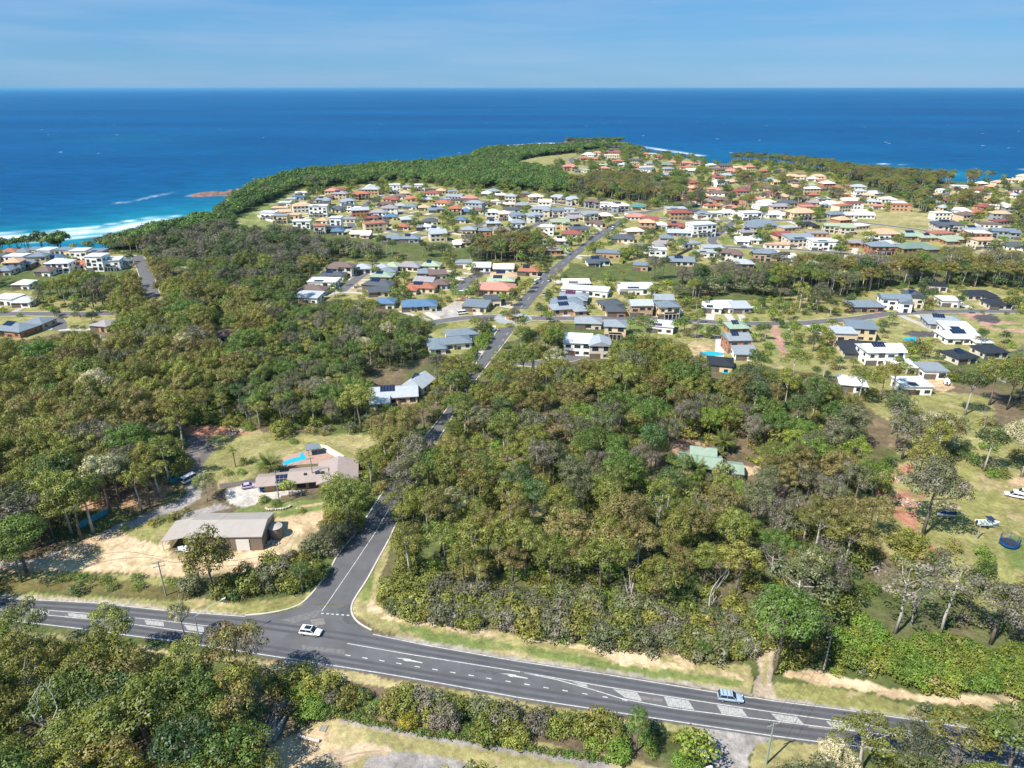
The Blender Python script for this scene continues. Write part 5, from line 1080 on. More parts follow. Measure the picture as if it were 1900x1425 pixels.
# ---- named feature trees (base point in the survey, kind, scale, label)
FEAT = [
 (1592, 748, 'gum0', .85, .85, 'olive gum just above the top right corner of the lot'), (1635, 742, 'gum14', .8, .85, 'second olive gum right of the lot corner, before the white house'),
 (1835, 752, 'gum1', 1.0, 1.05, 'big olive gum left of the black roofed house with a solar grid'), (1868, 760, 'gum16', .95, 1.0, 'green gum hiding the solar roofed house at the right edge'), (1890, 742, 'gum13', .9, .95, 'rightmost olive gum below the black roofed house'),
 (1525, 712, 'gum3', .8, .8, 'airy olive gum left of the long white house'), (1470, 712, 'gum0', .9, .85, 'broad olive gum below the red paved drive'), (1400, 705, 'gum6', .8, .8, 'green gum below the small bright pool'),
 (1262, 905, 'gum7', .55, .6, 'green tree screening the left end of the green roofed lot house'),
 (1338, 893, 'shrub4', 1.9, 2.6, 'round olive bush tree before the right end of the green roofed house'),
 (1215, 868, 'gum16', .62, .62, 'dense green tree left of the green roofed lot house'),
 (398, 1100, 'gumlow', 1.0, 1.12, 'olive gum tree standing before the big shed, in front of its wall'),
 (345, 1192, 'gum8', .45, .6, 'small cream flowering gum poking over the highway edge at left'),
 (225, 1225, 'gum1', .78, .8, 'round olive gum overlapping the highway edge above the bottom left forest'),
 (60, 1235, 'gum0', .95, .85, 'broad olive gum at the left edge beside the highway'),
 (455, 1290, 'gum4', .95, .95, 'bronze gum whose crown hangs over the highway near the white car'),
 (285, 1415, 'gum1', 1.35, 1.0, 'wide spreading gum with bare forked limbs in the bottom left forest'),
 (1712, 992, 'gum11', 1.25, 1.3, 'tall thick trunked gum beside the parked boats on the right lawn'),
 (1612, 942, 'gum10', .8, .95, 'bright green domed gum just outside the right side of the lot'),
 (1765, 1440, 'gum2', 1.05, .85, 'dense olive gum covering the highway at the lower right'),
 (1590, 1435, 'gum0', .85, .75, 'low olive gum below the highway at the lower right'),
 (1865, 1450, 'gum7', .95, .95, 'green gum at the bottom right corner of the view'),
 (1690, 1440, 'gum11', .7, .65, 'grey green gum between the two lower right olive gums'),
 (1838, 1195, 'gum11', .95, .95, 'grey leaved gum with dark trunk at the right paddock edge'),
 (1745, 1180, 'thin0', 1.35, 1.3, 'open branching gum behind the green hedge on the right'),
 (1660, 1175, 'thin0', 1.3, 1.25, 'thin crowned gum left of the open branching gum by the hedge'),
 (1890, 1180, 'gum4', .7, .8, 'bronze tinted gum at the right edge above the hedge'),
 (1468, 1180, 'thin0', 1.4, 1.3, 'large open gum with bare forks beside the dirt track'),
 (1490, 1120, 'gum8', .9, .9, 'cream blossoming gum above the dirt track near the lot corner'),
 (1895, 885, 'gum9', 1.05, 1.1, 'cream flowering gum at the right edge above the white car'),
 (1700, 905, 'gum5', 1.0, 1.0, 'bronze crowned gum right of the lot corner in the paddock'),
 (1660, 775, 'gum8', .6, .6, 'small blossoming gum at the top of the right paddock'),
 (1655, 735, 'gum3', .95, .95, 'airy gum with pale trunk before the long white house'),
 (1790, 770, 'gum12', 1.0, 1.0, 'dark rounded gum casting shade on the right paddock'),
 (1030, 712, 'gum8', .85, .9, 'pale flowering gum near the curved private driveway'),
 (968, 660, 'gum6', .9, .85, 'dark green gum right beside the small roundabout'),
 (1195, 640, 'gum6', .85, .9, 'green gum in front of the pale gabled house'),
 (1482, 580, 'gum3', .95, 1.0, 'tall airy gum alone on the green field at right'),
 (1515, 582, 'gum11', .8, .9, 'grey green gum beside the tall airy gum on the field'),
 (1540, 588, 'gum12', .55, .6, 'low dark gum at the right of the field pair'),
 (622, 1010, 'gum1', .68, .55, 'rounded olive tree on the driveway bend by the side road'),
 (640, 960, 'gum7', .8, .75, 'green tree between the pool house garden and side road'),
 (690, 905, 'gum0', .75, .8, 'flowering olive gum at the right end of the pool house'),
 (133, 990, 'gum0', 1.1, 1.15, 'tall straight trunked gum by the blue corrugated fence'),
 (205, 952, 'gum8', 1.0, 1.05, 'white blossoming gum at the forest edge above the blue fence'),
 (385, 930, 'gum9', .5, .5, 'small frangipani like tree at the driveway bend'),
 (1300, 1230, 'gum6', .3, .35, 'small dark tree in the thicket by the highway verge'),
 (835, 1345, 'wattle2', .9, 1.5, 'narrow dark shrub standing by the highway kerb'),
 (1180, 1395, 'gum7', .42, .5, 'green garden tree near the bottom driveway'),
 (1285, 1420, 'garden3', 1.2, 1.2, 'bright green garden tree left of the bottom driveway'),
 (760, 1350, 'yellowbush', .8, .8, 'yellow flowering bush in the hedge below the highway'),
 (812, 1352, 'twigbush', .85, .9, 'leafless grey brown bush beside the yellow bush'),
 (538, 922, 'garden3', .9, .9, 'bright green round tree in front of the pool house'),
]
def place_tree(kind, x, y, s, sz, rz, label, group=None, name=None, cat=None):
    lf, tr, rc, hh = KINDS[kind]
    nm = name or ('gum_tree' if kind[:3] in ('gum', 'thi') else 'coastal_tree' if kind[:5] == 'coast' else 'garden_tree' if kind[:6] == 'garden' else 'shrub')
    ct = cat or ('shrub' if nm == 'shrub' else 'tree')
    if tr is None:
        o = link(nm, lf); o.location = (x, y, 0); o.rotation_euler = (0, 0, rz); o.scale = (s, s, sz); return tag(o, label, ct, group)
    e = empty(nm, (x, y, 0), rz, label, ct, group); k_ = .86 + .28 * (abs(math.sin(x * 12.9 + y * 7.3))); e.scale = (s * k_, s / k_, sz)
    link('crown', lf, e); link('trunk', tr, e); return e
fx_ = []
for px, py, kd, s, sz, lab in FEAT:
    x, y = G(px, py); fx_.append((x, y, KINDS[kd][2] * s)); place_tree(kd, x, y, s, sz, rng.uniform(0, 6.28), lab)
for kd in places: places[kd] = [q for q in places[kd] if all((q[0] - a) ** 2 + (q[1] - b_) ** 2 > (c * .75) ** 2 for a, b_, c in fx_)]
def zone(x, y):
    px, py = P(x, y)
    if py > 1190 and px < 620: return 'in the bottom left forest'
    if py > 1225 and px < 1420: return 'below the highway at bottom middle'
    if py > 1200 and px >= 1420: return 'beside the highway at lower right'
    if inpoly([px], [py], LOT)[0]: return 'of the big bush lot'
    if px > 1480 and py > 660: return 'right of the big bush lot'
    if px < 760 and py > 880: return 'around the shed and pool house'
    if px < 860 and py > 660: return 'in the bush left of the side road'
    if py > 640: return 'between bush lot and houses'
    if py > 470: return 'among the middle streets'
    return 'in the seaside village gardens'
TC = dict(olive='olive green', bronze='bronze tipped', green='mid green', cream='cream flowering', bright='bright green', grey='grey green', dark='dark green', twig='nearly leafless', coast='low coastal', yellow='yellow')
def colour_word(kd): 
    nm = KINDS[kd][0].materials[0].name
    for k_ in LM:
        if LM[k_].name == nm: return TC[k_]
def in_view(x, y, z=2.0, m=10):
    t = depth(x, y, z)
    if t < 5: return False
    px, py = P(x, y, z); return -m < px < 1900 + m and -200 < py < 1425 + 40
allp = [(math.hypot(q[0], q[1]), kd, q) for kd in places for q in places[kd]]
allp.sort(key=lambda a: a[0])
fam = {'gum_tree': 247, 'shrub': 100, 'garden_tree': 290}
rest = []; cnt = {}; chosen = {}
for d_, kd, q in allp:
    f_ = 'gum_tree' if kd[:3] in ('gum', 'thi') else 'coastal' if kd[:5] == 'coast' else 'garden_tree' if kd[:6] == 'garden' else 'shrub'
    if f_ in fam and cnt.get(f_, 0) < fam[f_] and in_view(q[0], q[1], 6 if f_ == 'gum_tree' else 1):
        cnt[f_] = cnt.get(f_, 0) + 1; zt = zone(q[0], q[1]); cw = colour_word(kd).replace(' ', '-'); nn = {'gum_tree': 'gum tree', 'shrub': 'shrub', 'garden_tree': 'garden tree'}[f_]
        chosen.setdefault((cw, nn, zt), []).append((kd, q))
    else: rest.append((kd, q))
ORDT = ['leftmost', 'second-from-left', 'third-from-left', 'fourth-from-left', 'fifth-from-left', 'sixth-from-left', 'seventh-from-left', 'eighth-from-left']
ROWN = ['nearest', 'second', 'third', 'fourth', 'fifth', 'sixth', 'seventh', 'eighth', 'ninth', 'tenth', 'eleventh', 'twelfth']
for (cw, nn, zt), L_ in chosen.items():
    nrow = max(1, math.ceil(len(L_) / 7)); per = math.ceil(len(L_) / nrow)
    for r_ in range(nrow):
        rw_ = sorted(L_[r_ * per:(r_ + 1) * per], key=lambda a: P(a[1][0], a[1][1])[0])
        for j, (kd, q) in enumerate(rw_):
            od = 'only' if len(L_) == 1 else ORDT[j] if j < len(rw_) - 1 or j == 0 else 'rightmost'
            lab = '%s %s %s %s%s' % (od, cw, nn, ('in the %s row ' % ROWN[r_] if nrow > 1 else ''), zt)
            place_tree(kd, q[0], q[1], q[3], q[4], q[2], lab, '%s %ss %s' % (cw, nn, zt))
# the rest as one mass of forest, instanced on points
def mass(name, label, items):
    kinds = sorted(set(k_ for k_, _ in items)); me = bpy.data.meshes.new(name); nV = len(items); me.vertices.add(nV)
    co = np.array([(q[0], q[1], q[5] if len(q) > 5 else 0) for _, q in items], np.float32); me.vertices.foreach_set('co', co.ravel())
    a = me.attributes.new('kind_index', 'INT', 'POINT'); a.data.foreach_set('value', np.array([kinds.index(k_) for k_, _ in items], np.int32))
    a = me.attributes.new('turn', 'FLOAT_VECTOR', 'POINT'); a.data.foreach_set('vector', np.array([(0, 0, q[2]) for _, q in items], np.float32).ravel())
    a = me.attributes.new('size', 'FLOAT_VECTOR', 'POINT'); a.data.foreach_set('vector', np.array([(q[3] * (.86 + .28 * abs(math.sin(q[0] * 12.9 + q[1] * 7.3))), q[3] / (.86 + .28 * abs(math.sin(q[0] * 12.9 + q[1] * 7.3))), q[4]) for _, q in items], np.float32).ravel())
    o = link(name, me); tag(o, label, kind='stuff')
    ng = bpy.data.node_groups.new(name + '_nodes', 'GeometryNodeTree'); ng.interface.new_socket('Geometry', in_out='INPUT', socket_type='NodeSocketGeometry'); ng.interface.new_socket('Geometry', in_out='OUTPUT', socket_type='NodeSocketGeometry')
    n = ng.nodes; l = ng.links; gi = n.new('NodeGroupInput'); go = n.new('NodeGroupOutput'); jn = n.new('GeometryNodeJoinGeometry')
    def attr(nm_, ty): q = n.new('GeometryNodeInputNamedAttribute'); q.data_type = ty; q.inputs['Name'].default_value = nm_; return q
    kx = attr('kind_index', 'INT'); tx = attr('turn', 'FLOAT_VECTOR'); sx_ = attr('size', 'FLOAT_VECTOR')
    e2r = n.new('FunctionNodeEulerToRotation'); l.new(tx.outputs[0], e2r.inputs[0])
    for i, kd in enumerate(kinds):
        src = n.new('GeometryNodeJoinGeometry')
        for mesh in KINDS[kd][:2]:
            if mesh is None: continue
            so = SRC.get(mesh.name)
            oi = n.new('GeometryNodeObjectInfo'); oi.inputs['Object'].default_value = so; oi.transform_space = 'ORIGINAL'; l.new(oi.outputs['Geometry'], src.inputs[0])
        gi2 = n.new('GeometryNodeGeometryToInstance'); l.new(src.outputs[0], gi2.inputs[0])
        iop = n.new('GeometryNodeInstanceOnPoints'); cmp_ = n.new('FunctionNodeCompare'); cmp_.data_type = 'INT'; cmp_.operation = 'EQUAL'; cmp_.inputs[3].default_value = i
        l.new(kx.outputs[0], cmp_.inputs[2]); l.new(gi.outputs[0], iop.inputs['Points']); l.new(cmp_.outputs[0], iop.inputs['Selection']); l.new(gi2.outputs[0], iop.inputs['Instance'])
        l.new(e2r.outputs[0], iop.inputs['Rotation']); l.new(sx_.outputs[0], iop.inputs['Scale']); l.new(iop.outputs[0], jn.inputs[0])
    l.new(jn.outputs[0], go.inputs[0]); md = o.modifiers.new('scatter', 'NODES'); md.node_group = ng; return o
# one placed tree of every kind lends its crown and trunk to the mass
SRC = {}
for o in list(C.objects):
    if o.type == 'MESH' and o.data.name not in SRC: SRC[o.data.name] = o
for kd in sorted(set(k_ for k_, _ in rest)):
    if KINDS[kd][0].name not in SRC:
        i = next(i for i, r_ in enumerate(rest) if r_[0] == kd and in_view(r_[1][0], r_[1][1])); q = rest.pop(i)[1]
        place_tree(kd, q[0], q[1], q[3], q[4], q[2], 'lone %s tree lending its form to the far %s' % (colour_word(kd), 'canopy') if False else '%s tree at the near edge of the %s' % (colour_word(kd), {'coast0': 'headland canopy', 'coast1': 'bluff canopy', 'coast2': 'coastal scrub', 'coast3': 'grey scrub belt'}.get(kd, 'far forest')))
        for o in list(C.objects)[-3:]:
            if o.type == 'MESH' and o.data.name not in SRC: SRC[o.data.name] = o
mass('forest', 'mass of gum forest, coastal canopy and scrub beyond the nearest trees', [r_ for r_ in rest if r_[0][:3] in ('gum', 'thi')])
tip = [('coast%d' % rng.randrange(3), (*G(rng.uniform(1050, 1155), rng.uniform(266.5, 269.5), SEA), rng.uniform(0, 6), rng.uniform(.7, 1.0), .7, -14 + rng.uniform(0, 5))) for _ in range(170)]
rest += tip
mass('coastal_scrub', 'low coastal canopy over the bluff and headland', [r_ for r_ in rest if r_[0][:5] == 'coast'])
mass('undergrowth', 'undergrowth and distant garden greenery', [r_ for r_ in rest if r_[0][:3] not in ('gum', 'thi', 'coa')])
print('trees', cnt, len(rest), len(raw))

# ============================================================ vehicles
tyre = mat('tyre_rubber', (.02, .02, .02), .9); rimm = mat('wheel_rim', (.45, .45, .47), .35, .5, metal=.6); carglass = mat('car_glass', (.015, .02, .03), .05, .7); lampm = mat('headlamp', (.8, .8, .8), .2); tail = mat('tail_lamp', (.4, .02, .02), .3); plast = mat('dark_plastic', (.04, .04, .045), .6)
def carpaint(nm_, c): return mat('car_paint_' + nm_, c, .25, .5)
def car(px, py, heading, paintm, label, shape='suv', near=True, rack=False, group=None, z0=.04, name='parked_car', z=None):
    """body lofted through cross sections along its length; heading in degrees from +X"""
    x, y = G(px, py); e = empty(name, (x, y, z0), R(heading), label, 'ute' if shape == 'ute' else 'van' if shape == 'van' else 'car', group)
    L = dict(suv=4.7, hatch=4.2, ute=5.2, van=5.2)[shape]; Wd = .92; h = dict(suv=1.65, hatch=1.5, ute=1.75, van=2.1)[shape]
    if shape == 'van': prof = [(-.5, .35, .95), (-.495, .35, 1.1), (-.3, .3, 1.12), (.2, .3, 1.12), (.4, .3, 1.05), (.47, .3, .9), (.5, .38, .75)]
    else: prof = [(-.5, .42, .78), (-.485, .34, .98), (-.42, .3, 1.02), (-.2, .28, 1.0), (.1, .28, .98), (.22, .28, .96), (.36, .28, .9), (.46, .32, .78), (.5, .42, .62)]
    b_ = MB(); n8 = 10
    for fx, zl, zt in prof:
        wv = Wd * (1 - .35 * max(0, abs(fx) - .40) / .1 * .35); X = fx * L
        for yy, zz in ((-wv * .82, zl), (-wv, zl + .12), (-wv, (zl + zt) / 2 + .1), (-wv * .93, zt - .03), (-wv * .6, zt + .02), (wv * .6, zt + .02), (wv * .93, zt - .03), (wv, (zl + zt) / 2 + .1), (wv, zl + .12), (wv * .82, zl)): b_.v.append((X, yy, zz))
    for i in range(len(prof) - 1):
        for j in range(n8): b_.f.append((i * n8 + j, i * n8 + (j + 1) % n8, (i + 1) * n8 + (j + 1) % n8, (i + 1) * n8 + j)); b_.m.append(0)
    b_.f.append(tuple(range(n8))[::-1]); b_.m.append(0); o_ = (len(prof) - 1) * n8; b_.f.append(tuple(o_ + j for j in range(n8))); b_.m.append(0)
    b_.build('body', paintm, e, True)
    a0, a1, r0, r1 = dict(suv=(-.475, .24, -.40, .07), hatch=(-.46, .24, -.30, .05), ute=(-.12, .26, -.08, .12), van=(-.495, .42, -.48, .30))[shape]
    zb = 1.0 if shape != 'van' else 1.1
    def cabin(inset, z1, z2, k0, k1):
        q = MB(); lo = [(L * (a0 + (r0 - a0) * k0), z1), (L * (a1 + (r1 - a1) * k0), z1)]; hi = [(L * (a0 + (r0 - a0) * k1), z2), (L * (a1 + (r1 - a1) * k1), z2)]
        w0 = Wd * (.92 - .16 * k0) - inset; w1 = Wd * (.92 - .16 * k1) - inset
        v = [(lo[0][0], -w0, z1), (lo[1][0], -w0, z1), (lo[1][0], w0, z1), (lo[0][0], w0, z1), (hi[0][0], -w1, z2), (hi[1][0], -w1, z2), (hi[1][0], w1, z2), (hi[0][0], w1, z2)]
        q.v = v; q.f = [(0, 3, 2, 1), (4, 5, 6, 7), (0, 1, 5, 4), (1, 2, 6, 5), (2, 3, 7, 6), (3, 0, 4, 7)]; q.m = [0] * 6; return q
    cabin(0, zb - .06, h - .05, 0, .92).build('window', carglass, e)
    cabin(-.02, h - .12, h, .86, 1).build('roof', paintm, e)
    if 'glass roof' in label: q = MB(); q.box(-.10 * L, 0, h, L * .3, 1.05, .03); q.build('glass_roof', carglass, e)
    q = MB()
    for fx in (a0 + .02, (a0 + a1) / 2 - .02, a1 - .02):
        for s_ in (-1, 1):
            rx_ = r0 + .01 if fx < 0 and fx < a0 + .1 else (r1 - .01 if fx > a1 - .1 else fx)
            q.tube([(L * fx, s_ * Wd * .925, zb - .05), (L * rx_, s_ * Wd * .775, h - .08)], .045, 4, paintm)
    q.build('pillar', None, e)
    for fx in (-.31, .32):
        for s_ in (-1, 1):
            q = MB(); q.tube([(L * fx, s_ * (Wd - .2), .33), (L * fx, s_ * (Wd + .02), .33)], .34, 14); w_ = q.build('wheel', tyre, e)
            if near: q = MB(); q.tube([(L * fx, s_ * (Wd + .015), .33), (L * fx, s_ * (Wd + .035), .33)], .2, 10); q.build('rim', rimm, w_)
    if near:
        for s_ in (-1, 1):
            q = MB(); q.box(L * .485, s_ * Wd * .68, .62, .12, .32, .15); q.build('headlight', lampm, e)
            q = MB(); q.box(-L * .488, s_ * Wd * .76, .78, .1, .22, .2); q.build('tail_light', tail, e)
            q = MB(); q.box(L * .17, s_ * (Wd + .08), .98, .16, .16, .13); q.build('mirror', paintm, e)
    if shape == 'ute':
        q = MB(); q.box(-L * .3, 0, .95, L * .38, 1.7, .5); q.build('tray', paintm if not rack else mat('canopy_grey', 'cfd3d6', .5), e)
    if rack and shape != 'ute':
        q = MB()
        for k_ in (-.3, -.15, 0): q.box(L * k_, 0, h + .04, .06, 1.3, .06)
        q.build('roof_rack', plast, e)
    return e
Wt = carpaint('white', (.80, .81, .82)); Sb = carpaint('silver_blue', (.32, .42, .52)); Dk = carpaint('dark', (.03, .035, .045)); Rd = carpaint('red', (.5, .05, .04)); Bl = carpaint('blue', (.06, .16, .4)); Gy = carpaint('grey', (.25, .26, .28)); Or = carpaint('orange', (.7, .18, .05)); Lp = carpaint('lilac', (.45, .38, .55))
car(577, 1176, -9, Wt, 'white crossover with black glass roof driving on the highway at the junction', 'suv', name='moving_car')
car(1354, 1298, -9, Sb, 'silver blue wagon driving along the highway past the dirt track', 'suv', rack=True, name='moving_car')
car(488, 906, -80, Bl, 'blue grey car under the carport of the pool house', 'hatch', z0=.02)
car(462, 905, 20, Lp, 'small lilac covered car on the concrete apron beside the wooden fence', 'hatch', z0=.02)
car(1881, 922, 152, Wt, 'white wagon parked on the grass at the right edge', 'suv', rack=True)
car(1899, 918, 150, Wt, 'white ute beside the wagon at the right edge', 'ute', rack=True)
car(1306, 1419, -75, Wt, 'white car nose-in beside the bright bush at the bottom driveway', 'suv')
car(353, 892, 60, Wt, 'white van in the shade at the bend of the gravel drive', 'van')
for px, py, hd, pm, lab, shp in [(993, 526, 75, Wt, 'white van parked at the left kerb of the coast road', 'van'), (1000, 518, 75, Wt, 'small white car behind the white van on the coast road', 'hatch'), (1019, 522, 250, Gy, 'grey car heading up the coast road by the estate corner', 'hatch'),
        (1097, 441, 70, Gy, 'grey car driving on the coast road beside the village', 'suv'), (1137, 425, 70, Wt, 'white bus-like van on the upper coast road', 'van'), (1125, 423, 70, Or, 'orange car on the verge of the upper coast road', 'hatch'), (1102, 453, 60, Dk, 'dark car parked by a gate right of the coast road', 'suv'),
        (857, 546, 10, Wt, 'white campervan on the gravel yard in the estate', 'van'), (858, 583, 20, Wt, 'white truck by the blue roofed house', 'van'), (1263, 582, 75, Wt, 'white ute on the drive beside the blue grey hip roof', 'ute'), (1140, 584, 80, Dk, 'dark car outside the two garages', 'suv'), (1398, 575, 20, Wt, 'white car near the skillion roofed house', 'suv'),
        (1010, 548, 255, Gy, 'grey car coming down the lower coast road', 'suv'), (1380, 460, 10, Gy, 'grey car on the hillside street bend', 'suv'), (1860, 566, 30, Gy, 'silver car outside the navy roofed acreage house', 'suv'), (1375, 407, 10, Dk, 'dark car in the upper street by the white houses', 'suv'), (232, 488, 80, Bl, 'blue car at the edge of the beach street', 'hatch'), (75, 605, 10, Wt, 'white car on the court by the blue grey house', 'suv')]:
    car(px, py, hd, pm, lab, shp, near=False, group='cars parked and driving in the village')
# ============================================================ boats and trampoline
hullw = mat('boat_hull', 'e8ecec', .3, .5); navy = mat('boat_cover_navy', (.02, .035, .10), .8); tarp = mat('teal_tarp', (.03, .22, .26), .7)
def boat(px, py, heading, L, label, cover=None, canopy=False, group=None, waves=False):
    x, y = G(px, py); e = empty('boat', (x, y, 0), R(heading), label, 'boat', group); b_ = MB(); ns = 9
    for i in range(ns):
        t = i / (ns - 1); X = (t - .5) * L; wv = L * .19 * (1 - max(0, (t - .45) / .55) ** 2.2) + .03; zk = .55 + .35 * max(0, t - .6) ** 1.5; zt = 1.35 + .25 * t
        for yy, zz in ((0, zk), (-wv * .7, zk + .25), (-wv, zt), (wv, zt), (wv * .7, zk + .25)): b_.v.append((X, yy, zz))
    for i in range(ns - 1):
        for j in range(5): 
            if j == 2: continue
            b_.f.append((i * 5 + j, i * 5 + (j + 1) % 5, (i + 1) * 5 + (j + 1) % 5, (i + 1) * 5 + j)); b_.m.append(0)
    b_.f.append((0, 1, 2, 3, 4)); b_.m.append(0); b_.build('hull', hullw, e, False)
    dk = MB()
    for i in range(ns - 1):
        t0, t1 = i / (ns - 1), (i + 1) / (ns - 1)
        w0 = L * .19 * (1 - max(0, (t0 - .45) / .55) ** 2.2); w1 = L * .19 * (1 - max(0, (t1 - .45) / .55) ** 2.2); dz = (.0 if cover or t0 > .55 else -.35)
        z_a, z_b = 1.33 + .25 * t0 + dz, 1.33 + .25 * t1 + dz; rid = .3 if cover else 0
        for s_ in (-1, 1): dk.poly([((t0 - .5) * L, 0, z_a + rid), ((t1 - .5) * L, 0, z_b + rid), ((t1 - .5) * L, s_ * w1 * .96, z_b), ((t0 - .5) * L, s_ * w0 * .96, z_a)][::s_])
    dk.build('cover' if cover else 'deck', cover or mat('deck_white', 'd7dcdc', .5), e)
    if not cover:
        q = MB(); q.box(.05 * L, 0, 1.3, .6, .7, .75); q.build('console', mat('console_white', 'e0e4e4', .4), e)
        q = MB(); q.box(.12 * L, 0, 1.75, .06, .9, .5); q.build('windscreen', carglass, e)
        for k_ in (-.12, -.3): q = MB(); q.box(k_ * L, 0, 1.05, .5, L * .26, .42); q.build('seat', mat('boat_seat', '8ba39a', .7), e)
    if canopy:
        q = MB(); q.box(.02 * L, 0, 2.55, 1.7, 1.9, .1); q.build('canopy', navy, e); q = MB()
        for a in (-.7, .7):
            for b2 in (-.85, .85): q.tube([(.02 * L + a, b2, 1.4), (.02 * L + a, b2, 2.55)], .03, 4)
        q.build('canopy_frame', alum, e)
    q = MB(); q.box(-L * .52, 0, .75, .35, .4, 1.1); q.build('outboard_motor', plast, e)
    q = MB(); q.box(.05 * L, 0, .42, L * .95, .1, .1); q.box(.05 * L, .6, .42, L * .6, .08, .1); q.box(.05 * L, -.6, .42, L * .6, .08, .1); q.tube([(L * .5, 0, .45), (L * .68, 0, .45)], .05, 5); q.build('trailer', alum, e)
    for s_ in (-1, 1): q = MB(); q.tube([(-.1 * L, s_ * .95, .3), (-.1 * L, s_ * 1.15, .3)], .3, 12); q.build('trailer_wheel', tyre, e)
    return e
boat(1754, 960, 178, 4.6, 'navy covered boat on its trailer in the shade of the thick gum', navy)
boat(1832, 977, -2, 5.8, 'open white boat with dark canopy on its trailer on the right lawn', None, True)
boat(349, 1026, 172, 5.0, 'small open white boat beside the lean-to of the big shed')
boat(1756, 712, 60, 5.2, 'white boat on the dirt yard below the long white house', mat('boat_cover_white', 'e6e8ea', .6))
x, y = G(1871, 1012); tr = empty('trampoline', (x, y, 0), 0, 'round blue trampoline with safety net on the right lawn', 'trampoline'); blu = mat('trampoline_blue', (.01, .08, .26), .5)
q = MB(); ring = [(2.1 * math.cos(2 * math.pi * i / 20), 2.1 * math.sin(2 * math.pi * i / 20)) for i in range(20)]
for i in range(20):
    a, c = ring[i], ring[(i + 1) % 20]; q.poly([(a[0], a[1], .9), (c[0], c[1], .9), (c[0] * .84, c[1] * .84, .93), (a[0] * .84, a[1] * .84, .93)]); q.poly([(a[0], a[1], .55), (c[0], c[1], .55), (c[0], c[1], .9), (a[0], a[1], .9)])
q.build('safety_pad', blu, tr); q = MB(); q.poly([(a * .84, b_ * .84, .9) for a, b_ in ring]); q.build('mat', plast, tr)
for i in range(0, 20, 3): q = MB(); q.tube([(*[v * 1.02 for v in ring[i]], 0), (*[v * 1.02 for v in ring[i]], 2.6)], .06, 5); q.build('pole', blu, tr)
q = MB(); q.tube([(*ring[i % 20], 2.6) for i in range(21)], .04, 4, cap=False)
for i in range(20):
    a, c = ring[i], ring[(i + 1) % 20]
    for k_ in range(6): q.tube([(a[0], a[1], .9 + k_ * .3), (c[0], c[1], .9 + k_ * .3)], .012, 3, cap=False)
    for k_ in range(3): m_ = (a[0] + (c[0] - a[0]) * k_ / 3, a[1] + (c[1] - a[1]) * k_ / 3); q.tube([(*m_, .9), (*m_, 2.6)], .012, 3, cap=False)
q.build('net', navy, tr)
# ============================================================ poles and wires
wood = mat('weathered_timber', (.30, .28, .24), .9, nscale=3, nvar=.3); green_p = mat('treated_pole', (.27, .33, .27), .9, nscale=2, nvar=.2); wire = mat('wire', (.03, .03, .03), .6)
def power_pole(px, py, h, label, m=wood, arms=1):
    x, y = G(px, py); e = empty('power_pole', (x, y, 0), R(20), label, 'power pole'); q = MB(); q.tube([(0, 0, -.3), (0, 0, h)], [.19, .12], 8); q.build('pole', m, e)
    for k_ in range(arms):
        q = MB(); q.box(0, 0, h - .5 - k_ * 1.0, 2.4, .12, .14); ar = q.build('crossarm', wood, e); q = MB()
        for a in (-1.1, -.5, .5, 1.1): q.cyl(a, 0, h - .36 - k_, h - .12 - k_, .05, .04, 6)
        q.build('insulator', mat('insulator', (.5, .5, .5), .4), ar)
    return (x, y, h)
pA = power_pole(308, 1105, 9.5, 'timber power pole between the highway verge and the shed yard', green_p, 2)
pB = power_pole(519, 935, 10.5, 'slim power pole standing in front of the solar panels of the pool house', green_p)
pC = power_pole(582, 899, 9, 'power pole rising before the skylights of the pool house')
pD = power_pole(1421, 1418, 9.5, 'green treated power pole beside the bottom driveway', green_p)
pE = power_pole(1528, 1244, 9, 'timber power pole at the right hand corner of the lot'); pF = power_pole(1812, 1000, 5, 'short grey pole near the trampoline')
def cable(a, b_, sag, label, r_=.018):
    q = MB(); pts = [(a[0] + (b_[0] - a[0]) * t, a[1] + (b_[1] - a[1]) * t, a[2] + (b_[2] - a[2]) * t - sag * 4 * t * (1 - t)) for t in [i / 14 for i in range(15)]]; q.tube(pts, r_, 4); tag(q.build('power_line', wire), label, 'cable')
for k_, dx in enumerate((-.9, .9)):
    cable((pD[0] + dx, pD[1], 9.2), (pE[0] + dx, pE[1], 8.6), 1.2, ('left' if k_ == 0 else 'right') + ' thin wire crossing the highway above the dirt track')
cable((pA[0], pA[1], 9.2), (pB[0], pB[1], 10), 1.5, 'thin wire from the verge pole to the pool house'); cable((pB[0], pB[1], 10), (pC[0], pC[1], 8.8), .4, 'short wire between the two pool house poles')
def lamp(px, py, h, dirx, diry, label, arm=3.0):
    x, y = G(px, py); e = empty('street_lamp', (x, y, 0), 0, label, 'street lamp'); q = MB(); q.tube([(0, 0, -.2), (0, 0, h)], [.13, .09], 8); q.build('pole', mat('lamp_pole', (.28, .32, .30), .6), e)
    q = MB(); q.tube([(0, 0, h - .15), (dirx * arm * .5, diry * arm * .5, h + .5), (dirx * arm, diry * arm, h + .8)], .06, 6); q.build('arm', alum, e)
    q = MB(); q.box(dirx * arm, diry * arm, h + .72, .75, .3, .16, rz=math.atan2(diry, dirx)); q.build('lamp_head', mat('lamp_head', (.7, .7, .68), .4), e)
lamp(376, 1212, 9.5, .72, .7, 'tall street lamp with long arm reaching over the highway from the bottom left forest', 6.0)
lamp(860, 694, 8, -.5, -.3, 'curved street lamp beside the side road below the roundabout', 2)
lamp(1455, 640, 7, .3, -.9, 'street lamp beside the red paved drive', 1.5)
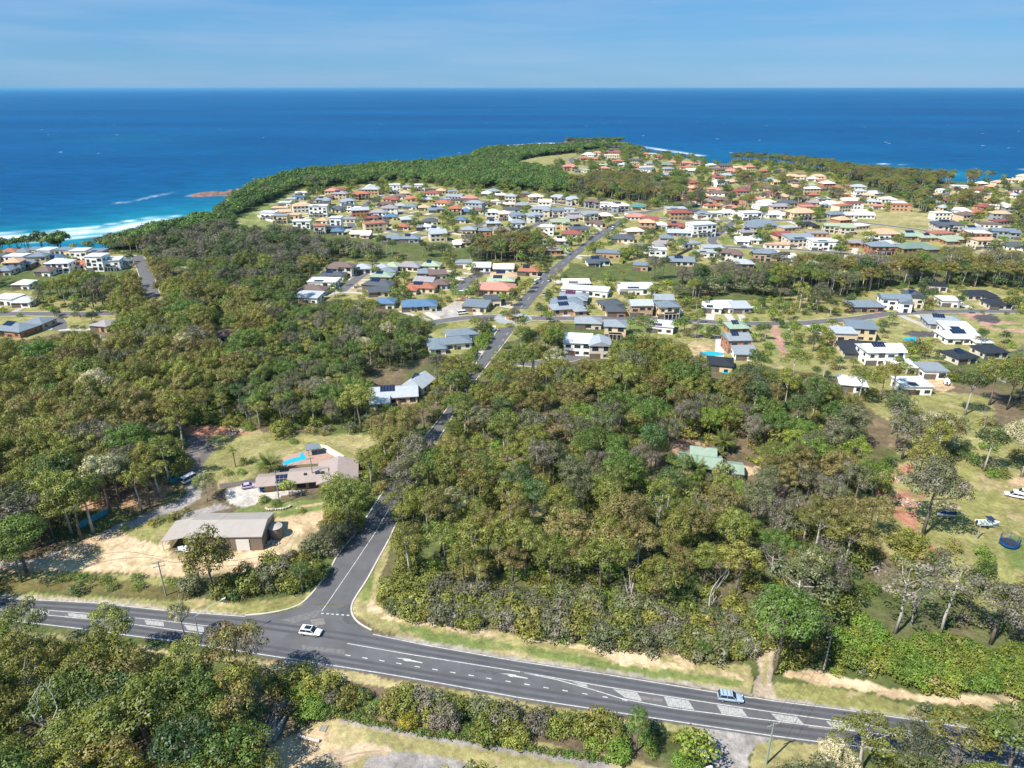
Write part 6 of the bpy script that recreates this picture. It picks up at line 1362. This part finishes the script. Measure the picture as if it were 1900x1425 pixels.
lamp(1128, 455, 8, -.8, -.3, 'distant street lamp right of the coast road', 2); lamp(1032, 520, 8, -.8, -.2, 'street lamp at the foot of the coast road bushland', 2)
# ============================================================ yard things around the shed and pool house
x, y = G(513, 995); tk = empty('water_tank', (x, y, 0), 0, 'round brown grey corrugated water tank at the right end of the shed', 'water tank'); tm_ = mat('tank_sheet', '9a8b80', .6, .3)
q = MB(); q.cyl(0, 0, 0, 3.1, 1.75, n=28); 
q.build('wall', mat('tank_wall', '8d7e73', .7, .3), tk); q = MB()
for k_ in range(9): q.cyl(0, 0, .2 + k_ * .33, .27 + k_ * .33, 1.785, n=28)
o_ = q.build('rib', tm_, tk); o_['kind'] = 'stuff'; q = MB(); q.cyl(0, 0, 3.1, 3.55, 1.85, .15, 28); q.build('lid', mat('tank_lid', 'b0a69c', .5), tk)
q = MB(); q.tube([(-3.6, .6, 3.4), (-1.6, .3, 3.3)], .06, 6); q.build('inlet_pipe', alum, tk)
stone = mat('sandstone', (.47, .40, .33), .9, nscale=2, nvar=.35, rnd=.25, bump=.05)
def rock_mesh(seed, s=1.0):
    g = random.Random(seed); b_ = MB(); 
    import mathutils
    import bmesh
    bm = bmesh.new(); bmesh.ops.create_icosphere(bm, subdivisions=1, radius=1)
    for v in bm.verts: v.co *= g.uniform(.7, 1.2); v.co.z *= .7
    me = bpy.data.meshes.new('rock'); bm.to_mesh(me); bm.free(); me.materials.append(stone); return me
RK = [rock_mesh(i) for i in range(4)]
def pile(name, label, px, py, n_, spread, size, cat='rock pile', m=None, group=None):
    x, y = G(px, py); e = empty(name, (x, y, 0), 0, label, cat, group); g = random.Random(px)
    for i in range(n_):
        o = link('rock', g.choice(RK), e); r_ = g.random() ** .6; a = g.uniform(0, 6.28); s = size * g.uniform(.5, 1.2)
        o.location = (spread * r_ * math.cos(a), spread * .6 * r_ * math.sin(a), s * .3 + (1 - r_) * size * .8); o.scale = (s, s * g.uniform(.7, 1.2), s * .8); o.rotation_euler = (g.uniform(0, 3), g.uniform(0, 3), g.uniform(0, 3))
pile('stone_pile', 'heap of sandstone blocks at the foot of the water tank', 506, 1008, 22, 2.2, .45); pile('stone_pile', 'pinkish stone heap on the bare earth behind the lawn', 437, 802, 34, 3.6, .5)
pile('brick_pile', 'small pile of dark bricks between shed corner and tank', 493, 1012, 12, .9, .3); 
pile('rubble_pile', 'orange rubble spread on the clearing right of the lot', 1688, 892, 60, 5, .45, 'rubble pile'); pile('rubble_pile', 'reddish brown rubble heap lower down the same clearing', 1686, 934, 45, 3.5, .4, 'rubble pile')
for i in range(5): pile('garden_stones', '%s garden stone group in front of the pool house' % ('leftmost', 'second', 'third', 'fourth', 'rightmost')[i], 552 + i * 12, 905 - i * 2, 6, .9, .3, 'stones')
pile('rubble_pile', 'pale stones beside the log stack at the bottom', 555, 1395, 14, 1.8, .3, 'rubble pile')
x, y = G(516, 942); rw = empty('stone_retaining_wall', (x, y, 0), R(8), 'curved pink stone planter below the bright round tree', 'garden wall'); g_ = random.Random(4)
for i in range(16):
    a = math.pi * (1 + i / 15); o = link('stone', g_.choice(RK), rw); o.location = (3.2 * math.cos(a), 1.3 * math.sin(a), .35); o.scale = (.42, .4, .55); o.rotation_euler = (0, 0, g_.uniform(0, 3))
cyan = mat('blue_fence_sheet', (.07, .30, .38), .6, .3, nscale=1, nvar=.12, rnd=.1)
p0 = np.array(G(149, 980)); p1 = np.array(G(201, 953)); d_ = p1 - p0; Lf = float(np.hypot(*d_)); fe = empty('sheet_fence', (p0[0], p0[1], 0), math.atan2(d_[1], d_[0]), 'free standing blue corrugated fence under the tall gums at left', 'fence')
nP = 11
for i in range(nP):
    q = MB(); q.box((i + .5) * Lf / nP, 0, 0, Lf / nP - .05, .06, 1.75 + .08 * (i % 2)); q.build('panel', cyan, fe)
for i in range(0, nP + 1, 2): q = MB(); q.box(i * Lf / nP, .08, 0, .08, .08, 1.85); q.build('post', alum, fe)
def paling(pts, h, m, label, step=.5, name='paling_fence'):
    w_ = [G(*p) for p in pts]; e = empty(name, (w_[0][0], w_[0][1], 0), 0, label, 'fence'); g = random.Random(3); q = MB(); q.box(0, 0, 0, step * .92, .05, h); me = q.mesh('paling', m)
    for a, b_ in zip(w_, w_[1:]):
        L = math.hypot(b_[0] - a[0], b_[1] - a[1]); n_ = max(1, int(L / step))
        for i in range(n_):
            o = link('paling', me, e); t = (i + .5) / n_; o.location = (a[0] + (b_[0] - a[0]) * t - w_[0][0], a[1] + (b_[1] - a[1]) * t - w_[0][1], g.uniform(-.05, .05)); o.rotation_euler = (0, 0, math.atan2(b_[1] - a[1], b_[0] - a[0]))
paling([(408, 906), (432, 903), (474, 896)], 1.5, wood, 'grey timber paling fence left of the pool house')
darkfence = mat('dark_fence', (.12, .12, .12), .8); whitefence = mat('white_wall', (.72, .70, .66), .8)
def sheet_wall(pts, h, m, label, name='garden_fence', cat='fence'):
    w_ = [G(*p) for p in pts]; q = MB()
    for a, b_ in zip(w_, w_[1:]):
        L = math.hypot(b_[0] - a[0], b_[1] - a[1]); q.box((a[0] + b_[0]) / 2, (a[1] + b_[1]) / 2, 0, L - .02, .1, h, None, math.atan2(b_[1] - a[1], b_[0] - a[0]))
    tag(q.build(name, m), label, cat)
sheet_wall([(478, 402), (490, 408), (515, 414)], 1.8, whitefence, 'white boundary wall edging the bluff lawn', 'garden_wall', 'wall')
sheet_wall([(1155, 490), (1170, 472), (1182, 458)], 1.8, darkfence, 'dark fence between two gardens right of the coast road')
sheet_wall([(1208, 488), (1225, 478), (1229, 476)], 1.8, darkfence, 'dark fence enclosing the small blue shed garden')
sheet_wall([(1256, 476), (1285, 462)], 1.8, darkfence, 'dark fence beside the long grey flat roof'); sheet_wall([(1325, 475), (1350, 460)], 1.6, whitefence, 'pale fence below the hillside street bend')
sheet_wall([(1553, 430), (1588, 417)], 1.8, darkfence, 'dark fence on the edge of the dry paddock in the village'); sheet_wall([(1440, 455), (1458, 440)], 1.8, darkfence, 'dark fence left of the grey solar house')
sheet_wall([(538, 537), (560, 533)], 1.8, darkfence, 'dark fence left of the brown roof in the estate'); sheet_wall([(885, 562), (912, 559), (952, 558)], 1.2, darkfence, 'low fence across the estate lawn')
# pool, deck and gazebo
pool_w = mat('pool_water', (.02, .38, .58), .08, .5); tilered = mat('terracotta_paving', (.40, .26, .20), .8, nscale=1.5, nvar=.2)
def slab(name, pts, z, th, m, label, kind='structure', cat=None):
    w_ = [G(*p) for p in pts]; q = MB(); top = [(a, b_, z) for a, b_ in w_]; q.poly(top, m); 
    for i in range(len(top)): a, c = top[i], top[(i + 1) % len(top)]; q.poly([(a[0], a[1], z - th), (c[0], c[1], z - th), c, a], m)
    o = q.build(name); 
    return tag(o, label, cat, kind=kind)
slab('pool_paving', [(523, 850), (560, 838), (600, 832), (626, 842), (600, 860), (560, 862), (527, 868)], .1, .1, tilered, 'terracotta paving round the swimming pool')
slab('pool_terrace', [(594, 826), (606, 828), (640, 848), (628, 852), (600, 836)], .35, .35, mat('sandstone_terrace', (.58, .52, .44), .85, nscale=1, nvar=.2), 'pale stone terrace behind the pool')
pl = slab('swimming_pool', [(524, 858), (545, 850), (556, 848), (560, 838), (566, 846), (568, 853), (548, 857), (528, 864)], .14, .04, pool_w, 'blue swimming pool behind the long brown roofed house', 'thing', 'swimming pool')
for pts, lab in (([(1295, 655), (1315, 652), (1345, 655), (1340, 660), (1305, 661)], 'pale oval pool with a sandy surround left of the black roofed house'), ([(1676, 627), (1700, 625), (1698, 636), (1680, 634)], 'small blue pool in the acreage garden at right'), ([(1338, 687), (1356, 688), (1354, 694), (1340, 692)], 'bright blue pool below the black roofed house')):
    slab('swimming_pool', pts, .1, .09, pool_w, lab, 'thing', 'swimming pool')
x, y = G(581, 842); gz = empty('gazebo', (x, y, 0), R(20), 'small grey gable roofed gazebo beside the pool', 'gazebo'); q = MB(); roof_faces(q, 0, 0, 3.4, 3.0, 2.5, 1.1, 'g', roofmat('B'), .3); q.build('roof', None, gz)
for a in (-1.4, 1.4):
    for b_ in (-1.2, 1.2): q = MB(); q.box(a, b_, 0, .16, .16, 2.35); q.build('post', wood, gz)
x, y = G(330, 893); ct = empty('skip_container', (x, y, 0), R(35), 'teal open topped skip under the gums by the gravel drive', 'skip'); teal = mat('teal_steel', (.03, .20, .22), .6); q = MB()
for cx, cy, w_, d_ in ((0, -.9, 3.6, .08), (0, .9, 3.6, .08), (-1.76, 0, .08, 1.72), (1.76, 0, .08, 1.72)): q.box(cx, cy, .15, w_, d_, 1.5)
q.box(0, 0, .1, 3.5, 1.7, .08); q.build('bin', teal, ct); q = MB(); q.box(0, -.95, 1.55, 3.7, .12, .12); q.box(0, .95, 1.55, 3.7, .12, .12); q.build('rim', teal, ct)
# bottom garden: logs, pipe, sign, mailbox
def log_stack(px0, py0, px1, py1, n_, label):
    a = np.array(G(px0, py0)); b_ = np.array(G(px1, py1)); d = b_ - a; L = float(np.hypot(*d)); e = empty('log_stack', (a[0], a[1], 0), math.atan2(d[1], d[0]), label, 'log stack'); g = random.Random(8); lm_ = mat('old_log', (.26, .22, .19), .95, nscale=2, nvar=.45)
    for i in range(n_): 
        q = MB(); r_ = g.uniform(.16, .3); yy = (i % 7) * .55 - 1.8; z_ = r_ + (i // 7) * .45; o0 = g.uniform(-.8, .8); q.tube([(o0, yy, z_), (L / 2, yy + g.uniform(-.2, .2), z_ + .05), (L + o0, yy + g.uniform(-.5, .5), z_)], [r_, r_ * .9, r_ * .75], 7); q.build('log', lm_, e)
log_stack(488, 1382, 512, 1335, 13, 'heap of long weathered logs at the edge of the bottom clearing'); 
q = MB(); a = G(553, 1368); b_ = G(593, 1377); q.tube([(a[0], a[1], .3), (b_[0], b_[1], .3)], .3, 12); tag(q.build('concrete_pipe', kerbm), 'pale concrete pipe lying on the dirt beside the log heap', 'pipe')
x, y = G(600, 1352); e = empty('pallet', (x, y, 0), R(-10), 'small grey timber pallet beside the hedge at the bottom', 'pallet')
for i in range(6): q = MB(); q.box(0, -.6 + i * .24, .14, 1.3, .16, .04); q.build('slat', wood, e)
for i in range(3): q = MB(); q.box(-.55 + i * .55, 0, 0, .1, 1.3, .13); q.build('bearer', wood, e)
x, y = G(542, 1236); e = empty('road_sign', (x, y, 0), R(-8), 'long low white board sign on the verge below the white car', 'sign'); q = MB(); q.box(0, 0, .5, 3.4, .08, .75); q.build('board', mat('sign_white', (.75, .73, .68), .6), e)
for s_ in (-1.4, 1.4): q = MB(); q.box(s_, .08, 0, .1, .1, 1.1); q.build('post', wood, e)
for px, py, lab in ((635, 998, 'white letterbox by the kerb beside the shed driveway bushes'), (1397, 1212, 'small white letterbox at the mouth of the dirt track'), (930, 578, 'white street pillar box near the small roundabout')):
    x, y = G(px, py); e = empty('letterbox', (x, y, 0), 0, lab, 'letterbox'); q = MB(); q.box(0, 0, 0, .1, .1, .9); q.build('post', wood, e); q = MB(); q.box(0, 0, .9, .5, .4, .45); q.build('box', mat('sign_white', (.75, .73, .68), .6), e)
# ============================================================ palms
fr_m = leafmat('palm_leaves', (.13, .17, .03), alt=(.22, .22, .06), altamt=.5)
def frond_mesh(L, droop, seed):
    g = np.random.default_rng(seed); V = []; F = []; n_ = 16
    cen = [(L * t * math.cos(.2), 0, L * (.75 * t - droop * t * t * 1.2)) for t in [i / n_ for i in range(n_ + 1)]]
    for i in range(1, n_):
        c = cen[i]; t = i / n_; ll = L * .26 * math.sin(math.pi * min(1, t * .9 + .12)) + .1
        for s_ in (-1, 1):
            o = len(V); V += [(c[0] - .10, 0, c[2]), (c[0] + .10, 0, c[2]), (c[0] + .45 * ll, s_ * ll, c[2] - ll * .45)]; F.append((o, o + 1, o + 2))
    for i in range(n_): a, b_ = cen[i], cen[i + 1]; o = len(V); V += [(a[0], -.05, a[2]), (a[0], .05, a[2]), (b_[0], .03, b_[2]), (b_[0], -.03, b_[2])]; F.append((o, o + 1, o + 2, o + 3))
    me = bpy.data.meshes.new('frond'); me.from_pydata(V, [], F); me.materials.append(fr_m); c = me.color_attributes.new('tint', 'FLOAT_COLOR', 'POINT'); c.data.foreach_set('color', [1, .5, 0, 1] * len(V)); return me
FR = [frond_mesh(3.9, .2, 1), frond_mesh(3.8, .55, 2), frond_mesh(3.6, .95, 3)]
def palm(px, py, h, s, n_, label, thick=.45):
    x, y = G(px, py); e = empty('palm_tree', (x, y, 0), rng.uniform(0, 6), label, 'palm tree'); q = MB(); q.tube([(0, 0, -.2), (.05, 0, h * .5), (0, 0, h)], [thick, thick * .8, thick * .85], 8); q.build('trunk', mat('palm_trunk', (.22, .17, .12), .95, nscale=4, nvar=.4), e)
    for i in range(n_):
        k = i / n_; m = FR[0] if k < .3 else FR[1] if k < .65 else FR[2]; o = link('frond', m, e); o.location = (0, 0, h); o.rotation_euler = (0, rng.uniform(-.12, .12) - (.45 if k < .2 else 0), i * 2.399); o.scale = (s, s, s)
palm(503, 882, 3.4, 1.15, 46, 'big date palm left of the swimming pool'); palm(437, 866, 5.5, .55, 14, 'slender lone palm on the lawn', .2)
palm(1341, 838, 3.6, 1.1, 46, 'big date palm standing above the green roofed house'); palm(1289, 892, 3.8, 1.05, 46, 'big date palm in front of the green roofed house'); palm(1332, 850, 1.5, .7, 20, 'small bright palm behind the chimney of the green roofed house', .25)
palm(664, 742, 3, .9, 22, 'leftmost palm in the garden of the grey gabled house', .2); palm(640, 735, 2.6, .8, 20, 'palm left of the grey gabled house, nearer the lawn', .2); palm(1235, 395, 4, .8, 16, 'tall thin palm near the upper roundabout', .2)
# ============================================================ bare dead trees
def dead_tree(px, py, h, spread, seed, label, m=white_b, fine=0, n0=5):
    g = random.Random(seed); x, y = G(px, py); q = MB()
    def br(p, d, L, r_, lev):
        pts = [p]; cur = p; dd = np.array(d, float)
        for k_ in range(3):
            dd = dd + np.array((g.uniform(-.25, .25), g.uniform(-.25, .25), g.uniform(-.05, .2))); dd /= np.linalg.norm(dd); cur = cur + dd * L / 3; pts.append(cur)
        q.tube(pts, [r_, r_ * .8, r_ * .6, r_ * .4], 5 if lev < 2 else 3, cap=False)
        if lev < 3 + fine:
            for k_ in range(g.randint(2, 3) + (1 if fine else 0)):
                s = pts[g.choice((1, 2, 3))]; nd = dd + np.array((g.uniform(-1, 1) * spread, g.uniform(-1, 1) * spread, g.uniform(0, .5))); nd /= np.linalg.norm(nd); br(s, nd, L * g.uniform(.5, .8), r_ * .5, lev + 1)
    br(np.array((0, 0, -.2)), (g.uniform(-.1, .1), 0, 1), h * .42, .03 * h * .6, 0); o = q.build('dead_tree', m, None, True); o.location = (x, y, 0); tag(o, label, 'dead tree')
dead_tree(95, 1440, 21, 1.0, 1, 'bleached white dead gum at the bottom left corner'); dead_tree(40, 1370, 20, .9, 2, 'white forked dead branches above the bottom left corner')
dead_tree(1279, 1002, 17, 1.1, 3, 'large grey leafless spreading tree in the middle of the lot', mat('grey_bark', (.36, .31, .28), .9), 1); dead_tree(1222, 800, 19, .5, 4, 'tall pale trunked bare gum above the lot house')
dead_tree(1165, 1130, 15, .7, 5, 'pale bare gum near the front of the lot, left of the middle', pale); dead_tree(1310, 1140, 16, .6, 6, 'thin pale bare gum near the front of the lot, right of the middle', pale); dead_tree(1060, 700, 15, .5, 7, 'bare white gum before the gabled house with skillion wing'); dead_tree(1030, 690, 13, .6, 8, 'leafless gum left of the bare white gum near the houses', pale)
dead_tree(1100, 705, 15, .5, 9, 'slim bare gum right of the bare white gum near the houses', pale); dead_tree(1490, 1010, 17, .9, 10, 'many branched bare tree near the right side of the lot', mat('grey_bark', (.36, .31, .28), .9), 1); dead_tree(1265, 770, 16, .6, 11, 'bare gum with thin limbs behind the lot house', pale)
dead_tree(1690, 1160, 12, 1.0, 12, 'leafless low tree behind the green hedge', mat('grey_bark', (.36, .31, .28), .9), 1); dead_tree(1825, 795, 9, .4, 13, 'small leafless conical tree on the right paddock', mat('grey_bark', (.36, .31, .28), .9), 1); dead_tree(955, 700, 12, .9, 14, 'dead white tree beside the private driveway right of the side road'); dead_tree(1570, 750, 10, 1.1, 15, 'low bare branching tree above the lot corner', pale, 1)
dead_tree(1335, 395, 12, .7, 16, 'pale bare gum in the village tree belt'); dead_tree(1172, 372, 16, .6, 17, 'tall pale bare gum at the edge of the dark village grove'); dead_tree(600, 480, 9, 1, 18, 'silvery bare shrub tree in the grey scrub belt', pale, 1); dead_tree(1560, 540, 14, .5, 19, 'pale trunked bare gum in the right hand gum belt', pale)
# ============================================================ hedges and rows
def hedge(name, polyg, spacing, kinds, smin, smax, label, maxn=120, cat='hedge', seed=1):
    """a clipped hedge or thicket: one continuous planting built from joined bushes"""
    g = random.Random(seed); w_ = [G(*p) for p in polyg]; xs_ = [p[0] for p in w_]; ys_ = [p[1] for p in w_]; V = []; items = []
    X = min(xs_)
    while X < max(xs_):
        Y = min(ys_)
        while Y < max(ys_):
            a, b_ = X + g.uniform(-.4, .4) * spacing, Y + g.uniform(-.4, .4) * spacing
            if inpoly([a], [b_], w_)[0]: items.append((a, b_))
            Y += spacing
        X += spacing
    return items
def shrubs(items, kinds, smin, smax, lab, grp, seed=1, zs=1.0):
    g = random.Random(seed); items.sort()
    for i, (a, b_) in enumerate(items):
        s = g.uniform(smin, smax); kd = g.choice(kinds); place_tree(kd, a, b_, s, s * zs, g.uniform(0, 6), lab if isinstance(lab, str) else lab(i, len(items)), grp)
def nth(i): return {1: 'first', 2: 'second', 3: 'third'}.get(i, '%d%s' % (i, 'st' if i % 10 == 1 and i != 11 else 'nd' if i % 10 == 2 and i != 12 else 'rd' if i % 10 == 3 and i != 13 else 'th'))
it = hedge('', [(1550, 1190), (1600, 1165), (1660, 1190), (1760, 1205), (1900, 1220), (2000, 1225), (2000, 1300), (1860, 1290), (1720, 1280), (1640, 1268), (1625, 1240), (1560, 1240)], 3.0, None, 1, 1, '')
shrubs(it, ('brightbush', 'brightbush', 'shrub2'), .95, 1.15, lambda i, n_: '%s bright bush from left in the tall hedge along the right hand dirt bank' % nth(i + 1), 'bushes of the tall green hedge', 2)
it = hedge('', [(515, 1268), (560, 1262), (700, 1288), (830, 1310), (960, 1330), (1080, 1345), (1180, 1358), (1290, 1372), (1290, 1382), (1100, 1370), (960, 1352), (830, 1330), (700, 1312), (530, 1300)], 2.9, None, 1, 1, '')
shrubs(it, ('wattle', 'wattle2', 'shrub1', 'wattle', 'shrub4'), .8, 1.2, lambda i, n_: '%s dark bush from left in the row along the lower highway verge' % nth(i + 1), 'dark bushes below the highway', 3)
it = hedge('', [(520, 1290), (600, 1298), (760, 1330), (790, 1345), (640, 1328), (540, 1330)], 2.6, None, 1, 1, ''); it += hedge('', [(840, 1352), (960, 1372), (1000, 1380), (1000, 1390), (850, 1368)], 2.8, None, 1, 1, '')
it += hedge('', [(1140, 1392), (1260, 1402), (1300, 1408), (1290, 1425), (1150, 1410)], 2.8, None, 1, 1, '')
shrubs(it, ('brightbush', 'brightbush', 'shrub2', 'shrub0'), .75, 1.0, lambda i, n_: '%s light green bush from left in the screen above the bottom garden path' % nth(i + 1), 'light green screen bushes', 4)
row = []
for i in range(46): px = 640 + i * 11.4; py = float(np.interp(px, [640, 760, 900, 1020, 1160], [1334, 1358, 1378, 1397, 1417])); row.append(G(px, py))
shrubs(row, ('small',), .85, 1.35, lambda i, n_: '%s clipped bush from left in the low row along the gravel garden path' % nth(i + 1), 'clipped bushes along the path', 5)
row = [G(*p) for p in [(122, 1075), (140, 1074), (155, 1075), (170, 1078), (196, 1080), (209, 1093), (254, 1075), (258, 1092), (318, 1082), (332, 1084), (346, 1084)]]
shrubs(row, ('shrub0',), .7, .95, lambda i, n_: '%s round green shrub from left along the verge below the shed yard' % nth(i + 1), 'round shrubs along the yard verge', 6)
row = [G(*p) for p in [(283, 975), (296, 970), (312, 966), (325, 962), (345, 955)]]
shrubs(row, ('shrub4',), .75, .95, lambda i, n_: '%s shrub from left in the short row beside the shed driveway' % nth(i + 1), 'shrubs beside the shed driveway', 7)
row = [G(*p) for p in [(423, 881), (448, 880), (452, 862), (470, 857), (512, 938), (492, 930), (560, 950), (232, 984), (488, 932), (545, 822)]]
shrubs(row, ('shrub0', 'shrub2', 'shrub4'), .6, .95, lambda i, n_: '%s garden shrub from left around the pool house lawn' % nth(i + 1), 'garden shrubs at the pool house', 8)
it = hedge('', [(350, 1095), (400, 1085), (470, 1060), (560, 1035), (600, 1000), (640, 985), (655, 975), (612, 1050), (575, 1095), (470, 1112), (360, 1112)], 3.4, None, 1, 1, '')
shrubs(it, ('wattle', 'wattle2', 'shrub1'), .95, 1.35, lambda i, n_: '%s dense wattle from left on the corner between shed yard and side road' % nth(i + 1), 'wattles on the junction corner', 9, 1.15)
it = hedge('', [(900, 610), (915, 612), (905, 640), (885, 660), (875, 680), (860, 690), (870, 660), (888, 632)], 2.8, None, 1, 1, '')
shrubs(it, ('brightbush', 'shrub0'), .8, 1.0, lambda i, n_: '%s bush from left in the hedge lining the side road below the roundabout' % nth(i + 1), 'hedge bushes below the roundabout', 10)
# rocks at the shore
rk_m = mat('shore_rock', (.19, .115, .09), .9, nscale=.12, nvar=.4); 
def rocks(name, px0, px1, py0, py1, h, label, w_=26, seed=1, green=False):
    a = np.array(G(px0, py0, SEA)); b_ = np.array(G(px1, py1, SEA)); n1, n2 = 46, 12; V = []; F = []; d = b_ - a; L = np.hypot(*d); nx_ = np.array((-d[1], d[0])) / L
    for i in range(n1):
        for j in range(n2):
            s, t = i / (n1 - 1), j / (n2 - 1) * 2 - 1; p = a + d * s + nx_ * t * w_; env = max(0, 1 - t * t) * math.sin(math.pi * min(1, max(0, s * .96 + .02))) ** .45
            nn = float(fbm(np.array([p[0]]), np.array([p[1]]), 14, seed)[0]) + .4 * float(vnoise(np.array([p[0]]), np.array([p[1]]), 5, seed)[0]) ; V.append((p[0], p[1], SEA - 2 + env * (h + 2) * (.1 + nn * 1.15)))
    F = [(i * n2 + j, (i + 1) * n2 + j, (i + 1) * n2 + j + 1, i * n2 + j + 1) for i in range(n1 - 1) for j in range(n2 - 1)]
    q = MB(); q.v = V; q.f = F; q.m = [0] * len(F); return tag(q.build(name, rk_m), label, kind='structure')
rocks('rock_platform', 354, 500, 364, 356, 5, 'low red brown rock platform in the surf at left', 15, 3); rocks('headland_rocks', 1035, 1172, 267, 269, 12, 'pink brown rocky headland beyond the canopy', 60, 5)
x, y = G(1100, 262, 0)
for o_ in [(a, 1) for a in np.linspace(1062, 1150, 60)]:
    X_, Y_ = G(o_[0] + rng.uniform(-3, 3), rng.uniform(265, 268), SEA + 17); 

rut = mat('wheel_rut', (.36, .27, .17), .95, nscale=.8, nvar=.3)
for i, (pts, lab) in enumerate([([(130, 1040), (230, 1020), (300, 1035), (420, 1045), (520, 1025), (548, 985)], 'outer'), ([(160, 1048), (260, 1030), (330, 1046), (440, 1053), (530, 1030), (556, 990)], 'inner'), ([(590, 1425), (640, 1402), (700, 1392), (722, 1398)], 'bottom'), ([(612, 1425), (655, 1408), (705, 1398), (722, 1402)], 'bottom')]):
    tag(ribbon('wheel_rut', smooth([G(*p) for p in pts]), .35, .012 + i * .002, rut), 'worn wheel rut in the bare earth', kind='structure')
